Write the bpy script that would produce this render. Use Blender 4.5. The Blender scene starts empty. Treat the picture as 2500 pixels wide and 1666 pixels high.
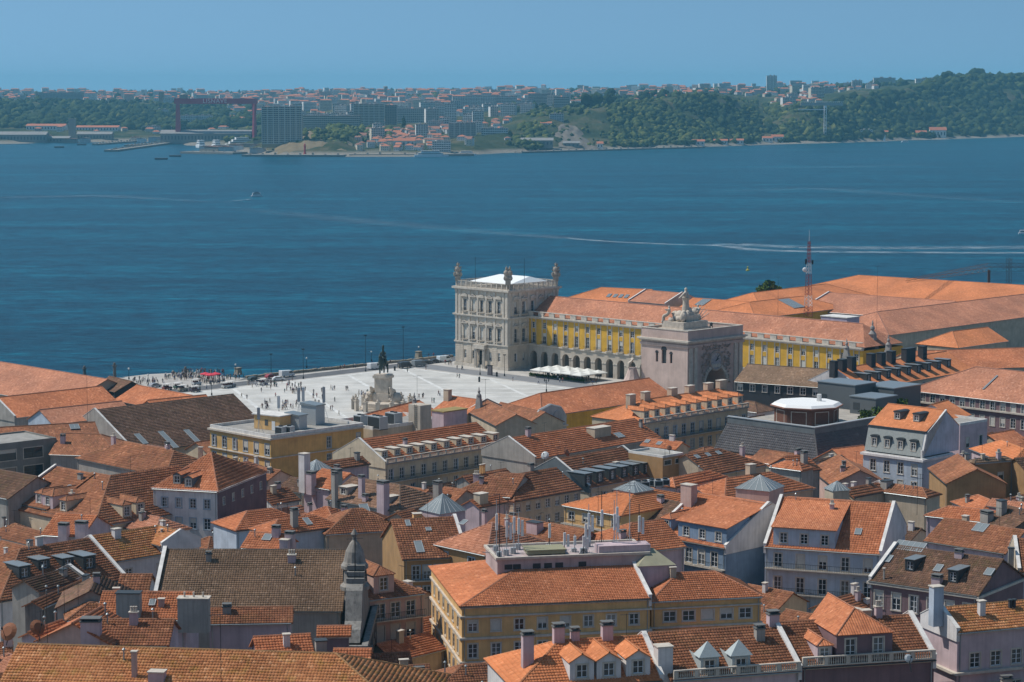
import bpy, bmesh, math, random
import numpy as np
from mathutils import Vector, Matrix
R = math.radians
random.seed(7); rng = np.random.default_rng(7)
scene = bpy.context.scene
COL = scene.collection

# ------------------------------------------------------------------ camera
cam_d = bpy.data.cameras.new('camera'); cam = bpy.data.objects.new('camera', cam_d)
COL.objects.link(cam); scene.camera = cam
cam.location = (0, 0, 104.0)
cam.rotation_euler = (R(90 - 6.2975), 0, 0)
cam_d.sensor_width = 36.0; cam_d.lens = 80.64
cam_d.clip_start = 1.0; cam_d.clip_end = 60000.0

# ------------------------------------------------------------------ sky, sun, exposure
SUN_AZ = R(-79.0); SUN_EL = R(55.0)          # compass from +Y towards +X
world = bpy.data.worlds.new('World'); scene.world = world; world.use_nodes = True
wn = world.node_tree; wn.nodes.clear()
w_out = wn.nodes.new('ShaderNodeOutputWorld'); w_bg = wn.nodes.new('ShaderNodeBackground')
w_sky = wn.nodes.new('ShaderNodeTexSky'); w_sky.sky_type = 'NISHITA'; w_sky.sun_disc = False
w_sky.sun_elevation = SUN_EL; w_sky.sun_rotation = SUN_AZ
w_sky.altitude = 0.0; w_sky.air_density = 1.0; w_sky.dust_density = 0.35; w_sky.ozone_density = 4.0
w_tint = wn.nodes.new('ShaderNodeMix'); w_tint.data_type = 'RGBA'; w_tint.blend_type = 'MULTIPLY'
w_tint.inputs['Factor'].default_value = 1.0; w_tint.inputs['B'].default_value = (0.86, 1.0, 0.88, 1)
w_bg.inputs['Strength'].default_value = 0.142
w_tc = wn.nodes.new('ShaderNodeTexCoord'); w_up = wn.nodes.new('ShaderNodeVectorMath'); w_up.operation = 'ADD'; w_up.inputs[1].default_value = (0, 0, 0.30)
wn.links.new(w_tc.outputs['Generated'], w_up.inputs[0]); w_nm = wn.nodes.new('ShaderNodeVectorMath'); w_nm.operation = 'NORMALIZE'
wn.links.new(w_up.outputs[0], w_nm.inputs[0]); wn.links.new(w_nm.outputs[0], w_sky.inputs['Vector'])   # the whole dome a little bluer, as in clear summer air
wn.links.new(w_sky.outputs[0], w_tint.inputs['A']); wn.links.new(w_tint.outputs['Result'], w_bg.inputs[0]); wn.links.new(w_bg.outputs[0], w_out.inputs[0])
sun_d = bpy.data.lights.new('sun', 'SUN'); sun = bpy.data.objects.new('sun', sun_d); COL.objects.link(sun)
sun_d.energy = 4.1; sun_d.angle = R(0.53); sun_d.color = (1.0, 0.945, 0.865)
_sd = Vector((math.sin(SUN_AZ)*math.cos(SUN_EL), math.cos(SUN_AZ)*math.cos(SUN_EL), math.sin(SUN_EL)))
sun.rotation_euler = _sd.to_track_quat('Z', 'Y').to_euler(); sun.location = (-200, 300, 400)
vs = scene.view_settings
vs.view_transform = 'Standard'; vs.look = 'None'; vs.exposure = 0.0; vs.gamma = 1.0; vs.use_curve_mapping = False
cy = scene.cycles
cy.max_bounces = 5; cy.diffuse_bounces = 3; cy.glossy_bounces = 2; cy.transmission_bounces = 2
cy.volume_bounces = 0; cy.transparent_max_bounces = 6; cy.caustics_reflective = False; cy.caustics_refractive = False

# ------------------------------------------------------------------ object helpers
def tag(o, label=None, cat=None, group=None, kind=None):
    if label: o['label'] = label
    if cat: o['category'] = cat
    if group: o['group'] = group
    if kind: o['kind'] = kind
    return o
def empty(name, loc=(0, 0, 0), rz=0.0, label=None, cat=None, group=None):
    o = bpy.data.objects.new(name, None); COL.objects.link(o)
    o.location = loc; o.rotation_euler = (0, 0, rz); o.empty_display_size = 0.5
    return tag(o, label, cat, group)
def link(name, me, parent=None, loc=(0, 0, 0), rz=0.0):
    o = bpy.data.objects.new(name, me); COL.objects.link(o)
    o.location = loc; o.rotation_euler = (0, 0, rz)
    if parent: o.parent = parent
    return o
def copy_tree(o, parent=None):
    c = o.copy(); COL.objects.link(c); c.parent = parent
    for ch in o.children: copy_tree(ch, c)
    return c

class MB:
    """collects faces; build() links them as one mesh object"""
    def __init__(s): s.v = []; s.f = []; s.uv = []; s.m = []; s.mi = 0
    def poly(s, pts, uv=None):
        b = len(s.v); s.v.extend([tuple(p) for p in pts]); s.f.append(tuple(range(b, b+len(pts))))
        s.uv.extend(uv if uv is not None else [(p[0]+p[1], p[2]) for p in pts]); s.m.append(s.mi)
    def box(s, x0, y0, z0, x1, y1, z1, T=None):
        p = [(x0,y0,z0),(x1,y0,z0),(x1,y1,z0),(x0,y1,z0),(x0,y0,z1),(x1,y0,z1),(x1,y1,z1),(x0,y1,z1)]
        if T is not None: p = [tuple(T @ Vector(q)) for q in p]
        for f in ((0,3,2,1),(4,5,6,7),(0,1,5,4),(1,2,6,5),(2,3,7,6),(3,0,4,7)): s.poly([p[i] for i in f])
        return s
    def taper(s, cx, cy, z0, z1, w0, d0, w1, d1):
        a = [(cx-w0/2,cy-d0/2,z0),(cx+w0/2,cy-d0/2,z0),(cx+w0/2,cy+d0/2,z0),(cx-w0/2,cy+d0/2,z0)]
        b = [(cx-w1/2,cy-d1/2,z1),(cx+w1/2,cy-d1/2,z1),(cx+w1/2,cy+d1/2,z1),(cx-w1/2,cy+d1/2,z1)]
        s.poly(a[::-1]); s.poly(b)
        for i in range(4): j = (i+1) % 4; s.poly([a[i], a[j], b[j], b[i]])
        return s
    def tube(s, p0, p1, r0, r1=None, n=6, cap=True):
        r1 = r0 if r1 is None else r1
        p0 = Vector(p0); p1 = Vector(p1); d = (p1-p0)
        if d.length < 1e-6: return s
        d.normalize(); a = d.orthogonal().normalized(); b = d.cross(a)
        A = [p0+(a*math.cos(t)+b*math.sin(t))*r0 for t in [2*math.pi*i/n for i in range(n)]]
        B = [p1+(a*math.cos(t)+b*math.sin(t))*r1 for t in [2*math.pi*i/n for i in range(n)]]
        for i in range(n): j = (i+1) % n; s.poly([A[i], A[j], B[j], B[i]])
        if cap: s.poly(A[::-1]); s.poly(B)
        return s
    def lathe(s, prof, c=(0, 0, 0), n=12):
        cx, cy, cz = c
        for (r0, z0), (r1, z1) in zip(prof, prof[1:]):
            for i in range(n):
                t0 = 2*math.pi*i/n; t1 = 2*math.pi*(i+1)/n
                q = [(cx+r0*math.cos(t0),cy+r0*math.sin(t0),cz+z0),(cx+r0*math.cos(t1),cy+r0*math.sin(t1),cz+z0),
                     (cx+r1*math.cos(t1),cy+r1*math.sin(t1),cz+z1),(cx+r1*math.cos(t0),cy+r1*math.sin(t0),cz+z1)]
                if r0 < 1e-5: q = q[1:]
                elif r1 < 1e-5: q = q[:3]
                s.poly(q)
        if prof[0][0] > 1e-5: s.poly([(cx+prof[0][0]*math.cos(-2*math.pi*i/n),cy+prof[0][0]*math.sin(-2*math.pi*i/n),cz+prof[0][1]) for i in range(n)])
        if prof[-1][0] > 1e-5: s.poly([(cx+prof[-1][0]*math.cos(2*math.pi*i/n),cy+prof[-1][0]*math.sin(2*math.pi*i/n),cz+prof[-1][1]) for i in range(n)])
        return s
    def prism(s, pts, ax, a0, a1):
        """2-D outline pts extruded along axis ax ('x','y','z') from a0 to a1"""
        def P(p, a):
            return {'x': (a, p[0], p[1]), 'y': (p[0], a, p[1]), 'z': (p[0], p[1], a)}[ax]
        A = [P(p, a0) for p in pts]; B = [P(p, a1) for p in pts]; n = len(pts)
        s.poly(A); s.poly(B[::-1])
        for i in range(n): j = (i+1) % n; s.poly([A[i], B[i], B[j], A[j]])
        return s
    def blob(s, c, r, n=8, jit=0.0, seed=0):
        rx, ry, rz = (r, r, r) if not isinstance(r, (tuple, list)) else r
        rr = random.Random(seed); k = n//2+1
        V = [[None]*n for _ in range(k)]
        for i in range(k):
            ph = math.pi*i/(k-1)
            for j in range(n):
                q = 1+rr.uniform(-jit, jit); t = 2*math.pi*j/n
                if i in (0, k-1) and j: V[i][j] = V[i][0]; continue
                V[i][j] = (c[0]+rx*q*math.sin(ph)*math.cos(t), c[1]+ry*q*math.sin(ph)*math.sin(t), c[2]+rz*q*math.cos(ph))
        for i in range(k-1):
            for j in range(n):
                jj = (j+1) % n; q = [V[i][j], V[i+1][j], V[i+1][jj], V[i][jj]]
                if i == 0: q = q[:3]
                elif i == k-2: q = [q[0], q[1], q[3]]
                s.poly(q)
        return s
    def mesh(s, name, mats, smooth=False, weld=False):
        me = bpy.data.meshes.new(name); me.from_pydata(s.v, [], s.f)
        ul = me.uv_layers.new(name='UVMap'); ul.data.foreach_set('uv', np.array(s.uv, dtype=np.float32).ravel())
        for m in (mats if isinstance(mats, (list, tuple)) else [mats]): me.materials.append(m)
        if isinstance(mats, (list, tuple)) and len(mats) > 1: me.polygons.foreach_set('material_index', s.m)
        if weld or smooth:
            bm = bmesh.new(); bm.from_mesh(me); bmesh.ops.remove_doubles(bm, verts=bm.verts, dist=0.0005); bmesh.ops.recalc_face_normals(bm, faces=bm.faces); bm.to_mesh(me); bm.free()
        if smooth: me.polygons.foreach_set('use_smooth', [True]*len(me.polygons))
        me.update(); return me
    def build(s, name, mats, parent=None, smooth=False, loc=(0, 0, 0), rz=0.0, weld=False):
        return link(name, s.mesh(name, mats, smooth, weld), parent, loc, rz)

# ------------------------------------------------------------------ materials
MATS = {}
def _mat(name):
    m = bpy.data.materials.new(name); m.use_nodes = True; nt = m.node_tree
    return m, nt, nt.nodes['Principled BSDF']
def N(nt, t, **kw):
    n = nt.nodes.new(t)
    for k, v in kw.items():
        if k.startswith('i_'): n.inputs[k[2:].replace('_', ' ')].default_value = v
        else: setattr(n, k, v)
    return n
def ramp(nt, fac, stops):
    r = nt.nodes.new('ShaderNodeValToRGB'); e = r.color_ramp.elements
    e[0].position, e[0].color = stops[0][0], (*stops[0][1], 1); e[1].position, e[1].color = stops[-1][0], (*stops[-1][1], 1)
    for p, c in stops[1:-1]: q = e.new(p); q.color = (*c, 1)
    nt.links.new(fac, r.inputs[0]); return r.outputs[0]
def mixc(nt, a, b, fac, mode='MIX'):
    m = nt.nodes.new('ShaderNodeMix'); m.data_type = 'RGBA'; m.blend_type = mode
    for k, x in (('A', a), ('B', b), ('Factor', fac)):
        if hasattr(x, 'is_linked') or isinstance(x, bpy.types.NodeSocket): nt.links.new(x, m.inputs[k])
        else: m.inputs[k].default_value = (*x, 1) if isinstance(x, tuple) and len(x) == 3 else x
    return m.outputs['Result']
def sc(c, k): return tuple(min(1, x*k) for x in c)
def paint(name, col, rough=0.85, stain=0.35, scale=0.35, spec=0.25, dark=0.45):
    """plaster / stone: large soft blotches, vertical run-off streaks and fine grain"""
    if name in MATS: return MATS[name]
    m, nt, b = _mat(name); L = nt.links
    tc = N(nt, 'ShaderNodeTexCoord')
    n1 = N(nt, 'ShaderNodeTexNoise', i_Scale=scale, i_Detail=5.0, i_Roughness=0.6); L.new(tc.outputs['Object'], n1.inputs['Vector'])
    mp = N(nt, 'ShaderNodeMapping'); mp.inputs['Scale'].default_value = (2.2, 2.2, 0.12); L.new(tc.outputs['Object'], mp.inputs['Vector'])
    n2 = N(nt, 'ShaderNodeTexNoise', i_Scale=1.0, i_Detail=4.0, i_Roughness=0.7); L.new(mp.outputs[0], n2.inputs['Vector'])
    f1 = ramp(nt, n1.outputs['Fac'], [(0.35, (0, 0, 0)), (0.75, (1, 1, 1))])
    f2 = ramp(nt, n2.outputs['Fac'], [(0.46, (0, 0, 0)), (0.74, (1, 1, 1))])
    c1 = mixc(nt, col, sc(col, 0.66), f1)
    k = N(nt, 'ShaderNodeMath', operation='MULTIPLY'); L.new(f2, k.inputs[0]); k.inputs[1].default_value = stain
    c2 = mixc(nt, c1, tuple(x*dark+0.02 for x in col), k.outputs[0])
    L.new(c2, b.inputs['Base Color']); b.inputs['Roughness'].default_value = rough; b.inputs['Specular IOR Level'].default_value = spec
    bp = N(nt, 'ShaderNodeBump', i_Strength=0.25, i_Distance=0.03); L.new(n1.outputs['Fac'], bp.inputs['Height']); L.new(bp.outputs[0], b.inputs['Normal'])
    MATS[name] = m; return m
def plain(name, col, rough=0.6, metal=0.0, spec=0.4, var=0.15, scale=3.0):
    if name in MATS: return MATS[name]
    m, nt, b = _mat(name); L = nt.links
    tc = N(nt, 'ShaderNodeTexCoord'); n1 = N(nt, 'ShaderNodeTexNoise', i_Scale=scale, i_Detail=3.0); L.new(tc.outputs['Object'], n1.inputs['Vector'])
    L.new(mixc(nt, sc(col, 1-var), sc(col, 1+var), n1.outputs['Fac']), b.inputs['Base Color'])
    b.inputs['Roughness'].default_value = rough; b.inputs['Metallic'].default_value = metal; b.inputs['Specular IOR Level'].default_value = spec
    MATS[name] = m; return m
def tilemat(name, c_lo, c_mid, c_hi, moss=0.0, bump=0.0, patch=0.5, mosscol=(0.10, 0.09, 0.03)):
    """clay tiles: u counts tile columns, v counts courses; every tile has its own tone, blotches of weathering above that"""
    if name in MATS: return MATS[name]
    m, nt, b = _mat(name); L = nt.links
    uv = N(nt, 'ShaderNodeUVMap'); tc = N(nt, 'ShaderNodeTexCoord')
    sn = N(nt, 'ShaderNodeVectorMath', operation='FLOOR'); L.new(uv.outputs[0], sn.inputs[0])
    wh = N(nt, 'ShaderNodeTexWhiteNoise', noise_dimensions='2D'); L.new(sn.outputs[0], wh.inputs['Vector'])
    oi = N(nt, 'ShaderNodeObjectInfo'); of = N(nt, 'ShaderNodeVectorMath', operation='SCALE'); of.inputs[0].default_value = (91, 57, 33); L.new(oi.outputs['Random'], of.inputs['Scale']); av = N(nt, 'ShaderNodeVectorMath', operation='ADD'); L.new(tc.outputs['Object'], av.inputs[0]); L.new(of.outputs[0], av.inputs[1])
    n1 = N(nt, 'ShaderNodeTexNoise', i_Scale=0.22, i_Detail=6.0, i_Roughness=0.65); L.new(av.outputs[0], n1.inputs['Vector'])
    base = ramp(nt, wh.outputs['Value'], [(0.0, c_lo), (0.06, tuple((x+y)/2 for x, y in zip(c_lo, c_mid))), (0.5, c_mid), (0.94, tuple((x+y)/2 for x, y in zip(c_hi, c_mid))), (1.0, tuple(min(.8, x*1.12+.02) for x in c_hi))])
    f1 = ramp(nt, n1.outputs['Fac'], [(0.42, (0, 0, 0)), (0.68, (1, 1, 1))])
    k = N(nt, 'ShaderNodeMath', operation='MULTIPLY'); L.new(f1, k.inputs[0]); k.inputs[1].default_value = patch
    c = mixc(nt, base, c_lo, k.outputs[0])
    n3 = N(nt, 'ShaderNodeTexNoise', i_Scale=1.6, i_Detail=5.0, i_Roughness=0.75); L.new(tc.outputs['Object'], n3.inputs['Vector'])
    c = mixc(nt, c, ramp(nt, n3.outputs['Fac'], [(0.3, (0.60, 0.59, 0.58)), (0.5, (0.96, 0.96, 0.96)), (0.72, (1.15, 1.17, 1.2))]), 0.5, 'MULTIPLY')
    n4 = N(nt, 'ShaderNodeTexNoise', i_Scale=0.09, i_Detail=3.0); L.new(av.outputs[0], n4.inputs['Vector'])
    c = mixc(nt, c, ramp(nt, n4.outputs['Fac'], [(0.36, (0.80, 0.81, 0.83)), (0.62, (1.10, 1.08, 1.06))]), 0.9, 'MULTIPLY')
    if moss:
        n2 = N(nt, 'ShaderNodeTexNoise', i_Scale=0.55, i_Detail=8.0, i_Roughness=0.78); L.new(tc.outputs['Object'], n2.inputs['Vector'])
        f2 = ramp(nt, n2.outputs['Fac'], [(0.50, (0, 0, 0)), (0.66, (1, 1, 1))])
        k2 = N(nt, 'ShaderNodeMath', operation='MULTIPLY'); L.new(f2, k2.inputs[0]); k2.inputs[1].default_value = moss
        c = mixc(nt, c, mosscol, k2.outputs[0])
    L.new(c, b.inputs['Base Color']); b.inputs['Roughness'].default_value = 0.9; b.inputs['Specular IOR Level'].default_value = 0.15
    if bump:
        sx = N(nt, 'ShaderNodeSeparateXYZ'); L.new(uv.outputs[0], sx.inputs[0])
        fx = N(nt, 'ShaderNodeMath', operation='FRACT'); L.new(sx.outputs['X'], fx.inputs[0])
        px = N(nt, 'ShaderNodeMath', operation='PINGPONG'); L.new(sx.outputs['X'], px.inputs[0]); px.inputs[1].default_value = 0.5
        fy = N(nt, 'ShaderNodeMath', operation='FRACT'); L.new(sx.outputs['Y'], fy.inputs[0])
        iv = N(nt, 'ShaderNodeMath', operation='SUBTRACT'); iv.inputs[0].default_value = 1.0; L.new(fy.outputs[0], iv.inputs[1])
        ad = N(nt, 'ShaderNodeMath', operation='MULTIPLY_ADD'); L.new(px.outputs[0], ad.inputs[0]); ad.inputs[1].default_value = 1.6; L.new(iv.outputs[0], ad.inputs[2])
        bp = N(nt, 'ShaderNodeBump', i_Strength=bump, i_Distance=0.09); L.new(ad.outputs[0], bp.inputs['Height']); L.new(bp.outputs[0], b.inputs['Normal'])
    MATS[name] = m; return m

def tile_variant(k, bump):
    s = '_bump' if bump else ''; bu = 0.8 if bump else 0
    return {
     'o': lambda: tilemat('orange_clay_tile'+s, (0.36, 0.125, 0.06), (0.52, 0.185, 0.085), (0.62, 0.25, 0.125), 0.12, bu, 0.45),
     'n': lambda: tilemat('new_orange_clay_tile'+s, (0.50, 0.18, 0.075), (0.60, 0.215, 0.09), (0.68, 0.26, 0.115), 0.0, bu, 0.3),
     'p': lambda: tilemat('pink_clay_tile'+s, (0.36, 0.15, 0.088), (0.50, 0.215, 0.125), (0.59, 0.28, 0.175), 0.10, bu, 0.5),
     'w': lambda: tilemat('weathered_clay_tile'+s, (0.2, 0.085, 0.0475), (0.338, 0.138, 0.0725), (0.475, 0.206, 0.106), 0.30, bu, 0.75),
     'b': lambda: tilemat('brown_clay_tile'+s, (0.18, 0.105, 0.07), (0.28, 0.16, 0.105), (0.38, 0.225, 0.15), 0.30, bu, 0.6),
     'm': lambda: tilemat('mossy_clay_tile'+s, (0.338, 0.131, 0.0562), (0.55, 0.225, 0.0938), (0.675, 0.338, 0.163), 0.62, bu, 0.5, (0.325, 0.2, 0.0438)),
     'd': lambda: tilemat('dark_worn_tile'+s, (0.106, 0.0625, 0.0438), (0.175, 0.0975, 0.065), (0.275, 0.144, 0.09), 0.45, bu, 0.6),
     'y': lambda: tilemat('grey_slate_tile'+s, (0.115, 0.108, 0.112), (0.135, 0.127, 0.13), (0.155, 0.148, 0.15), 0.0, bu, 0.15),
     'k': lambda: tilemat('grey_brown_flat_tile'+s, (0.18, 0.112, 0.07), (0.25, 0.158, 0.10), (0.33, 0.215, 0.14), 0.12, bu, 0.45),
    }[k]()
WALL = {'cream': (0.64, 0.53, 0.38), 'white': (0.72, 0.68, 0.66), 'ochre': (0.68, 0.43, 0.16), 'yellow': (0.76, 0.47, 0.20), 'lilac': (0.58, 0.45, 0.47),
        'pink': (0.60, 0.41, 0.35), 'blue': (0.24, 0.33, 0.45), 'paleblue': (0.48, 0.54, 0.62), 'grey': (0.40, 0.365, 0.325), 'brown': (0.20, 0.14, 0.11),
        'stone': (0.52, 0.45, 0.37), 'darkstone': (0.20, 0.19, 0.18), 'red': (0.34, 0.10, 0.06), 'zinc': (0.16, 0.18, 0.19), 'olive': (0.42, 0.25, 0.115),
        'dark': (0.055, 0.055, 0.06), 'concrete': (0.24, 0.23, 0.21), 'sand': (0.56, 0.46, 0.34), 'gold': (0.62, 0.38, 0.055), 'rose': (0.47, 0.355, 0.345), 'plum': (0.22, 0.14, 0.15)}
def wallmat(k): return paint('wall_'+k, WALL[k], stain=0.8 if k in ('grey', 'darkstone', 'brown', 'plum', 'stone') else 0.55, dark=0.3 if k in ('darkstone', 'brown') else 0.5)
def trim(): return paint('pale_stone_trim', (0.60, 0.535, 0.455), stain=0.35, scale=0.8)
def limewash(): return paint('white_limewash', (0.74, 0.71, 0.67), stain=0.45, scale=0.6)
def wood(): return plain('white_window_paint', (0.72, 0.73, 0.74), 0.5)
def darkwood(): return plain('dark_green_window_paint', (0.05, 0.07, 0.07), 0.5)
def iron(): return plain('black_iron', (0.025, 0.028, 0.03), 0.5, 0.3)
def zinc(): return plain('zinc_sheet', (0.30, 0.33, 0.34), 0.45, 0.6)
def darkzinc(): return plain('dark_zinc_sheet', (0.055, 0.062, 0.066), 0.55, 0.3)
def metalgrey(): return plain('grey_painted_steel', (0.40, 0.42, 0.43), 0.5, 0.2)
def whitesteel(): return plain('white_painted_steel', (0.70, 0.70, 0.69), 0.5)
def glass():
    if 'glass' in MATS: return MATS['glass']
    m, nt, b = _mat('window_glass'); L = nt.links
    oi = N(nt, 'ShaderNodeObjectInfo')
    L.new(ramp(nt, oi.outputs['Random'], [(0.0, (0.012, 0.016, 0.02)), (0.6, (0.03, 0.036, 0.042)), (0.8, (0.10, 0.105, 0.105)), (1.0, (0.22, 0.215, 0.20))]), b.inputs['Base Color'])
    b.inputs['Roughness'].default_value = 0.12; b.inputs['Specular IOR Level'].default_value = 0.6
    MATS['glass'] = m; return m
def skyglass():
    if 'skyglass' in MATS: return MATS['skyglass']
    m, nt, b = _mat('skylight_glass'); b.inputs['Base Color'].default_value = (0.20, 0.22, 0.22, 1); b.inputs['Roughness'].default_value = 0.18; b.inputs['Specular IOR Level'].default_value = 0.9
    MATS['skyglass'] = m; return m

# ------------------------------------------------------------------ fast meshes from arrays
def array_mesh(name, verts, quads, mat, uv=None):
    me = bpy.data.meshes.new(name); nv, nq = len(verts), len(quads)
    me.vertices.add(nv); me.vertices.foreach_set('co', np.asarray(verts, dtype=np.float32).ravel())
    me.loops.add(nq*4); me.loops.foreach_set('vertex_index', np.asarray(quads, dtype=np.int32).ravel())
    me.polygons.add(nq); me.polygons.foreach_set('loop_start', np.arange(0, nq*4, 4, dtype=np.int32))
    me.update(calc_edges=True)
    if uv is not None:
        ul = me.uv_layers.new(name='UVMap'); ul.data.foreach_set('uv', np.asarray(uv, dtype=np.float32).ravel())
    if mat: me.materials.append(mat)
    me.validate(); return me

def slope_frame(p):
    p = [Vector(q) for q in p]; U = (p[1]-p[0]).normalized()
    n = (p[1]-p[0]).cross(p[2]-p[0]).normalized()
    if n.z < 0: n = -n
    V = n.cross(U).normalized()
    if V.z < 0: V = -V
    return p[0], U, V, n
def tile_arrays(pts, tw, tl, acc, seed):
    """rows of raised clay tiles over one convex roof slope (first edge = eave)"""
    o, U, V, n = slope_frame(pts)
    P = [((q-o).dot(U), (q-o).dot(V)) for q in map(Vector, pts)]
    us = [p[0] for p in P]; u0, u1 = min(us), max(us)
    nc = max(1, int(round((u1-u0)/tw))); w = (u1-u0)/nc
    o, U, V, n = map(np.array, (o, U, V, n))
    rr = np.random.default_rng(seed)
    for c in range(nc):
        uc = u0+(c+0.5)*w; lo, hi = 1e9, -1e9
        for (a, b), (d, e) in zip(P, P[1:]+P[:1]):
            if abs(a-d) < 1e-9: continue
            if min(a, d)-1e-6 <= uc <= max(a, d)+1e-6:
                v = b+(e-b)*(uc-a)/(d-a); lo = min(lo, v); hi = max(hi, v)
        if hi-lo < 0.12: continue
        k = np.arange(int(math.floor(lo/tl)), int(math.ceil(hi/tl)))
        va = np.maximum(k*tl, lo); vb = np.minimum((k+1)*tl, hi); ok = vb-va > 0.05
        k, va, vb = k[ok], va[ok], vb[ok]
        if len(k) == 0: continue
        jit = rr.normal(0, 0.008, len(k)); ju = rr.normal(0, 0.012, len(k))
        st = 0.078*(vb-va)/tl+jit+0.012
        hh = 0.22*w
        sag = 0.05*np.sin(uc*0.55+seed)+0.045*np.sin(uc*0.21+seed*2.3)+0.03*np.sin((va+vb)*0.5+uc*.3)-0.02
        st = st+sag*0.6; hb = 0.015+np.maximum(sag*0.6, -0.01)
        def pt(u, v, h): return o[None]+np.outer(u, U)+np.outer(v, V)+np.outer(h, n)
        one = np.ones(len(k))
        ua, um, ub = (uc-w*0.5)*one+ju, uc*one+ju, (uc+w*0.5)*one+ju
        rows = [pt(ua, va, st*0.75), pt(um, va, st+hh), pt(ub, va, st*0.75), pt(ua, vb, hb), pt(um, vb, hb+hh), pt(ub, vb, hb),
                pt(ua, va, one*0.0), pt(um, va, one*0.0+hh*0.4), pt(ub, va, one*0.0)]
        vs_ = np.stack(rows, 1).reshape(-1, 3); b = acc['n']+np.arange(len(k))[:, None]*9
        q = np.concatenate([b+np.array([[0, 1, 4, 3]]), b+np.array([[1, 2, 5, 4]]), b+np.array([[6, 7, 1, 0]]), b+np.array([[7, 8, 2, 1]])], 0)
        uvt = np.stack([np.full(len(k), c+0.5+seed*37 % 911), k+0.5], 1)
        uvq = np.concatenate([np.repeat(uvt, 4, 0)]*4, 0)
        acc['v'].append(vs_); acc['q'].append(q); acc['uv'].append(uvq); acc['n'] += len(vs_)

def slab(mb, pts, t, tw, tl):
    """one roof slope as a slab of thickness t; uv in tiles and courses"""
    o, U, V, n = slope_frame(pts); top = [Vector(p) for p in pts]; bot = [p-n*t for p in top]
    uv = [((p-o).dot(U)/tw, (p-o).dot(V)/tl) for p in top]
    a = (top[1]-top[0]).cross(top[2]-top[0])
    if a.z > 0: mb.poly(top, uv); mb.poly(bot[::-1], uv[::-1])
    else: mb.poly(top[::-1], uv[::-1]); mb.poly(bot, uv)
    for i in range(len(top)):
        j = (i+1) % len(top); mb.poly([top[i], bot[i], bot[j], top[j]], [uv[i], uv[i], uv[j], uv[j]])

def caps(mb, a, b, r=0.15):
    a = Vector(a); b = Vector(b); L = (b-a).length; k = max(1, int(L/0.45)); d = (b-a)/k
    for i in range(k): mb.tube(a+d*i, a+d*(i+1.06), r*1.12, r*0.92, 6)

# ------------------------------------------------------------------ windows
_wc = {}; _bl = {}; _wr = random.Random(31)
def win_meshes(w, h, st):
    key = (round(w, 2), round(h, 2), st)
    if key in _wc: return _wc[key]
    s = MB(); f = MB(); p = MB(); t = 0.17; x = w/2; z = h/2
    sm = {'b': lambda: plain('blue_grey_surround', (0.30, 0.36, 0.42), 0.8), 'k': darkzinc}.get(st, trim)()
    s.box(-x-t, -0.05, -z-t*0.6, -x, 0.02, z+t); s.box(x, -0.05, -z-t*0.6, x+t, 0.02, z+t)
    s.box(-x, -0.05, z, x, 0.02, z+t); s.box(-x-t-0.05, -0.11, -z-t, x+t+0.05, 0.02, -z-t*0.0-0.001)
    fm = darkwood() if st in ('g',) else wood(); b = 0.065; y0, y1 = 0.09, 0.13
    f.box(-x, y0, -z, -x+b, y1, z); f.box(x-b, y0, -z, x, y1, z); f.box(-x+b, y0, z-b, x-b, y1, z); f.box(-x+b, y0, -z, x-b, y1, -z+b)
    f.box(-b*0.7, y0-0.01, -z+b, b*0.7, y1, z-b)
    n = 3 if h/w > 1.3 else 2
    for i in range(1, n):
        zz = -z+h*i/n; f.box(-x+b, y0+0.01, zz-0.025, -b*0.7, y1, zz+0.025); f.box(b*0.7, y0+0.01, zz-0.025, x-b, y1, zz+0.025)
    p.poly([(-x, 0.14, -z), (x, 0.14, -z), (x, 0.14, z), (-x, 0.14, z)])
    _wc[key] = (s.mesh('window', sm), f.mesh('sash', fm), p.mesh('pane', glass())); return _wc[key]
def window(parent, loc, rz, w, h, st='w', sub=False):
    a, b, c = win_meshes(w, h, st)
    if sub:
        link('window_surround', a, parent, loc, rz); link('sash', b, parent, loc, rz); link('pane', c, parent, loc, rz); return
    o = link('window', a, parent, loc, rz); link('sash', b, o); link('pane', c, o)
    k = _wr.random()
    if k < 0.34:
        f = (0.3, 0.45, 0.62, 1.0)[int(k*100) % 4]; key = (round(w, 2), round(h, 2), f)
        if key not in _bl: m = MB(); m.box(-w/2+.03, .06, h/2-h*f, w/2-.03, .085, h/2-.02); _bl[key] = m.mesh('blind', plain('window_blind', (.50, .48, .43), .8))
        link('blind', _bl[key], o)
    elif k < 0.46 and h > 1.6:
        key = ('s', round(w, 2), round(h, 2))
        if key not in _bl: m = MB(); m.box(-w/2+.02, -.02, -h/2+.04, -w/2+.07, w*.46-.02, h/2-.04); m.box(w/2-.07, -.30, -h/2+.04, w/2-.02, .1, h/2-.04); _bl[key] = m.mesh('open_leaf', wood())
        link('open_leaf', _bl[key], o)
    return o

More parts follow.
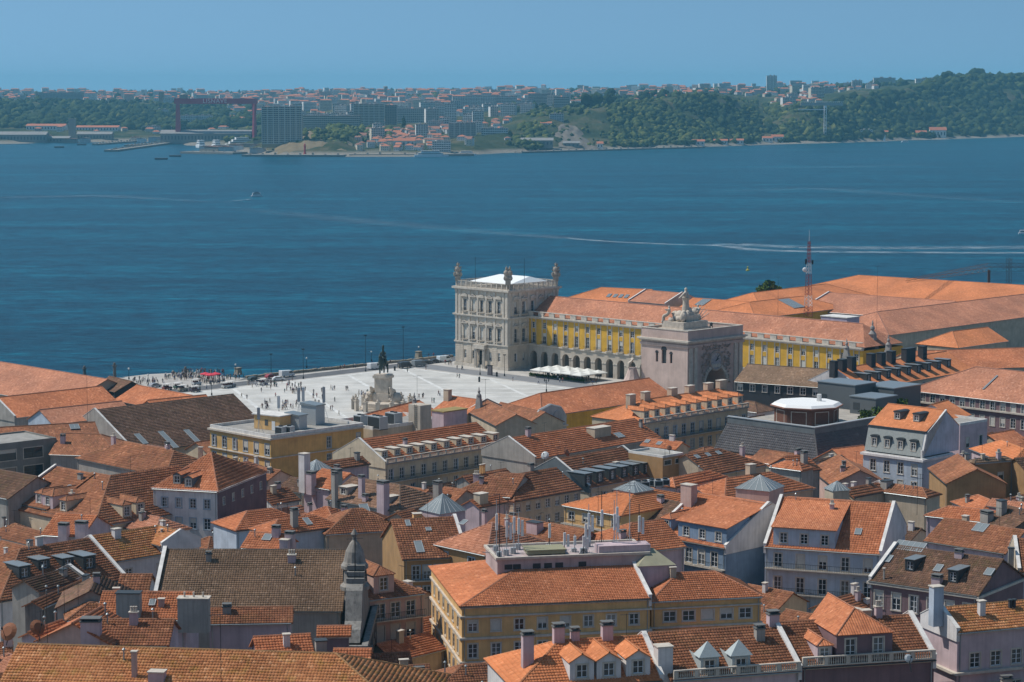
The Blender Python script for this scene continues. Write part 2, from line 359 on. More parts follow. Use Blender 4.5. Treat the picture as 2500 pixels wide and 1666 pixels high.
def wall_face(mb, o, d, W, z0, z1, ops, depth=0.2):
    """vertical rectangle from o along d (2-D), with rectangular openings (u0,u1,z0,z1) that have reveals"""
    ux, uy = d; nx, ny = uy, -ux
    def P(u, z, y=0.0): return (o[0]+ux*u-nx*y, o[1]+uy*u-ny*y, z)
    xs = sorted({0.0, W, *[q for a in ops for q in a[:2]]}); zs = sorted({z0, z1, *[q for a in ops for q in a[2:]]})
    for xa, xb in zip(xs, xs[1:]):
        for za, zb in zip(zs, zs[1:]):
            if xb-xa < 1e-4 or zb-za < 1e-4: continue
            cx, cz = (xa+xb)/2, (za+zb)/2
            if any(a[0] < cx < a[1] and a[2] < cz < a[3] for a in ops): continue
            mb.poly([P(xa, za), P(xb, za), P(xb, zb), P(xa, zb)])
    for a in ops:
        mb.poly([P(a[0], a[2]), P(a[0], a[3]), P(a[0], a[3], depth), P(a[0], a[2], depth)]); mb.poly([P(a[1], a[3]), P(a[1], a[2]), P(a[1], a[2], depth), P(a[1], a[3], depth)])
        mb.poly([P(a[0], a[3]), P(a[1], a[3]), P(a[1], a[3], depth), P(a[0], a[3], depth)]); mb.poly([P(a[1], a[2]), P(a[0], a[2]), P(a[0], a[2], depth), P(a[1], a[2], depth)])

def railing(parent, x0, x1, y, z, h=1.0, rz=0, loc=(0, 0, 0), step=0.28):
    m = MB(); m.box(x0, y, z+h-0.05, x1, y+0.05, z+h); m.box(x0, y, z+0.08, x1, y+0.04, z+0.12)
    k = max(2, int((x1-x0)/step))
    for i in range(k+1): xx = x0+(x1-x0)*i/k; m.box(xx-0.018, y+0.005, z, xx+0.018, y+0.04, z+h-0.05)
    return m.build('railing', iron(), parent, loc=loc, rz=rz)
def chimney(parent, x, y, z, w, d, h, st='w', rz=0):
    col = {'w': 'white', 'l': 'lilac', 'g': 'grey', 's': 'sand', 'k': 'dark', 'y': 'yellow', 'p': 'pink', 'b': 'paleblue'}[st[0]]
    m = MB(); m.box(-w/2, -d/2, -1.6, w/2, d/2, h)
    c = m.build('chimney', wallmat(col), parent, loc=(x, y, z), rz=rz)
    m = MB(); m.box(-w/2-0.1, -d/2-0.1, h, w/2+0.1, d/2+0.1, h+0.12)
    if 'h' in st:
        for sx in (-1, 1): m.box(sx*(w/2-0.1)-0.08, -d/2+0.02, h+0.12, sx*(w/2-0.1)+0.08, d/2-0.02, h+0.38)
        m.box(-w/2-0.08, -d/2-0.08, h+0.38, w/2+0.08, d/2+0.08, h+0.46)
    m.build('chimney_cap', darkzinc() if 'k' in st else (plain('dark_slab', (0.13, 0.13, 0.125), 0.8) if 'h' in st else trim()), c)
    if 't' in st:
        m = MB()
        for i in range(3):
            xx = (i-1)*w*0.3; m.lathe([(0.13, 0), (0.11, 0.5), (0.14, 0.55), (0.14, 0.62)], (xx, 0, h+0.12), 8)
        m.build('chimney_pot', trim(), c)
    return c

def dormer(parent, x, y, z, slope, w, h, st, roof='o', wall='white', tl=(0.3, 0.42)):
    """st: g gabled, h hipped, s flat zinc, b plain white box, y grey pyramid, a arched dark; front stands at y on a roof of that slope"""
    dp = min(h/max(slope, 0.2)+0.1, 7.5); m = MB(); ww = min(w*0.62, 1.15); wh = h*0.66 if st != 'r' else h*0.5
    k_ = max(1, int(round(w/3.4))) if w > 4 else 1
    ops = [(w*(i+.5)/k_-ww/2, w*(i+.5)/k_+ww/2, h*0.16, h*0.16+wh) for i in range(k_)]
    mm = MB(); wall_face(mm, (-w/2, 0), (1, 0), w, -0.3, h, ops, 0.16)
    for sx in (-1, 1): mm.poly([(sx*w/2, 0, -0.3), (sx*w/2, dp, h-0.05), (sx*w/2, dp, h), (sx*w/2, 0, h)])
    wm = darkzinc() if st == 's' else (plain('grey_dormer_paint', (0.38, 0.42, 0.42), 0.6) if st == 'y' else wallmat(wall))
    d = mm.build('dormer', wm, parent, loc=(x, y, z))
    for i in range(k_): window(d, (w*(i+.5)/k_-w/2, 0, h*0.16+wh/2), 0, ww, wh, 'k' if st == 's' else 'w', sub=True)
    r = MB(); o = 0.18
    if st in ('g', 'h'):
        rh = w*0.32; k = 0.0 if st == 'g' else w*0.5
        a, b, c_, e = (-w/2-o, -o, h-0.06), (w/2+o, -o, h-0.06), (w/2+o, dp+rh/slope*0.3, h-0.06), (-w/2-o, dp+rh/slope*0.3, h-0.06)
        f, g = (0, k-o, h+rh), (0, dp+rh/slope, h+rh)
        slab(r, [e, a, f, g], 0.1, *tl); slab(r, [b, c_, g, f], 0.1, *tl)
        if st == 'h': slab(r, [a, b, f], 0.1, *tl)
        else: mm2 = MB(); mm2.poly([(-w/2, -0.005, h), (w/2, -0.005, h), (0, -0.005, h+rh-0.05)]); mm2.build('gable', wm, d)
        ro = r.build('dormer_roof', tile_variant(roof, True), d)
        c = MB(); caps(c, f, g, 0.10)
        if st == 'h': caps(c, a, f, 0.09); caps(c, b, f, 0.09)
        c.build('ridge_cap', ridge_mat(roof), d)
    elif st == 'r':
        sl2 = slope*0.45; L = (h+0.4*sl2)/(slope-sl2)+0.5
        slab(r, [(-w/2-.35, -.4, h-.4*sl2), (w/2+.35, -.4, h-.4*sl2), (w/2+.35, L, h+L*sl2), (-w/2-.35, L, h+L*sl2)], .12, *tl); r.build('dormer_roof', tile_variant(roof, True), d)
        e_ = MB()
        for sx in (-1, 1): e_.poly([(sx*(w/2-.01), 0, h), (sx*(w/2-.01), dp, h), (sx*(w/2-.01), dp, h+dp*sl2-.1), (sx*(w/2-.01), 0, h-.02)])
        e_.build('cheek', wm, d)
    elif st == 'y':
        r.taper(0, 0.8, h, h+w*0.75, w+0.5, 1.9, 0.05, 0.05); r.build('dormer_roof', plain('grey_dormer_paint', (0.38, 0.42, 0.42), 0.6), d)
    elif st == 'a':
        n = 8; pr = [(-w/2-o, h-0.1)]+[((w/2+o)*-math.cos(math.pi*i/n), h+0.35*math.sin(math.pi*i/n)) for i in range(n+1)]+[(w/2+o, h-0.1)]
        r.prism(pr, 'y', -0.15, dp); r.build('dormer_roof', darkzinc(), d)
    else:
        r.box(-w/2-0.12, -0.2, h, w/2+0.12, dp+0.3, h+0.09); r.build('dormer_roof', zinc() if st == 's' else trim(), d)
    return d
def ridge_mat(k):
    c = {'o': (0.44, 0.19, 0.11), 'n': (0.54, 0.22, 0.10), 'p': (0.40, 0.20, 0.14), 'w': (0.32, 0.15, 0.085), 'b': (0.16, 0.11, 0.08), 'm': (0.33, 0.18, 0.08), 'd': (0.17, 0.10, 0.07), 'y': (0.12, 0.11, 0.11), 'k': (0.13, 0.10, 0.08)}[k]
    return paint('ridge_mortar_'+k, c, scale=1.2)
def skylight(parent, x, y, z, slope, w, l):
    a = math.atan(slope); m = MB(); t = 0.08
    m.box(-w/2, -l/2, 0, w/2, -l/2+t, 0.17); m.box(-w/2, l/2-t, 0, w/2, l/2, 0.17); m.box(-w/2, -l/2+t, 0, -w/2+t, l/2-t, 0.17); m.box(w/2-t, -l/2+t, 0, w/2, l/2-t, 0.17)
    if w > 1.6:
        k = int(w/0.8)
        for i in range(1, k): xx = -w/2+w*i/k; m.box(xx-0.03, -l/2+t, 0.1, xx+0.03, l/2-t, 0.16)
    s = m.build('skylight', metalgrey(), parent, loc=(x, y, z)); s.rotation_euler = (a, 0, 0)
    p = MB(); p.box(-w/2+t, -l/2+t, 0.05, w/2-t, l/2-t, 0.13); p.build('pane', skyglass(), s)
def balustrade(parent, x0, x1, y, z, h=0.95, style='b', nm='balustrade', mat=None, rz=0, loc=(0, 0, 0)):
    m = MB(); m.box(x0, y, z, x1, y+0.3, z+0.14); m.box(x0, y-0.03, z+h-0.14, x1, y+0.33, z+h)
    L = x1-x0; np_ = max(1, int(round(L/2.6)))
    b = MB()
    for i in range(np_+1):
        xx = x0+(L-0.45)*i/np_; m.box(xx, y+0.01, z+0.14, xx+0.45, y+0.29, z+h-0.14)
        if i < np_:
            nx = x0+(L-0.45)*(i+1)/np_; k = max(2, int((nx-xx-0.45)/0.24))
            for j in range(k):
                bx = xx+0.45+(nx-xx-0.45)*(j+0.5)/k; b.lathe([(0.05, 0), (0.085, 0.2*h), (0.045, 0.5*h), (0.06, h-0.28)], (bx, y+0.15, z+0.14), 5)
    o = m.build(nm, mat or trim(), parent, rz=rz, loc=loc)
    q = b.build('baluster_row', mat or trim(), o); q['kind'] = 'stuff'
    return o

# ------------------------------------------------------------------ one house
TSIZE = {1: (.34, .46), 2: (.44, .58), 3: (.55, .75)}
def house(name='house', label='', o=(0, 0), a=0, W=8, D=8, zg=0, ze=10, rise=2, rt='g', rf=0.5, roof='o', wall='cream', tiles=None, win=(), dm=(), sk=(), ch=(), vl=None, vr=None,
          led=(), balc=(), bal=None, oh=0.35, cat='house', group=None, ridge=True, mz=0.0, seed=1, tank=None, wr=None):
    tiles = TSIZE.get(tiles, tiles) if not isinstance(tiles, tuple) else tiles; dm = [tuple(d)+(None,)*(7-len(d)) for d in dm]
    root = empty(name, (o[0], o[1], zg), a, label, cat, group)
    he = ze-zg; hr = he+rise; rb = D*rf
    sl = rise/rb if rb > 0.01 else 0.4
    sb = rise/(D-rb) if D-rb > 0.01 else sl
    tw, tl = tiles if tiles else (0.42, 0.55)
    # walls with openings
    ops = {'F': [], 'R': [], 'L': []}; wl = []
    for (fc, n, m0, m1, zd, w, h, st) in win:
        LW = W if fc == 'F' else D
        for i in range(n):
            u = LW/2 if n == 1 and m0 == 0 else m0+(LW-m0-m1)*((i/(n-1)) if n > 1 else 0.0)
            zc = he-zd
            if zc-h/2 < 0.2 or u-w/2 < 0.15 or u+w/2 > LW-0.15: continue
            if any(not (u+w/2+0.1 < q[0] or u-w/2-0.1 > q[1] or zc+h/2+.1 < q[2] or zc-h/2-.1 > q[3]) for q in ops[fc]): continue
            ops[fc].append((u-w/2, u+w/2, zc-h/2, zc+h/2)); wl.append((fc, u, zc, w, h, st))
    m = MB()
    wall_face(m, (0, 0), (1, 0), W, 0, he, ops['F'])
    m2 = MB() if wr else m
    wall_face(m2, (W, 0), (0, 1), D, 0, he, ops['R'])
    if wr: m2.build('side_wall', wallmat(wr), root)
    wall_face(m, (W, D), (-1, 0), W, 0, he, []); wall_face(m, (0, D), (0, -1), D, 0, he, ops['L'])
    if rt in ('g', 'hr', 's'): m.poly([(0, D, he), (0, 0, he), (0, rb, hr-0.1)])
    if rt in ('g', 'hl', 's'): m.poly([(W, 0, he), (W, D, he), (W, rb, hr-0.1)])
    if rt == 's': m.poly([(0, D, he), (W, D, he), (W, D, hr-0.1), (0, D, hr-0.1)])
    m.build('wall', wallmat(wall), root)
    for (fc, u, zc, w, h, st) in wl:
        p, rz = {'F': ((u, 0), 0), 'R': ((W, u), math.pi/2), 'L': ((0, D-u), -math.pi/2)}[fc]
        window(root, (p[0], p[1], zc), rz, w, h, st)
        if st == 'd':
            m = MB(); m.box(-w/2-0.3, -0.55, -0.12, w/2+0.3, -0.002, 0.0); bo = m.build('balcony', trim(), root, loc=(p[0], p[1], zc-h/2-0.3), rz=rz)
            railing(bo, -w/2-0.3, w/2+0.3, -0.53, 0.0, 0.95)
    # roof slopes
    S = []; E = []
    if rt == 'flat':
        m = MB(); t = 0.3
        m.box(0, 0, he, W, t, he+rise); m.box(0, D-t, he, W, D, he+rise); m.box(0, t, he, t, D-t, he+rise); m.box(W-t, t, he, W, D-t, he+rise)
        m.build('parapet', limewash() if wall != 'concrete' else wallmat('concrete'), root)
        m = MB(); m.box(t, t, he-0.3, W-t, D-t, he+0.05); m.build('roof', paint('flat_roof_screed', (0.36, 0.34, 0.31), stain=0.6, scale=0.5), root)
    else:
        hl = rb if rt in ('h', 'hl') else 0.0; hrr = rb if rt in ('h', 'hr') else 0.0
        if hl+hrr > W-0.2: k = (W-0.2)/(hl+hrr); hl *= k; hrr *= k
        ol = oh if (hl or not vl) else 0.0; orr = oh if (hrr or not vr) else 0.0
        fz, bz = he-oh*sl, he-oh*sb
        A, B = (-ol, -oh, fz), (W+orr, -oh, fz); C, Dd = (W+orr, D+oh, bz), (-ol, D+oh, bz)
        if rt == 's': C, Dd = (W+orr, D, hr), (-ol, D, hr); S.append([A, B, C, Dd]); E += []
        else:
            r0, r1 = (hl-(0 if hl else ol), rb, hr), (W-hrr+(0 if hrr else orr), rb, hr)
            S.append([A, B, r1, r0]); S.append([C, Dd, r0, r1])
            if hl: S.append([Dd, A, r0]); E += [(A, r0), (Dd, r0)]
            if hrr: S.append([B, C, r1]); E += [(B, r1), (C, r1)]
            E.append((r0, r1))
        m = MB()
        for p in S: slab(m, p, 0.14, tw, tl)
        ro = m.build('roof', tile_variant(roof, not tiles), root)
        if tiles:
            acc = dict(v=[], q=[], uv=[], n=0)
            for i, p in enumerate(S):
                if i == 1 and rt != 's': continue          # the slope that faces away is covered by the slab alone
                tile_arrays(p, tw, tl, acc, seed*7+i)
            if acc['n']:
                me = array_mesh('roof_tiles', np.concatenate(acc['v']), np.concatenate(acc['q']), tile_variant(roof, False), np.concatenate(acc['uv']))
                t = link('roof_tiles', me, ro); t['kind'] = 'stuff'
        if ridge and E:
            m = MB()
            for p, q in E: caps(m, p, q)
            m.build('ridge_cap', ridge_mat(roof), root)
        # firewalls along the gable ends
        for key, x0 in (('L', -0.2), ('R', W-0.2)):
            v = vl if key == 'L' else vr
            if not v: continue
            t = 0.42; up = 0.45
            if rt == 's': pr = [(-0.15, he-1.2), (-0.15, he+up), (D+0.1, hr+up), (D+0.1, hr-1.2)]
            else: pr = [(-0.15, he-1.2), (-0.15, he+up*0.8), (rb, hr+up), (D+0.15, he+up*0.8), (D+0.15, he-1.2)]
            m = MB(); m.prism(pr, 'x', x0, x0+t); fw = m.build('firewall', wallmat(v), root)
            m = MB()
            for p, q in zip(pr[1:-2], pr[2:-1]):
                d = Vector((0, q[0]-p[0], q[1]-p[1])); L = d.length; d.normalize(); up_ = Vector((0, -d.z, d.y))
                c = [Vector((x0-0.06, p[0], p[1]))+up_*0.003, Vector((x0+t+0.06, p[0], p[1]))+up_*0.003]
                e = [c[0]+d*L, c[1]+d*L]
                tp = [w_+up_*0.09 for w_ in c]; te = [w_+up_*0.09 for w_ in e]
                m.poly([tp[0], tp[1], te[1], te[0]]); m.poly([c[0], tp[0], te[0], e[0]]); m.poly([tp[1], c[1], e[1], te[1]]); m.poly([c[0], c[1], tp[1], tp[0]]); m.poly([te[0], te[1], e[1], e[0]])
            m.build('coping', limewash(), fw)
        # eave cornice
        if rt != 's' and wall not in ('dark',):
            m = MB(); m.box(-0.12, -0.2, he-0.42, W+0.12, -0.003, he-0.12)
            m.build('cornice', trim(), root)
    for (zd, hh, pr, cm) in led:
        m = MB(); z = he-zd; m.box(-pr, -pr, z, W+pr, -0.003, z+hh); m.box(-pr, -0.003, z, -0.003, D, z+hh); m.box(W+0.003, -0.003, z, W+pr, D, z+hh)
        m.build('ledge', {'t': trim, 'z': darkzinc}.get(cm, trim)() if cm in 'tz' else wallmat('white'), root)
    for (zd, x0, x1) in balc:
        x1 = W+x1 if x1 <= 0 else x1
        m = MB(); m.box(x0, -0.9, he-zd-0.16, x1, -0.003, he-zd); b = m.build('balcony', trim(), root)
        railing(b, x0, x1, -0.88, he-zd, 1.0)
    if bal: balustrade(root, 0, W, -0.45, he-0.05, bal)
    def zr(y): return he+(y*sl if y <= rb else (D-y)*sb)
    for (x, y, w, h, st, rk, wk) in dm: dormer(root, x, y, zr(y), sl, w, h, st, rk or roof, wk or wall)
    for (x, y, w, l) in sk: skylight(root, x, y, zr(y)+0.12, sl, w, l)
    cr = random.Random(seed*17+3)
    if rt != 'flat' and W > 4.5:
        if he > 6:                                                        # rain gutter and downpipes
            m = MB(); m.tube((-.1, -oh-.06, he-oh*sl-.05), (W+.1, -oh-.06, he-oh*sl-.05), .08, n=6); m.build('gutter', zinc() if seed % 2 else darkzinc(), root)
            for xx in ((.35, W-.35) if W > 9 else (W-.35,)): m = MB(); m.tube((xx, -.1, 0), (xx, -.1, he-.45), .055, n=5); m.tube((xx, -.1, he-.45), (xx, -oh-.05, he-oh*sl-.1), .055, n=5); m.build('downpipe', zinc(), root)
        if o[1] < 520:
            for _ in range(cr.choice((1, 1, 2, 2, 3))):                   # flues, cowls and aerials that every old roof collects
                x_, y_ = cr.uniform(.8, W-.8), cr.uniform(rb*.25, rb*1.1)
                if any(abs(x_-q[0]) < 1.4+q[2]/2 and abs(y_-q[1]) < 2.5 for q in list(dm)+list(sk)+list(ch)): continue
                if cr.random() < .55: chimney(root, x_, y_, zr(y_), cr.uniform(.6, 1.3), cr.uniform(.5, .9), cr.uniform(.7, 1.7), cr.choice(('lh', 'w', 'gh', 's', 'lt', 'gk')))
                else: m = MB(); z_ = zr(y_); m.tube((x_, y_, z_-.3), (x_, y_, z_+cr.uniform(.7, 1.3)), .09, n=6); m.lathe([(.17, 0), (.2, .12), (.05, .28)], (x_, y_, z_+1.1), 8); m.build('flue_pipe', zinc(), root)
            if cr.random() < .5:
                x_ = cr.uniform(.5, W-.5); z_ = zr(rb); h_ = cr.uniform(1.8, 3.4); m = MB(); m.tube((x_, rb, z_-.2), (x_, rb, z_+h_), .03, n=4); m.box(x_-.7, rb-.015, z_+h_-.12, x_+.7, rb+.015, z_+h_-.09); [m.box(x_-.6+.2*k, rb-.25, z_+h_-.11, x_-.585+.2*k, rb+.25, z_+h_-.095) for k in range(7)]; m.build('aerial', iron(), root)
    for (x, y, w, d, h, st) in ch: chimney(root, x, y, zr(min(max(y, 0), D)) if rt != 'flat' else he, w, d, h, st)
    return root
def GLZ(): return glass()

# ------------------------------------------------------------------ ground, river, square
def gz(Y):
    xs = [0, 100, 170, 230, 300, 400, 500, 560]; ys = [100, 70, 46, 31, 20, 11, 5.5, 4.0]
    return float(np.interp(Y, xs, ys))
def ground_mat():
    return paint('street_stone', (0.20, 0.19, 0.175), stain=0.5, scale=0.2)
Nn = Vector((0.7071, -0.7071, 0)); Ww = Vector((0.7071, 0.7071, 0))      # the old town grid: right-near and right-far
m = MB()
ys_ = [-80, 0, 40, 70, 100, 135, 170, 200, 230, 265, 300, 350, 400, 450, 500, 530, 560]
for ya, yb in zip(ys_, ys_[1:]):
    m.poly([(-500, ya, gz(ya)-0.02), (500, ya, gz(ya)-0.02), (500, yb, gz(yb)-0.02), (-500, yb, gz(yb)-0.02)])
SHORE = [(-500, 640), (-230, 690), (-168, 741), (-150, 775), (-128, 800), (-112, 806), (-104, 797), (-96, 790.5), (-92.8, 789.6), (-22.7, 853.0), (60, 936), (110, 1010), (240, 1080), (420, 1150), (600, 1220), (600, 560), (-500, 560)]
m.poly([(x, y, 3.98) for x, y in SHORE][::-1])
tag(m.build('ground', ground_mat()), kind='structure')
m = MB()
for (xa, ya), (xb, yb) in zip(SHORE[:15], SHORE[1:15]):
    m.poly([(xa, ya, 3.98), (xa, ya, -3), (xb, yb, -3), (xb, yb, 3.98)])
tag(m.build('quay_wall', paint('wet_quay_stone', (0.22, 0.20, 0.17), stain=0.6)), kind='structure')

def water_mat():
    m, nt, b = _mat('river_water'); L = nt.links
    tc = N(nt, 'ShaderNodeTexCoord')
    mp = N(nt, 'ShaderNodeMapping'); mp.inputs['Scale'].default_value = (0.35, 1.0, 1.0); mp.inputs['Rotation'].default_value = (0, 0, R(8)); L.new(tc.outputs['Object'], mp.inputs['Vector'])
    n1 = N(nt, 'ShaderNodeTexNoise', i_Scale=0.22, i_Detail=6.0, i_Roughness=0.72); L.new(mp.outputs[0], n1.inputs['Vector'])
    mp2 = N(nt, 'ShaderNodeMapping'); mp2.inputs['Scale'].default_value = (0.10, 1.0, 1.0); mp2.inputs['Rotation'].default_value = (0, 0, R(-14)); L.new(tc.outputs['Object'], mp2.inputs['Vector'])
    n2 = N(nt, 'ShaderNodeTexNoise', i_Scale=0.016, i_Detail=7.0, i_Roughness=0.6); L.new(mp2.outputs[0], n2.inputs['Vector'])
    n5 = N(nt, 'ShaderNodeTexNoise', i_Scale=0.055, i_Detail=8.0, i_Roughness=0.70); L.new(mp.outputs[0], n5.inputs['Vector'])
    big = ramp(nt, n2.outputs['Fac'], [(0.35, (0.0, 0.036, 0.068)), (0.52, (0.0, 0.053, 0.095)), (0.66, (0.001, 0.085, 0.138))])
    wv = ramp(nt, n1.outputs['Fac'], [(0.38, (0.30, 0.42, 0.50)), (0.50, (0.95, 0.95, 0.95)), (0.58, (1.5, 1.4, 1.3)), (0.70, (3.4, 2.6, 2.2))])  # ripple glints and dark troughs painted into the base colour
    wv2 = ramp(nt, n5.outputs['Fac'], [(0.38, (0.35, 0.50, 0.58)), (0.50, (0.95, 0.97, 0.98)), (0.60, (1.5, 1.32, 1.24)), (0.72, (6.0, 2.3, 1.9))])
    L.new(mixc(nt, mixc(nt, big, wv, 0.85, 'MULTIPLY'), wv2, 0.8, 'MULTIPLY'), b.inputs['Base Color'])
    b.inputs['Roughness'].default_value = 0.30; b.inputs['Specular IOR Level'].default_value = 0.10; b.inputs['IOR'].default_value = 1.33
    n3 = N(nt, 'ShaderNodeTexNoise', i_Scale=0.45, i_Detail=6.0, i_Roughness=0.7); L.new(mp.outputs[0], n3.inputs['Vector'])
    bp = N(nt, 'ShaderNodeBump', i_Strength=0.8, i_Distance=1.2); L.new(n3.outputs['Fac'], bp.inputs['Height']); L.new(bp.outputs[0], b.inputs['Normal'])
    return m
m = MB(); m.poly([(-9000, 560, 0), (9000, 560, 0), (9000, 12000, 0), (-9000, 12000, 0)])
tag(m.build('river', water_mat()), kind='structure')

# the square: pale paving, roads and white paving lines, each sheet a few millimetres above the last
def sq(a, b, z): p = SQ0-Nn*a*-1-Ww*b; return (p.x, p.y, z)            # a metres north, b metres east of the tower's foot
TC = Vector((-1.4, 809.4, 4.0)); SQ0 = Vector((5.95, 816.75, 4.0))      # tower corner; foot of the arcade at the tower
def sheet(name, pts, z, mat):
    m = MB(); m.poly([(x, y, z) for x, y, *_ in pts]); o = m.build(name, mat); 
    me = o.data
    if me.polygons[0].normal.z < 0: me.flip_normals()
    return tag(o, kind='structure')
lime = paint('square_limestone', (0.57, 0.55, 0.51), stain=0.3, scale=0.10, rough=0.8, dark=0.7)
sheet('square', [sq(-46, 0, 0), sq(150, 0, 0), sq(150, 190, 0), sq(-46, 190, 0)], 3.996, paint('pavement_mosaic', (0.50, 0.47, 0.43), stain=0.15, scale=0.2))
asph = paint('road_asphalt', (0.135, 0.135, 0.14), stain=0.25, scale=0.3)
road = sheet('road', [sq(-34.5, -60, 0), sq(-43.5, -60, 0), sq(-43.5, 190, 0), sq(-34.5, 190, 0)], 4.004, asph)
road2 = sheet('road', [sq(-34.5, 17, 0), sq(150, 17, 0), sq(150, 27, 0), sq(-34.5, 27, 0)], 4.0045, plain('cobbled_road', (0.20, 0.20, 0.205), 0.85, var=0.2, scale=0.5))
sheet('square_paving', [sq(-32.5, 29, 0), sq(150, 29, 0), sq(150, 190, 0), sq(-32.5, 190, 0)], 4.008, lime)
whl = paint('white_paving_line', (0.68, 0.67, 0.64), stain=0.1)
SQP = bpy.data.objects['square_paving']
def pline(p, q, w=1.1):
    p = Vector(p); q = Vector(q); d = (q-p).normalized(); s = Vector((-d.y, d.x, 0))*w/2
    m = MB(); m.poly([p+s, p-s, q-s, q+s]); o = m.build('paving_line', whl, SQP)
    if o.data.polygons[0].normal.z < 0: o.data.flip_normals()
for k in range(-3, 6):                                                   # lozenge pattern of pale lines
    q = []
    for t in np.linspace(0, 1, 60):
        a_, b_ = -30+t*180, 33.4+k*25.5+t*180*0.555
        if 30 < b_ < 189: q.append((a_, b_))
    if len(q) > 1: pline(sq(*q[0], 4.012), sq(*q[-1], 4.012), 1.3)
for k in range(14):
    q = []
    for t in np.linspace(0, 1, 90):
        a_, b_ = -30+t*180, 40+k*13.5-t*180*0.98
        if 30 < b_ < 189: q.append((a_, b_))
    if len(q) > 1: pline(sq(*q[0], 4.0125), sq(*q[-1], 4.0125), 0.8)
pline(sq(-31.5, 30, 4.013), sq(-31.5, 189, 4.013), 1.4); pline(sq(-31, 30, 4.0135), sq(149, 30, 4.0135), 1.4)
sheet('river_steps', [(-230, 690), (-168, 741), (-150, 775), (-128, 800), (-112, 806), (-104, 797), (-96, 790.5), (-92.8, 789.6), (-98, 760), (-120, 735), (-200, 670)], 3.991, paint('river_step_stone', (0.47, 0.44, 0.40), stain=0.2, scale=0.2))
# low rough sea wall along the river walk
m = MB(); p0 = Vector((-92.8, 789.6, 4)); p1 = Vector((-22.7, 853.0, 4)); n_ = 58
d = (p1-p0)/n_; s = Vector((-d.y, d.x, 0)).normalized()
rr = random.Random(3)
for i in range(n_):
    a = p0+d*i-s*0.7; b = p0+d*(i+0.97)-s*0.7; h = 0.75+rr.uniform(-0.12, 0.2); o_ = s*(1.1+rr.uniform(-.1, .1))
    c = [a-o_*0.5, b-o_*0.5, b+o_*0.5, a+o_*0.5]
    m.poly([v+Vector((0, 0, h)) for v in c])
    for j in range(4): u, v = c[j], c[(j+1) % 4]; m.poly([u, v, v+Vector((0, 0, h)), u+Vector((0, 0, h))])
tag(m.build('sea_wall', paint('sea_wall_stone', (0.34, 0.29, 0.22), stain=0.5, scale=0.8)), 'low rough stone sea wall along the river walk beside the road', 'wall')

# ------------------------------------------------------------------ the riverside tower pavilion
def pediment(parent, loc, rz, w, kind):
    m = MB(); h = w*0.32
    if kind == 't': pr = [(-w/2-0.2, 0), (w/2+0.2, 0), (0, h)]; pi_ = [(-w/2+0.25, 0.14), (w/2-0.25, 0.14), (0, h-0.22)]
    else:
        pr = [((w/2+0.2)*math.cos(math.pi*i/10), h*1.0*math.sin(math.pi*i/10)) for i in range(11)]
    m.prism(pr, 'y', -0.55, 0.0); m.box(-w/2-0.25, -0.62, -0.22, w/2+0.25, 0.0, -0.003)
    m.box(-w/2-0.1, -0.4, -0.9, -w/2+0.15, 0, -0.22); m.box(w/2-0.15, -0.4, -0.9, w/2+0.1, 0, -0.22)
    o = m.build('pediment', trim(), parent, loc=loc, rz=rz)
    if kind == 't': q = MB(); q.prism(pi_, 'y', -0.556, -0.5); q.build('tympanum', paint('tympanum_shade', (0.30, 0.27, 0.25)), o)
def trophy(parent, loc, rz, s=1.0, two=False):
    m = MB(); m.box(-0.9*s, -0.9*s, 0, 0.9*s, 0.9*s, 1.6*s)
    for dx in ((-0.55, 0.55) if two else (0,)):
        m.lathe([(0.75*s, 1.6*s), (0.95*s, 2.3*s), (0.7*s, 3.0*s), (0.95*s, 3.9*s), (0.8*s, 4.5*s), (0.3*s, 4.8*s)], (dx*s, 0, 0), 10)
        m.blob((dx*s, 0, 5.3*s), (0.42*s, 0.42*s, 0.6*s), 8); m.blob((dx*s, 0, 5.95*s), (0.16*s, 0.42*s, 0.25*s), 6)
    for sx in (-1, 1):
        for k, an in enumerate((14, 30, 48)):
            T = Matrix.Translation((sx*0.5*s, 0.1*k, 2.0*s)) @ Matrix.Rotation(R(-sx*an), 4, 'Y')
            m.box(-0.16*s, -0.1, 0, 0.28*s, 0.12, (3.9-0.7*k)*s, T)
        m.blob((sx*0.95*s, -0.55*s, 2.2*s), (0.6*s, 0.25*s, 0.85*s), 8)
    return m.build('trophy_sculpture', paint('sculpture_stone', (0.40, 0.35, 0.29), stain=0.6, scale=1.0), parent, loc=loc, rz=rz)
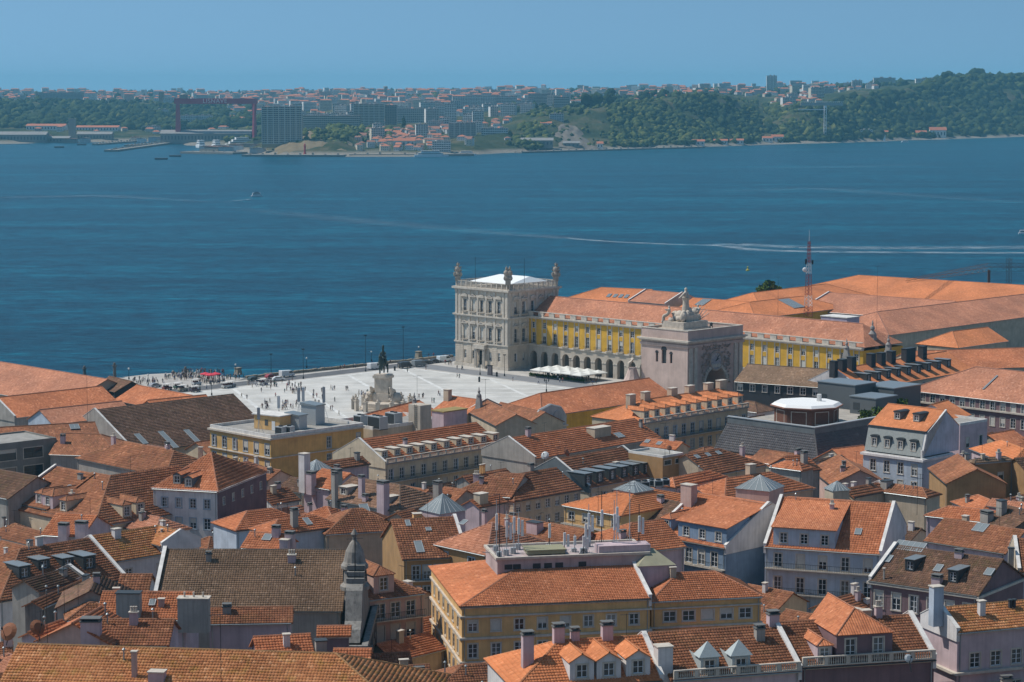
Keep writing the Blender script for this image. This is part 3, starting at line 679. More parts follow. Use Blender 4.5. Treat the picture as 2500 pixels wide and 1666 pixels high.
def tower():
    W, D, Hh = 27.0, 25.6, 28.7
    o = TC-Nn*W
    root = empty('tower_pavilion', (o.x, o.y, 4.0), R(-45), 'square pale stone tower pavilion with pedimented windows and rooftop trophies by the river', 'tower')
    st = paint('tower_limestone', (0.62, 0.535, 0.435), stain=0.4, scale=0.25)
    uF = [5.0, 9.35, 13.6, 17.9, 22.4]; uR = [3.8, 7.95, 12.4, 16.7, 21.4]
    ops = {'F': [], 'R': []}; wl = []
    for fc, us in (('F', uF), ('R', uR)):
        for i, u in enumerate(us):
            for zc, w, h in ((4.4, 1.3, 3.0), (12.3, 1.6, 4.6), (22.2, 1.6, 4.2)):
                if fc == 'F' and i == 2 and zc < 5: zc, w, h = 3.2, 2.4, 6.0
                ops[fc].append((u-w/2, u+w/2, zc-h/2, zc+h/2)); wl.append((fc, u, zc, w, h, i))
    m = MB(); wall_face(m, (0, 0), (1, 0), W, 0, Hh, ops['F'], 0.45); wall_face(m, (W, 0), (0, 1), D, 0, Hh, ops['R'], 0.45)
    wall_face(m, (W, D), (-1, 0), W, 0, Hh, []); wall_face(m, (0, D), (0, -1), D, 0, Hh, [])
    m.poly([(0, 0, Hh), (W, 0, Hh), (W, D, Hh), (0, D, Hh)]); m.build('wall', st, root)
    for fc, u, zc, w, h, i in wl:
        loc, rz = ((u, 0.25, zc), 0) if fc == 'F' else ((W-0.25, u, zc), math.pi/2)
        if h > 5: 
            q = MB(); q.box(-1.2, 0.1, -3, 1.2, 0.2, 3); q.build('door', plain('dark_doorway', (0.02, 0.025, 0.03), 0.4), root, loc=loc, rz=rz); continue
        window(root, loc, rz, w, h, 'w')
        pl = (u, 0, 0) if fc == 'F' else (W, u, 0)
        if zc > 5:
            pz = zc+h/2+1.15; pediment(root, (pl[0], pl[1], pz), rz, 2.7, ('t', 'r')[(i+(zc > 20)) % 2])
            q = MB(); q.box(-1.35, -0.7, -0.18, 1.35, 0, 0.0); bo = q.build('balcony', trim(), root, loc=(pl[0], pl[1], zc-h/2-0.15), rz=rz); railing(bo, -1.35, 1.35, -0.68, 0, 1.1)
    # rusticated base blocks, pilasters, cornices
    def band(nm, z0, z1, pr, mat=None):
        q = MB(); q.box(-pr, -pr, z0, W+pr, -0.003, z1); q.box(W+0.003, -0.003, z0, W+pr, D+pr, z1); q.box(-pr, -0.003, z0, -0.003, D+pr, z1); q.build(nm, mat or trim(), root)
    for z0, z1, pr, nm in ((0, 1.1, .35, 'plinth'), (8.5, 9.0, .45, 'ledge'), (18.0, 18.4, .35, 'ledge'), (18.4, 18.9, .8, 'cornice'), (27.6, 28.0, .4, 'ledge'), (28.0, 28.7, 1.0, 'cornice')): band(nm, z0, z1, pr)
    for k in range(11):
        q = MB(); z = 1.3+k*0.64
        for fc in 'FR':
            us = uF if fc == 'F' else uR; L = W if fc == 'F' else D
            cuts = [0]+[c for u in us for c in (u-1.0, u+1.0)]+[L]
            for a, b in zip(cuts[::2], cuts[1::2]):
                if fc == 'F' and 11 < a < 16: continue
                if fc == 'F': q.box(a, -0.12, z, b, -0.002, z+0.56)
                else: q.box(W+0.002, a, z, W+0.12, b, z+0.56)
        q.build('rustication_course', st, root)['kind'] = 'stuff'
    for fc, us, L in (('F', uF, W), ('R', uR, D)):
        ps = [0.6, 2.4]+[(a+b)/2 for a, b in zip(us, us[1:])]+[L-2.4, L-0.6]
        for z0, z1 in ((9.0, 18.0), (18.9, 27.6)):
            for u in ps:
                q = MB(); q.box(-0.5, -0.22, 0, 0.5, -0.002, z1-z0); q.box(-0.62, -0.3, z1-z0-0.9, 0.62, -0.23, z1-z0); q.box(-0.62, -0.3, 0, 0.62, -0.23, 0.5)
                q.build('pilaster', trim(), root, loc=(u, 0, z0) if fc == 'F' else (W, u, z0), rz=0 if fc == 'F' else math.pi/2)
    # portal
    q = MB()
    for sx in (-2.4, -1.7, 1.7, 2.4): q.lathe([(0.36, 0), (0.36, .4), (0.3, .5), (0.26, 6.4), (0.4, 6.9)], (13.6+sx, -1.1, 0), 10)
    q.box(10.6, -1.7, 6.9, 16.6, -0.46, 8.4); q.build('portal', trim(), root)
    balustrade(root, 0.3, W-0.3, -0.2, Hh, 2.2, nm='parapet'); balustrade(root, 0.3, D-0.3, -0.2, Hh, 2.2, nm='parapet', rz=math.pi/2, loc=(W, 0, 0)); balustrade(root, 0.3, W-0.3, -0.2, Hh, 2.2, nm='parapet', rz=math.pi, loc=(W, D, 0)); balustrade(root, 0.3, D-0.3, -0.2, Hh, 2.2, nm='parapet', rz=-math.pi/2, loc=(0, D, 0))
    for i, (x, y, two) in enumerate(((0.6, 0.6, False), (W-0.6, 0.6, True), (W-0.6, D-0.6, False))): trophy(root, (x, y, Hh+1.9), R(45), 1.08, two)
    q = MB(); z = Hh+1.7; a = [(4, 2, z), (W-1.5, 2, z), (W-1.5, D-2.5, z), (4, D-2.5, z)]; r0, r1 = (8, D/2+2, z+2.2), (W-4, D/2+2, z+2.2)
    q.poly([a[0], a[1], r1, r0]); q.poly([a[2], a[3], r0, r1]); q.poly([a[1], a[2], r1]); q.poly([a[3], a[0], r0]); q.build('roof_canopy', plain('white_canvas', (0.78, 0.79, 0.78), 0.7, var=0.03), root)
    for x, y in ((9.5, 0.8), (W-0.8, 9)): q = MB(); q.tube((x, y, Hh), (x, y, Hh+11), 0.09, 0.05); q.build('mast', iron(), root)
    return root
tower()

# ------------------------------------------------------------------ arcade wing
def arch_panel(m, u0, w, z0, z1, ow, spring, depth, T, n=12):
    """one bay: wall from u0 to u0+w with a round-headed opening; T maps (u, depth, z) to local"""
    c = u0+w/2; r = ow/2
    arc = [(c-r*math.cos(math.pi*i/n), spring+r*math.sin(math.pi*i/n)) for i in range(n+1)]
    m.poly([T(u0, 0, z0), T(c-r, 0, z0), T(c-r, 0, spring), T(u0, 0, spring)]); m.poly([T(c+r, 0, z0), T(u0+w, 0, z0), T(u0+w, 0, spring), T(c+r, 0, spring)])
    top = [(u0+w*i/n, z1) for i in range(n+1)]
    m.poly([T(u0, 0, spring), T(c-r, 0, spring), T(u0, 0, z1)]); m.poly([T(c+r, 0, spring), T(u0+w, 0, spring), T(u0+w, 0, z1)])
    for i in range(n): a, b = arc[i], arc[i+1]; m.poly([T(a[0], 0, a[1]), T(b[0], 0, b[1]), T(top[i+1][0], 0, z1), T(top[i][0], 0, z1)])
    for i in range(n): a, b = arc[i], arc[i+1]; m.poly([T(b[0], 0, b[1]), T(a[0], 0, a[1]), T(a[0], depth, a[1]), T(b[0], depth, b[1])])
    m.poly([T(c-r, 0, spring), T(c-r, 0, z0), T(c-r, depth, z0), T(c-r, depth, spring)]); m.poly([T(c+r, 0, z0), T(c+r, 0, spring), T(c+r, depth, spring), T(c+r, depth, z0)])
def wing():
    bay = 5.25; nb = 28; L = bay*nb; D = 21.0; za, zc = 8.8, 18.2
    root = empty('arcade_wing', (SQ0.x, SQ0.y, 4.0), R(-45), 'long yellow arcade wing with a stone ground floor of round arches beside the tower', 'building')
    st = paint('arcade_limestone', (0.52, 0.455, 0.375), stain=0.45, scale=0.3)
    m = MB(); T = lambda u, y, z: (u, y, z); arch_panel(m, 0, bay, 0, za, 3.3, 5.0, 1.4, T)
    bm_ = m.mesh('arcade_bay', st)
    m = MB(); m.box(-0.15, -0.18, 4.8, 0.98, -0.003, 5.15); m.box(bay-0.98, -0.18, 4.8, bay+0.15, -0.003, 5.15); im_ = m.mesh('impost', trim())
    for i in range(nb): b = link('arcade_bay', bm_, root, (i*bay, 0, 0)); link('impost', im_, b)
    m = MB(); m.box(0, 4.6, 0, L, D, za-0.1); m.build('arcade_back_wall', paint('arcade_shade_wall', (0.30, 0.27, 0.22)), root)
    m = MB(); m.box(0, 1.4, za-0.5, L, 4.55, za-0.12); m.build('arcade_ceiling', st, root)
    ops = []; 
    for i in range(nb):
        u = (i+0.5)*bay; ops += [(u-0.8, u+0.8, za+0.7, za+4.5), (u-0.75, u+0.75, za+6.1, za+8.2)]
    m = MB(); wall_face(m, (0, 0), (1, 0), L, za, zc, ops, 0.3); wall_face(m, (L, 0), (0, 1), D, 0, zc, []); wall_face(m, (L, D), (-1, 0), L, 0, zc, []); m.build('wall', paint('golden_yellow_render', (0.64, 0.37, 0.045), stain=0.18, scale=0.3), root)
    for i in range(nb):
        u = (i+0.5)*bay
        q = MB()
        for sx in (-1, 1): q.box(u+sx*1.05-0.2, -0.09, za, u+sx*1.05+0.2, -0.003, zc)
        q.build('window_strip', st, root)
        window(root, (u, 0.1, za+2.6), 0, 1.6, 3.8, 'w'); window(root, (u, 0.1, za+7.15), 0, 1.5, 2.1, 'w')
        q = MB(); q.box(u-1.5, -0.75, za+0.3, u+1.5, -0.003, za+0.5); b = q.build('balcony', trim(), root); railing(b, u-1.5, u+1.5, -0.73, za+0.5, 1.1)
    q = MB(); q.box(0, -0.3, za-0.3, L, -0.003, za+0.15); q.build('ledge', trim(), root)
    q = MB(); q.box(0, -0.5, zc, L, 0.3, zc+0.5); q.box(0, -1.0, zc+0.5, L, 0.6, zc+0.95); q.build('cornice', trim(), root)
    q = MB(); b2 = MB()
    for i in range(nb*2):
        u = i*bay/2; (q if i % 2 == 0 else b2).box(u, -0.5, zc+0.95, u+bay/2*0.98, 0.0 if i % 2 == 0 else -0.28, zc+2.4)
    q.box(0, -0.6, zc+2.4, L, 0.1, zc+2.65); q.build('roof_parapet', trim(), root)
    for i in range(nb): railing(root, i*bay+bay*0.5+0.1, i*bay+bay-0.1, -0.3, zc+0.95, 1.45, step=0.35)
    m = MB(); e = zc+1.0; rdg = e+6.2; S = [[(0, 0.6, e), (L, 0.6, e), (L-8, D/2, rdg), (0.0, D/2, rdg)], [(L, D, e), (0, D, e), (0, D/2, rdg), (L-8, D/2, rdg)], [(L, 0.6, e), (L, D, e), (L-8, D/2, rdg)]]
    for s in S: slab(m, s, 0.2, 0.5, 0.6)
    m.build('roof', tile_variant('p', True), root)
    q = MB(); caps(q, (0, D/2, rdg), (L-8, D/2, rdg), 0.2); q.build('ridge_cap', ridge_mat('p'), root)
wing()

# ------------------------------------------------------------------ figures
def skin(name, J, E, mat, parent=None, loc=(0, 0, 0), rz=0, s=1.0, sub=1):
    """J: name -> (x, y, z, radius); E: pairs of joints; the first joint is the root"""
    ks = list(J); me = bpy.data.meshes.new(name)
    me.from_pydata([tuple(c*s for c in J[k][:3]) for k in ks], [(ks.index(a), ks.index(b)) for a, b in E], []); me.materials.append(mat)
    o = link(name, me, parent, loc, rz); md = o.modifiers.new('skin', 'SKIN'); md.use_smooth_shade = True
    for i, k in enumerate(ks):
        sv = me.skin_vertices[0].data[i]; r = J[k][3]*s; sv.radius = (r, r) if len(J[k]) < 5 else (r, J[k][4]*s); sv.use_root = (i == 0)
    if sub: sd = o.modifiers.new('sub', 'SUBSURF'); sd.levels = sub; sd.render_levels = sub
    return o
def robed(arms, lean=0.0, seat=False):
    """a robed figure about 1.8 units tall; arms = two hand positions"""
    J = {'hip': (0, 0, 0.95, .20), 'waist': (0, lean*0.3, 1.12, .17), 'chest': (0, lean*0.6, 1.35, .20), 'neck': (0, lean*0.8, 1.52, .07), 'head': (0, lean, 1.66, .11), 'crown': (0, lean, 1.76, .08)}
    E = [('hip', 'waist'), ('waist', 'chest'), ('chest', 'neck'), ('neck', 'head'), ('head', 'crown')]
    if seat:
        for sx, t in ((-1, 'l'), (1, 'r')):
            J['k'+t] = (sx*0.16, -0.45, 0.95, .13); J['f'+t] = (sx*0.17, -0.5, 0.45, .10); J['t'+t] = (sx*0.17, -0.65, 0.4, .08); E += [('hip', 'k'+t), ('k'+t, 'f'+t), ('f'+t, 't'+t)]
    else:
        J['skirt'] = (0, 0, 0.55, .26); J['hem'] = (0, 0, 0.06, .33); E += [('hip', 'skirt'), ('skirt', 'hem')]
    for sx, t, hnd in ((-1, 'l', arms[0]), (1, 'r', arms[1])):
        J['s'+t] = (sx*0.20, lean*0.65, 1.42, .09); J['e'+t] = ((sx*0.20+hnd[0])/2+sx*0.05, hnd[1]/2, (1.42+hnd[2])/2-0.03, .065); J['h'+t] = (*hnd, .05)
        E += [('chest', 's'+t), ('s'+t, 'e'+t), ('e'+t, 'h'+t)]
    return J, E

# ------------------------------------------------------------------ triumphal arch
def arch():
    K = Vector((50.8, 658.7, 4.0)); W, D, Hh = 17.9, 25.0, 27.3
    o = K-Nn*W
    root = empty('triumphal_arch', (o.x, o.y, 4.0), R(-45), 'massive pale pink triumphal arch with a clock and a crowning sculpture group', 'arch')
    st = paint('arch_limestone', (0.58, 0.44, 0.385), stain=0.4, scale=0.2)
    top = Hh+2.7; m = MB()
    ops = [(7.9, 9.7, 20.0, 24.0), (5.6, 6.5, 20.3, 23.0), (11.1, 12.0, 20.3, 23.0)]
    wall_face(m, (0, 0), (1, 0), W, 0, Hh, ops, 0.9); wall_face(m, (W, D), (-1, 0), W, 0, Hh, []); wall_face(m, (0, D), (0, -1), D, 0, Hh, [])
    arch_panel(m, 0, D, 0, Hh, 9.4, 14.0, W-1, lambda u, y, z: (W-y, u, z), 16)
    m.build('wall', st, root)
    for a in ops:
        q = MB(); c = (a[0]+a[1])/2; r = (a[1]-a[0])/2
        q.box(a[0], 0.5, a[2], a[1], 0.6, a[3]); q.build('pane', glass(), root)
        q = MB(); pr = [(c+(r+.25)*math.cos(math.pi*i/8), a[3]+(r+.25)*math.sin(math.pi*i/8)) for i in range(9)]
        q.prism(pr, 'y', -0.05, 0.02); q.build('window_head', plain('painted_recess_shade', (0.03, 0.03, 0.035), 0.7), root)  # flat dark plate, the shade of an arched recess put into its colour
    def band(nm, z0, z1, pr, mat=None):
        q = MB(); q.box(-pr, -pr, z0, W+pr, -0.003, z1); q.box(W+0.003, -0.003, z0, W+pr, D+pr, z1); q.box(-pr, -0.003, z0, -0.003, D+pr, z1); q.build(nm, mat or trim(), root)
    band('architrave', Hh-2.2, Hh-1.4, .35, st); band('cornice', Hh-0.5, Hh, 1.0); band('cornice', Hh-0.9, Hh-0.5, .6)
    q = MB(); t = 0.5
    q.box(0, 0, Hh, W, t, top); q.box(0, D-t, Hh, W, D, top); q.box(0, t, Hh, t, D-t, top); q.box(W-t, t, Hh, W, D-t, top); q.build('parapet', st, root)
    q = MB(); q.box(-.15, -.15, top, W+.15, t+.15, top+.2); q.box(-.15, D-t-.15, top, W+.15, D+.15, top+.2); q.box(-.15, t+.15, top, t+.15, D-t-.15, top+.2); q.box(W-t-.15, t+.15, top, W+.15, D-t-.15, top+.2); q.build('coping', trim(), root)
    q = MB(); q.box(t, t, Hh-0.6, W-t, D-t, Hh+0.6); q.build('roof_terrace', paint('terrace_slab', (0.50, 0.47, 0.43)), root)
    for u in (1.2, 3.4, D-3.4, D-1.2):
        q = MB(); q.box(W+0.003, u-0.7, 0, W+0.3, u+0.7, Hh-2.2); q.build('pilaster', trim(), root)
    # carved panel round the clock: leaf scrolls as raised strokes
    rr = random.Random(5); q = MB(); cu, cz = D/2, 20.6
    q.box(W+0.003, cu-6.2, 13.5, W+0.10, cu+6.2, 26.2) if False else None
    for k in range(260):
        u = cu+rr.uniform(-6.4, 6.4); z = rr.uniform(11, 25.6)
        if math.hypot(u-cu, z-cz) < 3.0 or math.hypot(u-cu, z-14.0) < 5.4: continue
        a = math.atan2(z-cz, u-cu)+rr.choice((0.9, -0.9))+rr.uniform(-.4, .4); l = rr.uniform(0.5, 1.0)
        p0 = Vector((W+0.05, u-math.cos(a)*l/2, z-math.sin(a)*l/2)); p1 = Vector((W+0.35, u, z)); p2 = Vector((W+0.05, u+math.cos(a)*l/2, z+math.sin(a)*l/2))
        q.tube(p0, p1, 0.10, 0.24, 5); q.tube(p1, p2, 0.24, 0.06, 5)
    for k in range(24):
        a = 2*math.pi*k/24; q.tube((W+0.2, cu+2.75*math.cos(a), cz+2.75*math.sin(a)), (W+0.2, cu+2.75*math.cos(a+.27), cz+2.75*math.sin(a+.27)), 0.35, 0.35, 6)
    rel = q.build('carved_relief', paint('carved_stone', (0.46, 0.36, 0.30), stain=0.5, scale=1.2), root); rel['kind'] = 'stuff'
    q = MB(); q.tube((W+0.003, cu, cz), (W+0.22, cu, cz), 2.4, 2.4, 28); cl = q.build('clock_face', paint('clock_dial', (0.40, 0.37, 0.40)), root)
    q = MB()
    for k in range(12):
        a = 2*math.pi*k/12; T = Matrix.Translation((W+0.24, cu, cz)) @ Matrix.Rotation(a, 4, 'X'); q.box(-0.02, -0.12, 1.5, 0.03, 0.12, 2.15, T)
    q.build('hour_mark', trim(), cl)
    q = MB()
    for an, l, w in ((-38, 1.9, .2), (-62, 1.2, .28)):
        T = Matrix.Translation((W+0.3, cu, cz)) @ Matrix.Rotation(R(an), 4, 'X'); q.box(-0.02, -w/2, -0.3, 0.03, w/2, l, T)
    q.build('clock_hand', iron(), cl)
    for k in range(17):                                                   # archivolt voussoirs
        a = math.pi*(k+0.5)/17; q = MB(); T = Matrix.Translation((W, cu, 14.0)) @ Matrix.Rotation(a-math.pi/2, 4, 'X'); q.box(0.003, -0.42, 4.75, 0.4, 0.42, 5.7, T); q.build('voussoir', trim(), root)
    # crowning group on its plinth, towards the square
    gst = paint('white_statue_marble', (0.60, 0.52, 0.43), stain=0.55, scale=0.9)
    q = MB(); x0, y0 = 1.2, 6.0
    q.box(x0, y0, Hh+0.6, x0+9.5, y0+13, Hh+2.3); q.box(x0+.6, y0+1, Hh+2.3, x0+9, y0+12, Hh+4.2); q.box(x0+2.2, y0+3.8, Hh+4.2, x0+7.6, y0+9.4, Hh+6.0); q.box(x0+3, y0+5, Hh+6.0, x0+7, y0+8.2, Hh+6.9); q.build('sculpture_plinth', gst, root)
    g = empty('sculpture_group', (0, 0, 0)); g.parent = root
    J, E = robed(((-0.75, -0.15, 1.05), (0.75, -0.1, 1.15))); skin('standing_figure', J, E, gst, g, (x0+5, y0+6.6, Hh+5.4), R(-75), 4.9)
    J, E = robed(((-0.5, -0.4, 1.3), (0.45, -0.3, 1.5)), seat=True); skin('seated_figure', J, E, gst, g, (x0+2.0, y0+2.6, Hh+2.4), R(-60), 3.6)
    J, E = robed(((-0.45, -0.3, 1.5), (0.5, -0.4, 1.2)), seat=True); skin('seated_figure', J, E, gst, g, (x0+5.6, y0+11.4, Hh+2.4), R(-20), 3.6)
    q = MB(); rr = random.Random(9)
    for k in range(16): q.blob((x0+2+rr.uniform(0, 6), y0+2+rr.uniform(0, 9), Hh+4.3+rr.uniform(0, 3.0)), (rr.uniform(.7, 1.5), rr.uniform(.7, 1.5), rr.uniform(.8, 1.9)), 8, 0.15, k)
    for k in range(5): q.tube((x0+5+k*.4, y0+10.5, Hh+4), (x0+6+k*.7, y0+11.8+k*.3, Hh+9.6-k*.8), 0.16, 0.08, 5)
    q.build('drapery_and_arms', gst, g, smooth=True)
    q = MB(); q.lathe([(1.6, Hh+.6), (1.6, Hh+1.2), (1.3, Hh+2.4), (0.2, Hh+2.7)], (W-4, 5.5, 0), 8); q.build('roof_lantern', skyglass(), root)
    q = MB()
    for sx in (-.5, .5): q.tube((W-3+sx, 14, Hh+.6), (W-3+sx, 14, Hh+3.2), .12); 
    q.tube((W-3.6, 14, Hh+3.2), (W-2.4, 14, Hh+3.2), .12); q.blob((W-3, 14, Hh+3.7), .5, 8); q.build('bell_frame', iron(), root)
    # reclining river figure on the lower shoulder at the square side
    J, E = robed(((-0.6, -0.2, 1.2), (0.4, -0.3, 1.1)), seat=True); q = MB(); q.lathe([(3.2, 12), (3.0, 13.5), (2.0, 15.5), (1.3, 17.5), (1.2, 18)], (-2.2, -1.5, 0), 10); q.build('volute_base', st, root); skin('shoulder_statue', J, E, gst, root, (-2.2, -1.5, 17.0), R(-30), 2.6)
arch()

# ------------------------------------------------------------------ equestrian monument in the square
def monument():
    root = empty('equestrian_monument', (-40.3, 712.5, 4.0), R(-20), 'bronze horseman on a tall carved stone pedestal in the middle of the square', 'monument')
    st = paint('monument_stone', (0.60, 0.52, 0.43), stain=0.5, scale=0.8); br = plain('green_bronze', (0.028, 0.045, 0.042), 0.5, 0.35, var=0.3)
    q = MB(); q.lathe([(8.0, 0), (8.0, .4), (7.2, .4), (7.2, .8), (6.4, .8), (6.4, 2.2), (5.9, 2.4)], n=16); q.build('steps', st, root)
    q = MB(); q.box(-2.6, -2.0, 2.4, 2.6, 2.0, 5.0); q.box(-2.3, -1.7, 5.0, 2.3, 1.7, 9.8); q.box(-2.75, -2.1, 9.8, 2.75, 2.1, 10.6); q.box(-2.45, -1.85, 10.6, 2.45, 1.85, 11.0); q.build('pedestal', st, root)
    for sx in (-1, 1):
        q = MB(); q.taper(sx*4.2, 0, 2.3, 5.2, 3.6, 3.8, 2.0, 2.4); rr = random.Random(sx+4)
        for k in range(14): q.blob((sx*(3.0+rr.uniform(0, 2.2)), rr.uniform(-1.8, 1.4), 2.8+rr.uniform(0, 2.2)), (rr.uniform(.4, .9), rr.uniform(.4, .9), rr.uniform(.4, .8)), 8, .12, k)
        q.build('carved_group', st, root, smooth=True)
        H_ = {'chest': (sx*3.4, -1.6, 6.0, .75), 'rump': (sx*3.5, .8, 5.9, .8), 'n': (sx*3.3, -2.2, 6.9, .42), 'h': (sx*3.3, -2.9, 7.1, .3)}; Eh = [('chest', 'rump'), ('chest', 'n'), ('n', 'h')]
        for a, b, y in (('chest', 'a', -1.7), ('rump', 'b', .9)):
            for t in (-.35, .35): H_[b+str(t)] = (sx*3.4+t, y, 4.6, .26); H_[b+'f'+str(t)] = (sx*3.4+t, y-.1, 3.6, .2); Eh += [(a, b+str(t)), (b+str(t), b+'f'+str(t))]
        skin('carved_beast', H_, Eh, st, root)
    Hs = {'barrel': (0, .1, 14.9, .78), 'chest': (0, -.95, 15.0, .75), 'rump': (0, 1.2, 15.1, .75), 'neck': (0, -1.5, 15.9, .5), 'poll': (0, -1.75, 16.6, .34), 'muzzle': (0, -2.3, 16.2, .2), 'tail': (0, 1.9, 14.9, .2), 'tailend': (0, 2.1, 13.5, .12)}
    Eh = [('barrel', 'chest'), ('barrel', 'rump'), ('chest', 'neck'), ('neck', 'poll'), ('poll', 'muzzle'), ('rump', 'tail'), ('tail', 'tailend')]
    for nm, a, pts in (('fl', 'chest', [(-.35, -1.1, 13.9), (-.35, -1.05, 13.1), (-.35, -1.1, 12.3)]), ('fr', 'chest', [(.35, -1.5, 14.2), (.35, -1.75, 13.6), (.35, -1.5, 13.1)]), ('hl', 'rump', [(-.38, 1.0, 14.0), (-.38, 1.4, 13.2), (-.38, 1.3, 12.3)]), ('hr', 'rump', [(.38, 1.3, 14.0), (.38, 1.7, 13.2), (.38, 1.6, 12.3)])):
        pv = a
        for i, p in enumerate(pts): k = nm+str(i); Hs[k] = (*p, (.3, .2, .17)[i]); Eh.append((pv, k)); pv = k
    up = lambda d: {k: (v[0]*1.4, v[1]*1.4, 11.0+(v[2]-12.25)*1.4, v[3]*1.4) for k, v in d.items()}
    skin('horse', up(Hs), Eh, br, root)
    J = {'hip': (0, .1, 15.9, .42), 'chest': (0, 0, 16.9, .45), 'neck': (0, -.05, 17.4, .18), 'head': (0, -.1, 17.8, .27), 'plume': (0, 0, 18.4, .3), 'plume2': (0, .05, 18.8, .2), 'sl': (-.45, 0, 17.1, .2), 'el': (-.7, -.3, 16.5, .15), 'hl': (-.35, -.8, 16.3, .12), 'sr': (.45, 0, 17.1, .2), 'er': (.8, -.4, 16.8, .15), 'hr': (.9, -.9, 17.1, .12),
         'kl': (-.8, -.5, 15.4, .25), 'fl': (-.85, -.3, 14.4, .16), 'kr': (.8, -.5, 15.4, .25), 'fr': (.85, -.3, 14.4, .16), 'cape': (0, .8, 16.2, .5), 'cape2': (0, 1.2, 15.4, .45)}
    skin('rider', up(J), [('hip', 'chest'), ('chest', 'neck'), ('neck', 'head'), ('head', 'plume'), ('plume', 'plume2'), ('chest', 'sl'), ('sl', 'el'), ('el', 'hl'), ('chest', 'sr'), ('sr', 'er'), ('er', 'hr'), ('hip', 'kl'), ('kl', 'fl'), ('hip', 'kr'), ('kr', 'fr'), ('hip', 'cape'), ('cape', 'cape2')], br, root)
    # ring of stone posts with iron rails
    for k in range(14):
        a = 2*math.pi*k/14; q = MB(); q.box(-.55, -.55, 0, .55, .55, 3.0); q.box(-.7, -.7, 3.0, .7, .7, 3.3); q.lathe([(.3, 3.3), (.45, 3.7), (.2, 4.1), (.25, 4.3)], n=8)
        q.build('post', st, root, loc=(9.5*math.cos(a), 9.5*math.sin(a), 0), rz=a)
        if k % 2 == 0:
            b = a+math.pi/14; railing(root, -1.5, 1.5, 0, 0.0, 2.5, rz=b+math.pi/2, loc=(9.3*math.cos(b), 9.3*math.sin(b), 0), step=.4)
monument()

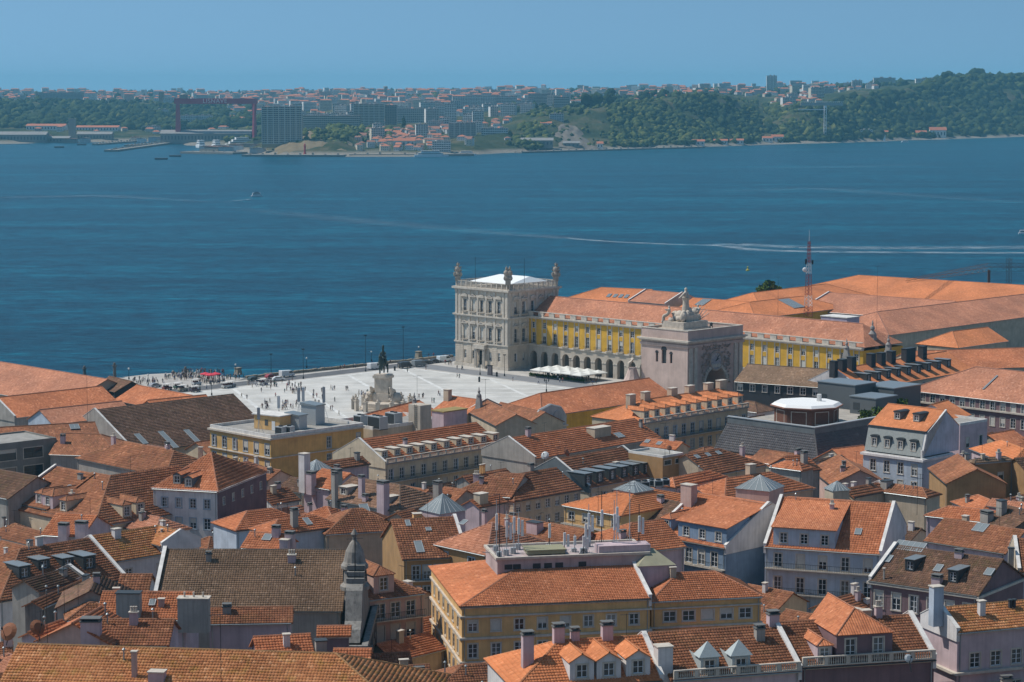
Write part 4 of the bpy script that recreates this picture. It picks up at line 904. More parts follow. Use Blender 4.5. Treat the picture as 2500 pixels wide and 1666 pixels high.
# ------------------------------------------------------------------ the houses of the old town (metres)
HOUSES = [
 dict(label='long mossy orange tiled roof at the bottom left edge, hipped at its right end', o=(-52.75,225.89), a=-0.1238, W=43.6, D=20, zg=28.03, ze=41.55, rise=4.45, rt='hr', roof='m', wall='grey', ch=[(13.5,5.6,0.5,0.5,2.6,'p'),(16.0,5.2,1.6,1.2,0.9,'l')], tiles=1),
 dict(label='small brown tiled roof between two tall lilac chimney blocks above the mossy roof', o=(-48.1,255.97), a=-0.0191, W=8.78, D=7.9, zg=25.18, ze=41.07, rise=1.93, roof='w', wall='lilac', ch=[(0.2,0.0,2.2,1.4,2.6,'lh')], tiles=1),
 dict(label='bright orange ribbed roof with one skylight below the large brown church roof', o=(-50.92,276.6), a=-0.0294, W=10.83, D=9.3, zg=21.72, ze=39.23, rise=2.27, roof='o', wall='lilac', sk=[(6.3,2.5,0.8,1.2)], ch=[(7.5,2.1,0.7,0.6,0.9,'p'),(3.8,0.4,2.9,1.6,2.9,'gk'),(11.9,-0.1,3.8,1.6,2.6,'gt')], tiles=1),
 dict(label='small brown gabled house end with dark mossy verge left of the orange corrugated roof', o=(-48.58,282.57), a=1.6581, W=9.0, D=8.4, zg=25, ze=39.45, rise=2.05, roof='d', wall='grey', tiles=1),
 dict(label='little brown hipped roof in front of the mossy gable end', o=(-54.95,278.3), a=0.2296, W=6.32, D=5.5, zg=21.84, ze=38.66, rise=1.34, rt='h', roof='w', wall='lilac', tiles=1),
 dict(label='old brown roof with leaning grey verge beside the three zinc dormers', o=(-62.72,298.5), a=1.0646, W=8.96, D=4.6, zg=18.73, ze=37.88, rise=1.12, roof='d', wall='grey', vr='grey', tiles=1),
 dict(label='ruined brown roof strip by the corrugated iron wall at the left edge', o=(-60.74,291.01), a=1.2757, W=14.17, D=2.5, zg=19.02, ze=37.39, rise=0.61, roof='w', wall='darkstone', vr='grey', tiles=1),
 dict(label='orange roof slope with steep ridge left of the tall lilac chimney at bottom left', o=(-45.5,255.04), a=1.3614, W=8.0, D=9.0, zg=25.04, ze=41.31, rise=2.19, roof='o', wall='pink', tiles=1),
 dict(label='orange tiled roof end with white verge behind the rusty satellite dishes', o=(-54.23,257.46), a=1.167, W=6.02, D=2.3, zg=25.17, ze=41.44, rise=0.56, roof='o', wall='lilac', tiles=1),
 dict(label='large orange brown roof with dark zinc dormers at the left edge', o=(-74.81,328.72), a=0.7677, W=21.97, D=19.0, zg=14.31, ze=29.66, rise=4.84, rt='hl', roof='w', wall='white', vr='white', dm=[(17.5,2.9,2.2,2.2,'s'),(14.4,4.0,2.0,1.6,'s'),(10.5,4.5,2.0,1.6,'s'),(6.4,3.3,2.0,2.0,'s')], tiles=2),
 dict(label='mossy orange roof with white walled back and short pipe chimneys, left of the white building', o=(-62.54,355.58), a=0.747, W=12.41, D=12.6, zg=12.91, ze=29.93, rise=3.07, roof='m', wall='white', win=[('F',2,2.5,4,2.4,1.1,1.5,'w')], ch=[(3.6,5.1,1.2,1.0,1.4,'w'),(11.2,3.5,0.3,0.3,1.3,'g')], tiles=2),
 dict(label='short mossy roof end with a white verge beside the church roof', o=(-60.32,366.4), a=-0.8805, W=6.74, D=7.0, zg=13.12, ze=31.29, rise=1.71, roof='m', wall='white', vr='white', tiles=2),
 dict(label='orange roof with white glazed lantern box left of the mossy roof', o=(-80.04,385.42), a=-0.2919, W=7.23, D=11.0, zg=10.86, ze=28.32, rise=2.68, roof='o', wall='lilac', ch=[(4.3,-0.6,1.6,1.2,1.9,'lh'),(7.4,-0.1,1.9,1.3,2.3,'lh')], tiles=2),
 dict(name='church', label='church with a vast brown tiled nave roof and grey stone end walls', o=(-48.46,303.29), a=-0.0061, W=25.33, D=23.1, zg=17.12, ze=34.11, rise=5.89, roof='k', wall='grey', vl='grey', cat='church', tiles=1),
 dict(label='brown orange lean-to roof with snow hooks below the brown church roof', o=(-38.88,289.07), a=0.0746, W=10.35, D=5.4, zg=20.25, ze=35.68, rise=1.32, roof='w', wall='lilac', tiles=1),
 dict(label='low orange roof with a steep rib and round vent in front of the lilac parapet', o=(-27.7,247.47), a=0.2303, W=5.77, D=8, zg=26.32, ze=41.05, rise=1.95, roof='o', wall='plum', ch=[(6.9,1.5,1.2,1.2,1.0,'gk')], tiles=1),
 dict(label='small orange roof steps on the corner below the church front', o=(-23.12,269.71), a=0.0496, W=3.49, D=2.9, zg=23.78, ze=38.79, rise=0.71, roof='o', wall='plum', tiles=1),
 dict(label='second small orange roof step nearer the bottom edge on the corner', o=(-19.53,248.46), a=0.0, W=3.59, D=2.8, zg=27.16, ze=41.32, rise=0.68, roof='o', wall='plum', tiles=1),
 dict(label='pink house with arched windows and an iron balcony beside the church front', o=(-20.4,314.5), a=0.5196, W=9.03, D=11, zg=16.93, ze=33, rise=2.45, rt='h', roof='w', wall='pink', win=[('F',3,2.2,2.0,2.0,1.35,2.1,'w'),('F',3,2.2,2.0,5.2,1.35,2.2,'w'),('F',3,2.2,2.0,8.6,1.35,2.2,'w')], balc=[(3.2,0,0)], dm=[(3.2,0.8,3.2,2.7,'h')], tiles=1),
 dict(label='ochre house with wide brown roof and long skylight right of the church crown', o=(-17.37,362.16), a=0.2391, W=10.39, D=18.9, zg=12.03, ze=28.89, rise=4.61, roof='w', wall='olive', vr='lilac', sk=[(2.3,8.2,0.8,1.6),(5.4,6.5,0.9,0.9),(3.0,2.4,1.3,3.0)], ch=[(4.3,10.4,1.4,1.2,1.1,'y')], win=[('F',5,2.0,1.2,2.4,1.2,2.2,'b'),('F',5,2.0,1.2,5.8,1.2,2.2,'b')], balc=[(3.6,0,0)], tiles=2),
 dict(label='ochre house with blue windows and pinkish hipped roof behind the yellow corner building', o=(-12.37,366.46), a=-0.8134, W=12.07, D=13.7, zg=12.67, ze=30.5, rise=3.34, rt='h', roof='p', wall='olive', win=[('F',2,2.2,3.5,1.9,1.5,1.7,'b'),('F',2,2.2,3.5,5.2,1.5,1.7,'b')], sk=[(0.7,5.5,1.2,1.3)], tiles=2),
 dict(name='corner_building', label='big yellow corner building with a roof terrace crowded by antennas', o=(-6.74,301.8), a=0.1936, W=26.02, D=25.93, zg=16.6, ze=35, rise=3.72, rt='hl', roof='o', wall='yellow', vr='white', cat='building', win=[('F',8,1.5,2.2,2.9,1.25,1.5,'w'),('F',8,1.5,2.2,6.3,1.25,1.9,'w'),('F',8,1.5,2.2,9.7,1.25,1.9,'w'),('L',6,3.0,3.0,2.9,1.1,1.5,'w'),('L',7,2.0,3.0,6.3,1.2,1.9,'w'),('L',7,2.0,3.0,9.7,1.2,1.9,'w')], led=[(1.7,0.25,0.25,'t'),(4.7,0.3,0.3,'t'),(8.0,0.3,0.3,'t')], tiles=1),
 dict(label='yellow ochre house with a hipped orange roof right of the yellow corner building', o=(19.19,309.38), a=0.21, W=15.7, D=10.4, zg=17.45, ze=34, rise=2.54, rt='h', roof='o', wall='yellow', win=[('F',5,2.6,2.2,2.4,1.7,1.4,'w'),('F',5,2.6,2.2,5.9,1.5,1.8,'w')], led=[(1.3,0.2,0.2,'t'),(4.0,0.25,0.25,'t')], tiles=1),
 dict(label='bright orange roof with three gabled dormers at the bottom edge', o=(0.39,237.59), a=0.2412, W=16.16, D=13.0, zg=26.72, ze=40.83, rise=3.17, rt='hl', roof='n', wall='white', vr='white', dm=[(7.4,0.4,2.7,2.1,'g','n'),(10.4,0.4,2.7,2.1,'g','n'),(13.7,0.5,2.7,2.1,'g','n')], ch=[(2.4,4.4,1.2,1.0,2.4,'lh'),(6.4,6.4,1.2,0.9,1.6,'lh'),(8.3,6.6,0.9,0.8,1.0,'lh'),(11.9,6.4,1.2,0.9,1.5,'lh')], tiles=1),
 dict(label='brownish roof with two grey pyramid dormers and a white chimney at the bottom edge', o=(17.36,242.32), a=0.2732, W=14.76, D=14.0, zg=25.82, ze=40.59, rise=3.41, roof='w', wall='lilac', vr='white', bal=1.0, dm=[(4.3,0.1,2.1,2.0,'y'),(7.9,0.0,2.1,2.0,'y')], ch=[(-0.6,1.4,1.7,1.5,2.6,'w'),(14.4,7.0,1.2,1.0,1.2,'lh')], tiles=1),
 dict(label='roof with a large hipped dormer pavilion and stone balustrade at the bottom right', o=(31.9,247.36), a=0.2368, W=15.74, D=13.7, zg=25.1, ze=40.66, rise=3.34, roof='w', wall='plum', vr='white', bal=1.1, dm=[(7.4,-0.0,6.6,3.3,'h','o','plum'),(2.8,0.2,1.7,2.1,'h','o','lilac')], tiles=1),
 dict(label='house with orange roof and lilac upper wall at the right end of the bottom row', o=(51.06,257.63), a=0.356, W=15.11, D=7.8, zg=24.18, ze=42.1, rise=1.9, roof='m', wall='lilac', vl='white', win=[('F',5,2.4,1.6,3.6,1.3,1.7,'w'),('F',5,2.4,1.6,7.4,1.3,1.9,'w')], led=[(5.1,0.3,0.5,'t')], ch=[(-0.9,3.3,1.3,1.1,3.0,'b'),(8.8,2.9,0.35,0.35,0.9,'k'),(9.3,2.9,0.35,0.35,0.9,'k')], tiles=1),
 dict(label='worn dark brown roof patched with bright tiles, with two box dormers', o=(51.14,321.66), a=-0.6411, W=16.55, D=15.2, zg=16.45, ze=34.29, rise=3.71, roof='d', wall='plum', vl='white', dm=[(4.8,2.7,1.5,1.7,'s'),(12.1,1.5,1.5,1.9,'s')], sk=[(0.4,4.4,1.3,1.6),(8.7,3.9,1.1,1.6),(16.2,4.5,1.2,1.6),(2.2,7.8,4.6,2.2)], win=[('F',6,1.4,1.4,2.7,1.3,2.4,'w'),('F',6,1.4,1.4,6.6,1.3,2.4,'w')], led=[(0.6,0.35,0.4,'t')], ch=[(10.0,0.9,1.3,1.1,1.0,'lh'),(2.0,0.3,0.2,0.2,1.6,'g')], tiles=1),
 dict(label='brown roof with pale verge at the right edge behind the patched dark roof', o=(74.4,330.81), a=-0.1136, W=3.76, D=14, zg=15.48, ze=33.59, rise=3.41, roof='w', wall='lilac', vl='sand', ch=[(-0.9,3.1,0.8,0.8,1.2,'gk')], tiles=2),
 dict(label='long flat-pitched brown roof with a slatted white ventilator at the right edge', o=(66.07,360.32), a=-0.7556, W=14.35, D=11.2, zg=13.34, ze=32.27, rise=2.73, roof='w', wall='lilac', sk=[(7.2,4.5,2.2,2.2)], tiles=2),
 dict(label='tall pale blue house with two long iron balconies and a wide dormer storey', o=(41.44,369.83), a=-0.3355, W=18.97, D=23.8, zg=11.19, ze=29.44, rise=6.06, roof='o', wall='paleblue', vl='white', vr='white', dm=[(6.4,0.3,10.2,3.2,'r')], win=[('F',5,2.2,2.0,2.2,1.25,2.2,'w'),('F',5,2.2,2.0,6.2,1.25,2.5,'w'),('F',5,2.2,2.0,10.2,1.25,2.4,'w')], balc=[(3.5,0.2,-0.2),(7.6,0.2,-0.2)], sk=[(14.5,4.5,1.1,1.6)], tiles=2),
 dict(label='dark blue house with orange mansard storey, long balcony and pink chimneys', o=(23.92,383.03), a=-0.7824, W=15.88, D=22.4, zg=10.6, ze=28.79, rise=5.71, roof='o', wall='blue', vl='white', vr='white', dm=[(10.5,0.4,10.5,3.0,'r','o','blue'),(2.0,1.0,2.2,2.4,'h')], win=[('F',5,2.4,2.4,2.4,1.35,2.4,'w'),('F',5,2.4,2.4,6.6,1.35,2.4,'w')], balc=[(3.8,0,0)], ch=[(0.9,8.2,2.4,1.6,3.4,'p')], tiles=2),
 dict(label='orange hipped roof behind the antenna terrace left of the dark blue house', o=(17.02,359.35), a=0.5195, W=12.52, D=13.3, zg=12.56, ze=30.26, rise=3.24, rt='hl', roof='o', wall='lilac', tiles=2),
 dict(label='brown roof behind the antenna terrace with a low lilac wall', o=(-5.39,378.33), a=-0.7684, W=19.79, D=9.2, zg=11.86, ze=30.26, rise=2.24, roof='w', wall='lilac', ch=[(10.7,2.1,2.4,1.6,1.6,'lk')], tiles=2),
 dict(label='lemon yellow house with flat orange roof and a glazed lantern', o=(9.31,403.82), a=-0.8015, W=13.9, D=23.41, zg=9.39, ze=30, rise=2.7, rt='h', roof='n', wall='yellow', win=[('F',4,1.8,1.5,1.7,1.4,1.4,'w'),('F',4,1.8,1.5,5.0,1.3,1.8,'w')], balc=[(3.1,0,0)], tiles=2),
 dict(label='brown gabled roof with dark verge squeezed right of the lemon yellow house', o=(20.2,403.25), a=-0.911, W=10.12, D=11.9, zg=9.92, ze=28.1, rise=2.9, roof='d', wall='lilac', vl='grey', tiles=2),
 dict(label='brown roof with six black zinc dormers in a row', o=(15.96,466.52), a=0.8171, W=21.48, D=18.7, zg=5.28, ze=22.24, rise=4.76, roof='w', wall='sand', vl='zinc', vr='zinc', dm=[(0.2,0.5,2.3,2.5,'s'),(3.9,0.5,2.3,2.5,'s'),(8.0,0.6,2.3,2.5,'s'),(11.8,0.6,2.3,2.5,'s'),(15.5,0.6,2.3,2.5,'s'),(19.0,0.5,2.3,2.5,'s')], win=[('F',7,1.5,1.5,2.6,1.2,2.0,'w'),('F',7,1.5,1.5,6.0,1.2,2.0,'w')], tiles=3),
 dict(label='brown hipped roof over a pale facade with a row of attic windows', o=(0.41,440.92), a=0.7754, W=18.65, D=14.2, zg=6.97, ze=24.04, rise=3.46, rt='hl', roof='w', wall='sand', win=[('F',7,1.2,1.2,1.6,1.2,1.7,'w'),('F',7,1.2,1.2,4.8,1.2,1.8,'w')], tiles=3),
 dict(label='large orange roof with lower roof terrace and satellite dishes in the middle', o=(5.09,496.3), a=0.7986, W=42.02, D=16.4, zg=4.05, ze=23.35, rise=3.65, roof='o', wall='grey', vl='grey', sk=[(31.0,3.0,2.2,2.0)], ch=[(25.9,4.7,5.5,2.6,1.6,'s')], tiles=3),
 dict(label='orange roof with slanting black parapet left of the dark slate building', o=(28.88,506.48), a=-0.678, W=9.08, D=5.3, zg=4.73, ze=24.71, rise=1.29, roof='o', wall='sand', sk=[(0.7,1.3,1.2,1.2),(4.1,1.1,1.2,1.2)], tiles=3),
 dict(label='brown roof with four small skylights below the dark slate building', o=(42.06,474.48), a=0.8054, W=18.12, D=14.5, zg=5.13, ze=23.46, rise=3.54, rt='hr', roof='w', wall='sand', sk=[(1.9,5.8,1.2,1.2),(5.5,5.8,1.2,1.2),(9.1,5.8,1.2,1.2)], tiles=3),
 dict(label='orange roof in front of the brown skylight roof with fan of hip tiles', o=(31.73,440.9), a=0.8374, W=16.44, D=4.9, zg=7.4, ze=26.81, rise=1.19, rt='h', roof='o', wall='lilac', tiles=3),
 dict(label='orange brown hipped roof beside the pink black-capped chimneys', o=(40.6,432.39), a=0.6552, W=23.76, D=12, zg=7.4, ze=25.57, rise=2.93, rt='h', roof='o', wall='sand', ch=[(13.1,6.6,1.7,1.3,2.2,'s')], tiles=3),
 dict(name='rooftop_block', label='flat roofed olive block with strip windows and a yellow satellite dish', o=(31.75,477.45), a=0.7588, W=6.43, D=10, zg=5.6, ze=26.5, rise=0.5, rt='flat', wall='olive', win=[('F',3,1.5,1.5,1.1,2.0,0.9,'g')], cat='building'),
 dict(name='gallery_building', label='cream building with ten small box dormers above a roof balustrade', o=(-27.64,494.96), a=0.8029, W=36.39, D=17, zg=4.18, ze=22.5, rise=4.33, roof='o', wall='cream', vl='cream', bal=1.1, win=[('F',11,1.6,1.6,2.7,1.3,2.4,'w'),('F',11,1.6,1.6,6.6,1.3,2.4,'w')], balc=[(4.2,0,0)], cat='building', dm=[(1.3,1.6,1.9,1.7,'b'),(5.2,1.7,1.9,1.7,'b'),(8.9,1.7,1.9,1.7,'b'),(12.6,1.6,1.9,1.7,'b'),(16.3,1.6,1.9,1.7,'b'),(20.4,1.7,1.9,1.7,'b'),(24.3,1.7,1.9,1.7,'b'),(28.1,1.7,1.9,1.7,'b'),(32.1,1.6,1.9,1.7,'b'),(36.1,1.6,1.9,1.7,'b')], tiles=3),
 dict(name='flat_roofed_building', label='big yellow flat roofed building with blue shuttered windows and rooftop cabins', o=(-72.42,544.47), a=-0.8027, W=23.48, D=28.22, zg=3.5, ze=23, rise=0.8, rt='flat', wall='ochre', cat='building', win=[('F',6,1.6,1.4,2.8,1.6,2.6,'b'),('R',2,17.5,1.6,2.8,1.2,2.6,'b'),('R',2,17.5,1.6,6.8,1.2,2.4,'b'),('F',6,1.6,1.4,6.8,1.5,2.4,'b')], led=[(0.4,0.4,0.5,'t'),(4.8,0.25,0.4,'t')]),
 dict(name='flat_roofed_building', label='flat roofed grey building with two big air handling units', o=(-44.6,559.02), a=-0.8203, W=16.16, D=22, zg=3.5, ze=22, rise=0.8, rt='flat', wall='sand', cat='building'),
 dict(label='orange roof just below the statue with a ladder tank and a lilac stair box', o=(-29.87,557.5), a=1.1239, W=28.16, D=14, zg=3.5, ze=20.59, rise=3.41, roof='o', wall='sand'),
 dict(label='weathered orange roof with a cream chimney at the edge of the square', o=(-19.97,582.87), a=-0.7887, W=11.98, D=12, zg=3.5, ze=22.07, rise=2.93, roof='o', wall='sand', ch=[(0.5,4.3,1.8,1.3,2.6,'s')]),
 dict(label='small ridge of old roof with a curled grey gable right of the statue roof', o=(-11.21,577.17), a=-1.2833, W=26.15, D=10, zg=3.5, ze=22.56, rise=2.44, roof='w', wall='sand', vl='sand'),
 dict(name='long_building', label='long cream building with a row of dormers and balustrade before the triumphal arch', o=(32.14,555.99), a=0.7941, W=40.71, D=17, zg=3.5, ze=22.5, rise=3.96, rt='hl', roof='n', wall='cream', bal=1.1, win=[('F',12,1.8,1.6,3.2,1.3,2.5,'b'),('F',12,1.8,1.6,7.2,1.3,2.3,'b')], balc=[(4.8,0,0)], cat='building', dm=[(2.5,1.1,2.0,2.2,'h',None,'cream'),(6.5,1.2,2.0,2.2,'h',None,'cream'),(10.5,1.2,2.0,2.2,'h',None,'cream'),(14.5,1.2,2.0,2.2,'h',None,'cream'),(18.5,1.3,2.0,2.2,'h',None,'cream'),(22.6,1.3,2.0,2.2,'h',None,'cream'),(26.8,1.3,2.0,2.2,'h',None,'cream'),(30.9,1.3,2.0,2.2,'h',None,'cream'),(35.2,1.4,2.0,2.2,'h',None,'cream'),(39.4,1.4,2.0,2.2,'h',None,'cream')], ch=[(5.3,8.8,2.2,1.4,1.8,'s'),(10.6,8.6,2.2,1.4,1.9,'s'),(21.4,9.0,2.4,1.5,2.0,'s'),(28.2,9.0,2.4,1.5,2.0,'s'),(35.8,9.1,2.4,1.5,2.0,'s'),(40.8,8.9,2.8,1.5,2.2,'s')]),
 dict(label='wide orange roof along the north side of the square, hipped at its left end', o=(7.67,579.37), a=0.8106, W=52.63, D=18, zg=3.5, ze=20.8, rise=4.2, rt='hl', roof='o', wall='gold'),
 dict(label='brown roof with an ornate pale blue baroque gable left of the wide orange roof', o=(-7.41,578.77), a=-1.0086, W=20.4, D=11.0, zg=3.5, ze=21.32, rise=2.68, roof='w', wall='cream'),
 dict(name='mansard_house', label='white and pale blue house with steep grey mansard and arched dormers', o=(77.16,498.16), a=-0.7646, W=15.36, D=12, zg=4.83, ze=24.5, rise=0.2, rt='flat', wall='paleblue', win=[('F',4,2.6,2.0,2.5,1.35,2.5,'w'),('F',4,2.6,2.0,6.2,1.35,2.2,'w'),('F',4,2.6,2.0,10,1.35,2.2,'w')], led=[(0.5,0.5,0.5,'w')]),
 dict(label='orange roof with zinc dormer box behind the pale blue mansard house', o=(105.24,539.01), a=0.9661, W=8.36, D=12, zg=3.68, ze=26.07, rise=2.93, roof='n', wall='white'),
 dict(name='flat_roofed_building', label='pinkish white block with small dark windows right of the pale blue mansard house', o=(104.08,527.3), a=0.7419, W=10.6, D=10, zg=3.95, ze=26, rise=0.6, rt='flat', wall='lilac', cat='building', win=[('F',2,3,2.5,4.2,1.2,2.3,'g'),('F',2,3,2.5,8.4,1.2,2.0,'w')]),
 dict(label='dark moss grey roof with a row of attic windows left of the black dormer roof', o=(63.57,647.88), a=-0.5276, W=26.1, D=17.9, zg=3.5, ze=21.02, rise=3.98, roof='k', wall='dark', win=[('F',7,1.5,1.5,1.6,1.5,1.9,'w')]),
 dict(label='vivid orange roof with a row of black dormers and black chimney blocks', o=(96.48,628.14), a=0.8456, W=59.99, D=18.7, zg=3.5, ze=21.24, rise=4.76, roof='n', wall='sand', vl='white', dm=[(7.3,2.3,2.2,2.3,'s'),(12.5,2.3,2.2,2.3,'s'),(17.7,2.4,2.2,2.3,'s'),(23.0,2.4,2.2,2.3,'s'),(28.4,2.4,2.2,2.3,'s'),(33.9,2.5,2.2,2.3,'s'),(39.4,2.5,2.2,2.3,'s'),(45.0,2.5,2.2,2.3,'s'),(50.7,2.6,2.2,2.3,'s')], ch=[(-1.1,8.5,1.6,1.8,3.0,'kk'),(3.3,8.6,2.3,1.8,3.0,'kk'),(7.8,8.4,2.3,1.8,3.4,'kk'),(17.9,8.5,2.3,1.8,3.4,'kk'),(23.2,8.5,2.3,1.8,3.2,'kk'),(28.5,8.5,2.3,1.8,3.2,'kk'),(37.0,8.0,5.0,1.8,3.6,'kk'),(45.0,8.2,2.2,1.8,3.4,'kk')], win=[('F',12,1.2,1.2,1.9,1.3,2.0,'w')]),
 dict(label='pinkish orange roof above white framed attic windows on dark red, at the right', o=(105.59,606.78), a=-0.8164, W=41.53, D=25.5, zg=3.5, ze=24, rise=6.22, rt='hl', roof='p', wall='plum', win=[('F',13,1.8,1.8,1.7,1.5,2.2,'w'),('F',13,1.8,1.8,5.6,1.4,2.4,'w')], led=[(3.1,0.4,0.6,'t')], sk=[(21.6,6.6,0.5,7)]),
 dict(label='pinkish house with a long bare gable wall between the slate building and the mansard house', o=(65.7,496.93), a=-1.4888, W=20.0, D=12, zg=5.11, ze=21.07, rise=2.93, roof='w', wall='pink', tiles=3),
 dict(label='low orange roof behind the pinkish bare gable wall', o=(79.13,525.5), a=0.5898, W=9.09, D=14, zg=3.95, ze=16.59, rise=3.41, roof='o', wall='sand'),
 dict(label='weathered roof low in the street gap before the black dormer building', o=(87.75,565.66), a=0.7063, W=11.91, D=16, zg=3.5, ze=15.1, rise=3.9, roof='w', wall='sand'),
 dict(label='orange roof low in the street beside the pinkish white block', o=(118.28,535.72), a=0.7699, W=10.3, D=14, zg=3.68, ze=18.59, rise=3.41, roof='o', wall='sand'),
 dict(label='brown roof tucked in the courtyard left of the church', o=(-57.2,327.12), a=0.0, W=4.09, D=8, zg=16.34, ze=31.05, rise=1.95, roof='w', wall='white', tiles=2),
 dict(label='small orange roof in the street gap left of the yellow corner building', o=(-21.28,342.39), a=-0.8873, W=7.09, D=8, zg=15.23, ze=27.05, rise=1.95, roof='w', wall='sand', tiles=2),
 dict(label='brown roof in the courtyard behind the lemon yellow house', o=(17.46,433.79), a=0.687, W=5.77, D=10, zg=8.01, ze=22.56, rise=2.44, roof='w', wall='sand', tiles=3),
 dict(label='dark roof in the courtyard below the six black dormers', o=(22.31,473.39), a=0.6958, W=12.87, D=10, zg=5.59, ze=17.56, rise=2.44, roof='d', wall='sand', tiles=3),
 dict(label='brown old roof with hipped dormers between the pale blue mansard and the olive house', o=(88.3,479.42), a=-1.5565, W=18.56, D=12, zg=6.12, ze=24.07, rise=2.93, roof='w', wall='olive', tiles=3),
 dict(label='olive house with domed metal roof at the right edge', o=(95.77,468.98), a=0.4183, W=9.53, D=2.4, zg=6.37, ze=26.91, rise=0.59, rt='h', roof='k', wall='olive', win=[('F',2,2,3,3.4,1.2,1.8,'g')], tiles=3),
 dict(label='dark brown roof behind the olive house at the right edge', o=(106.56,466.63), a=0.3709, W=6.0, D=10, zg=6.2, ze=25.06, rise=2.44, roof='d', wall='olive', tiles=3),
 dict(label='orange roof with white hip lines beside the pinkish white block', o=(103.09,509.19), a=-1.3722, W=22.14, D=10, zg=4.72, ze=23.56, rise=2.44, rt='h', roof='n', wall='lilac', tiles=3),
 dict(label='brown roof with orange hips below the pale blue mansard house', o=(64.11,424.34), a=0.7275, W=10.14, D=4.7, zg=8.6, ze=27.85, rise=1.15, roof='w', wall='sand', vr='white', ch=[(1.9,3.7,0.8,0.7,1.2,'w'),(4.1,3.5,0.8,0.7,1.2,'w'),(10.1,0.4,2.0,1.5,1.6,'gk')], tiles=3),
 dict(label='brown hipped roof running right below the pale blue mansard house', o=(70.9,429.78), a=-0.7121, W=8.97, D=4.8, zg=8.66, ze=27.83, rise=1.17, rt='hr', roof='w', wall='sand', tiles=3),
 dict(label='orange hipped roofs cluster with pale hip lines at the right, left one', o=(80.08,410.89), a=-1.3455, W=11.9, D=6.7, zg=9.82, ze=29.37, rise=1.63, rt='h', roof='o', wall='lilac', tiles=2),
 dict(label='orange roof spreading below the cluster of hips at the right edge', o=(71.69,391.0), a=-0.5808, W=16.32, D=5.8, zg=10.87, ze=30.59, rise=1.41, roof='o', wall='lilac', rt='h', tiles=2),
 dict(label='orange pink roof with lilac parapet at the far right edge below the olive house', o=(84.35,400.26), a=-0.6883, W=6.92, D=3.6, zg=10.33, ze=30.62, rise=0.88, roof='p', wall='lilac', tiles=2),
 dict(label='old brown roof with mossy chimney wall at the right edge', o=(80.27,384.54), a=-1.0761, W=7.07, D=10, zg=11.46, ze=30.56, rise=2.44, roof='d', wall='brown', ch=[(1.3,2.7,1.4,1.2,2.4,'gk'),(0.3,0.4,2.0,1.3,1.4,'gh')], tiles=2),
 dict(label='orange roof tucked under the pale grey chimney wall left of the mansard house', o=(59.7,469.29), a=0.5832, W=5.32, D=10, zg=6.07, ze=25.06, rise=2.44, roof='o', wall='grey', ch=[(3.0,2.3,1.2,1.0,2.2,'gh')], tiles=3),
 dict(label='orange brown low roof with hip beside a dark zinc attic box', o=(53.35,467.46), a=-0.7052, W=7.58, D=4.3, zg=6.61, ze=26.45, rise=1.05, rt='h', roof='o', wall='grey', tiles=3),
 dict(label='very long brown roof with slanted roof lights beside the square', o=(-92.41,555.73), a=0.7693, W=42.85, D=34.2, zg=3.5, ze=15.29, rise=8.71, roof='b', wall='grey', vl='grey', tiles=(0.5,0.62), sk=[(4.8,4.2,1.6,4.5),(11.9,2.7,1.6,7.5),(19.3,2.3,1.6,7.0)]),
 dict(label='pinkish orange roof with small glazed hatch behind the long brown roof', o=(-128.0,584.66), a=0.7875, W=32.89, D=17.5, zg=3.5, ze=19.73, rise=4.27, roof='o', wall='grey', vl='grey'),
 dict(label='pale orange roof with grey gable end left of the long brown roof', o=(-113.99,564.07), a=0.7433, W=23.68, D=11.8, zg=3.5, ze=21.12, rise=2.88, roof='p', wall='paleblue'),
 dict(label='wide pinkish roof at the far left by the river', o=(-163.44,662.25), a=-0.8082, W=59.47, D=28.7, zg=3.5, ze=18.2, rise=5.8, roof='p', wall='sand'),
 dict(label='orange roof with a zinc hatch at the edge of the square', o=(-107.58,615.8), a=-0.8674, W=27.52, D=14, zg=3.5, ze=20.09, rise=3.41, roof='o', wall='sand'),
 dict(label='orange roof strip behind the long brown roof near the red parasols', o=(-90.6,582.05), a=0.6855, W=17.06, D=10, zg=3.5, ze=21.56, rise=2.44, roof='o', wall='sand'),
 dict(label='dark open gable of an old roof at the river edge of the left roofs', o=(-117.05,636.38), a=-0.9496, W=13.62, D=10, zg=3.5, ze=21.06, rise=2.44, roof='d', wall='dark'),
 dict(name='concrete_building', label='grey concrete building with dark glazed bays at the left edge', o=(-114.98,502.85), a=0.7263, W=15.88, D=14, zg=4.4, ze=25, rise=0.4, rt='flat', wall='concrete', cat='building', win=[('F',4,3.2,2.6,2.4,4.8,2.3,'g'),('F',4,3.2,2.6,6.6,4.8,2.6,'g')]),
 dict(label='brown old roof with a white skylight behind the concrete building', o=(-118.01,523.05), a=0.3999, W=22.99, D=10.8, zg=3.95, ze=22.87, rise=2.63, roof='w', wall='grey', sk=[(18.1,3.8,2.2,2.0)]),
 dict(label='brown crumbling roof right of the concrete building', o=(-103.59,508.83), a=-0.1872, W=16.42, D=14.7, zg=4.42, ze=22.42, rise=3.58, roof='w', wall='grey', rt='hr'),
 dict(label='brown roof with small white cowls below the long brown roof', o=(-96.63,503.86), a=-0.8054, W=33.63, D=15.1, zg=4.64, ze=22.32, rise=3.68, roof='w', wall='grey', rt='h', tiles=3),
 dict(label='rough brown roof at the left edge below the concrete building', o=(-109.96,451.19), a=-0.7328, W=15.93, D=13.8, zg=7.12, ze=24.63, rise=3.37, roof='d', wall='grey', tiles=3),
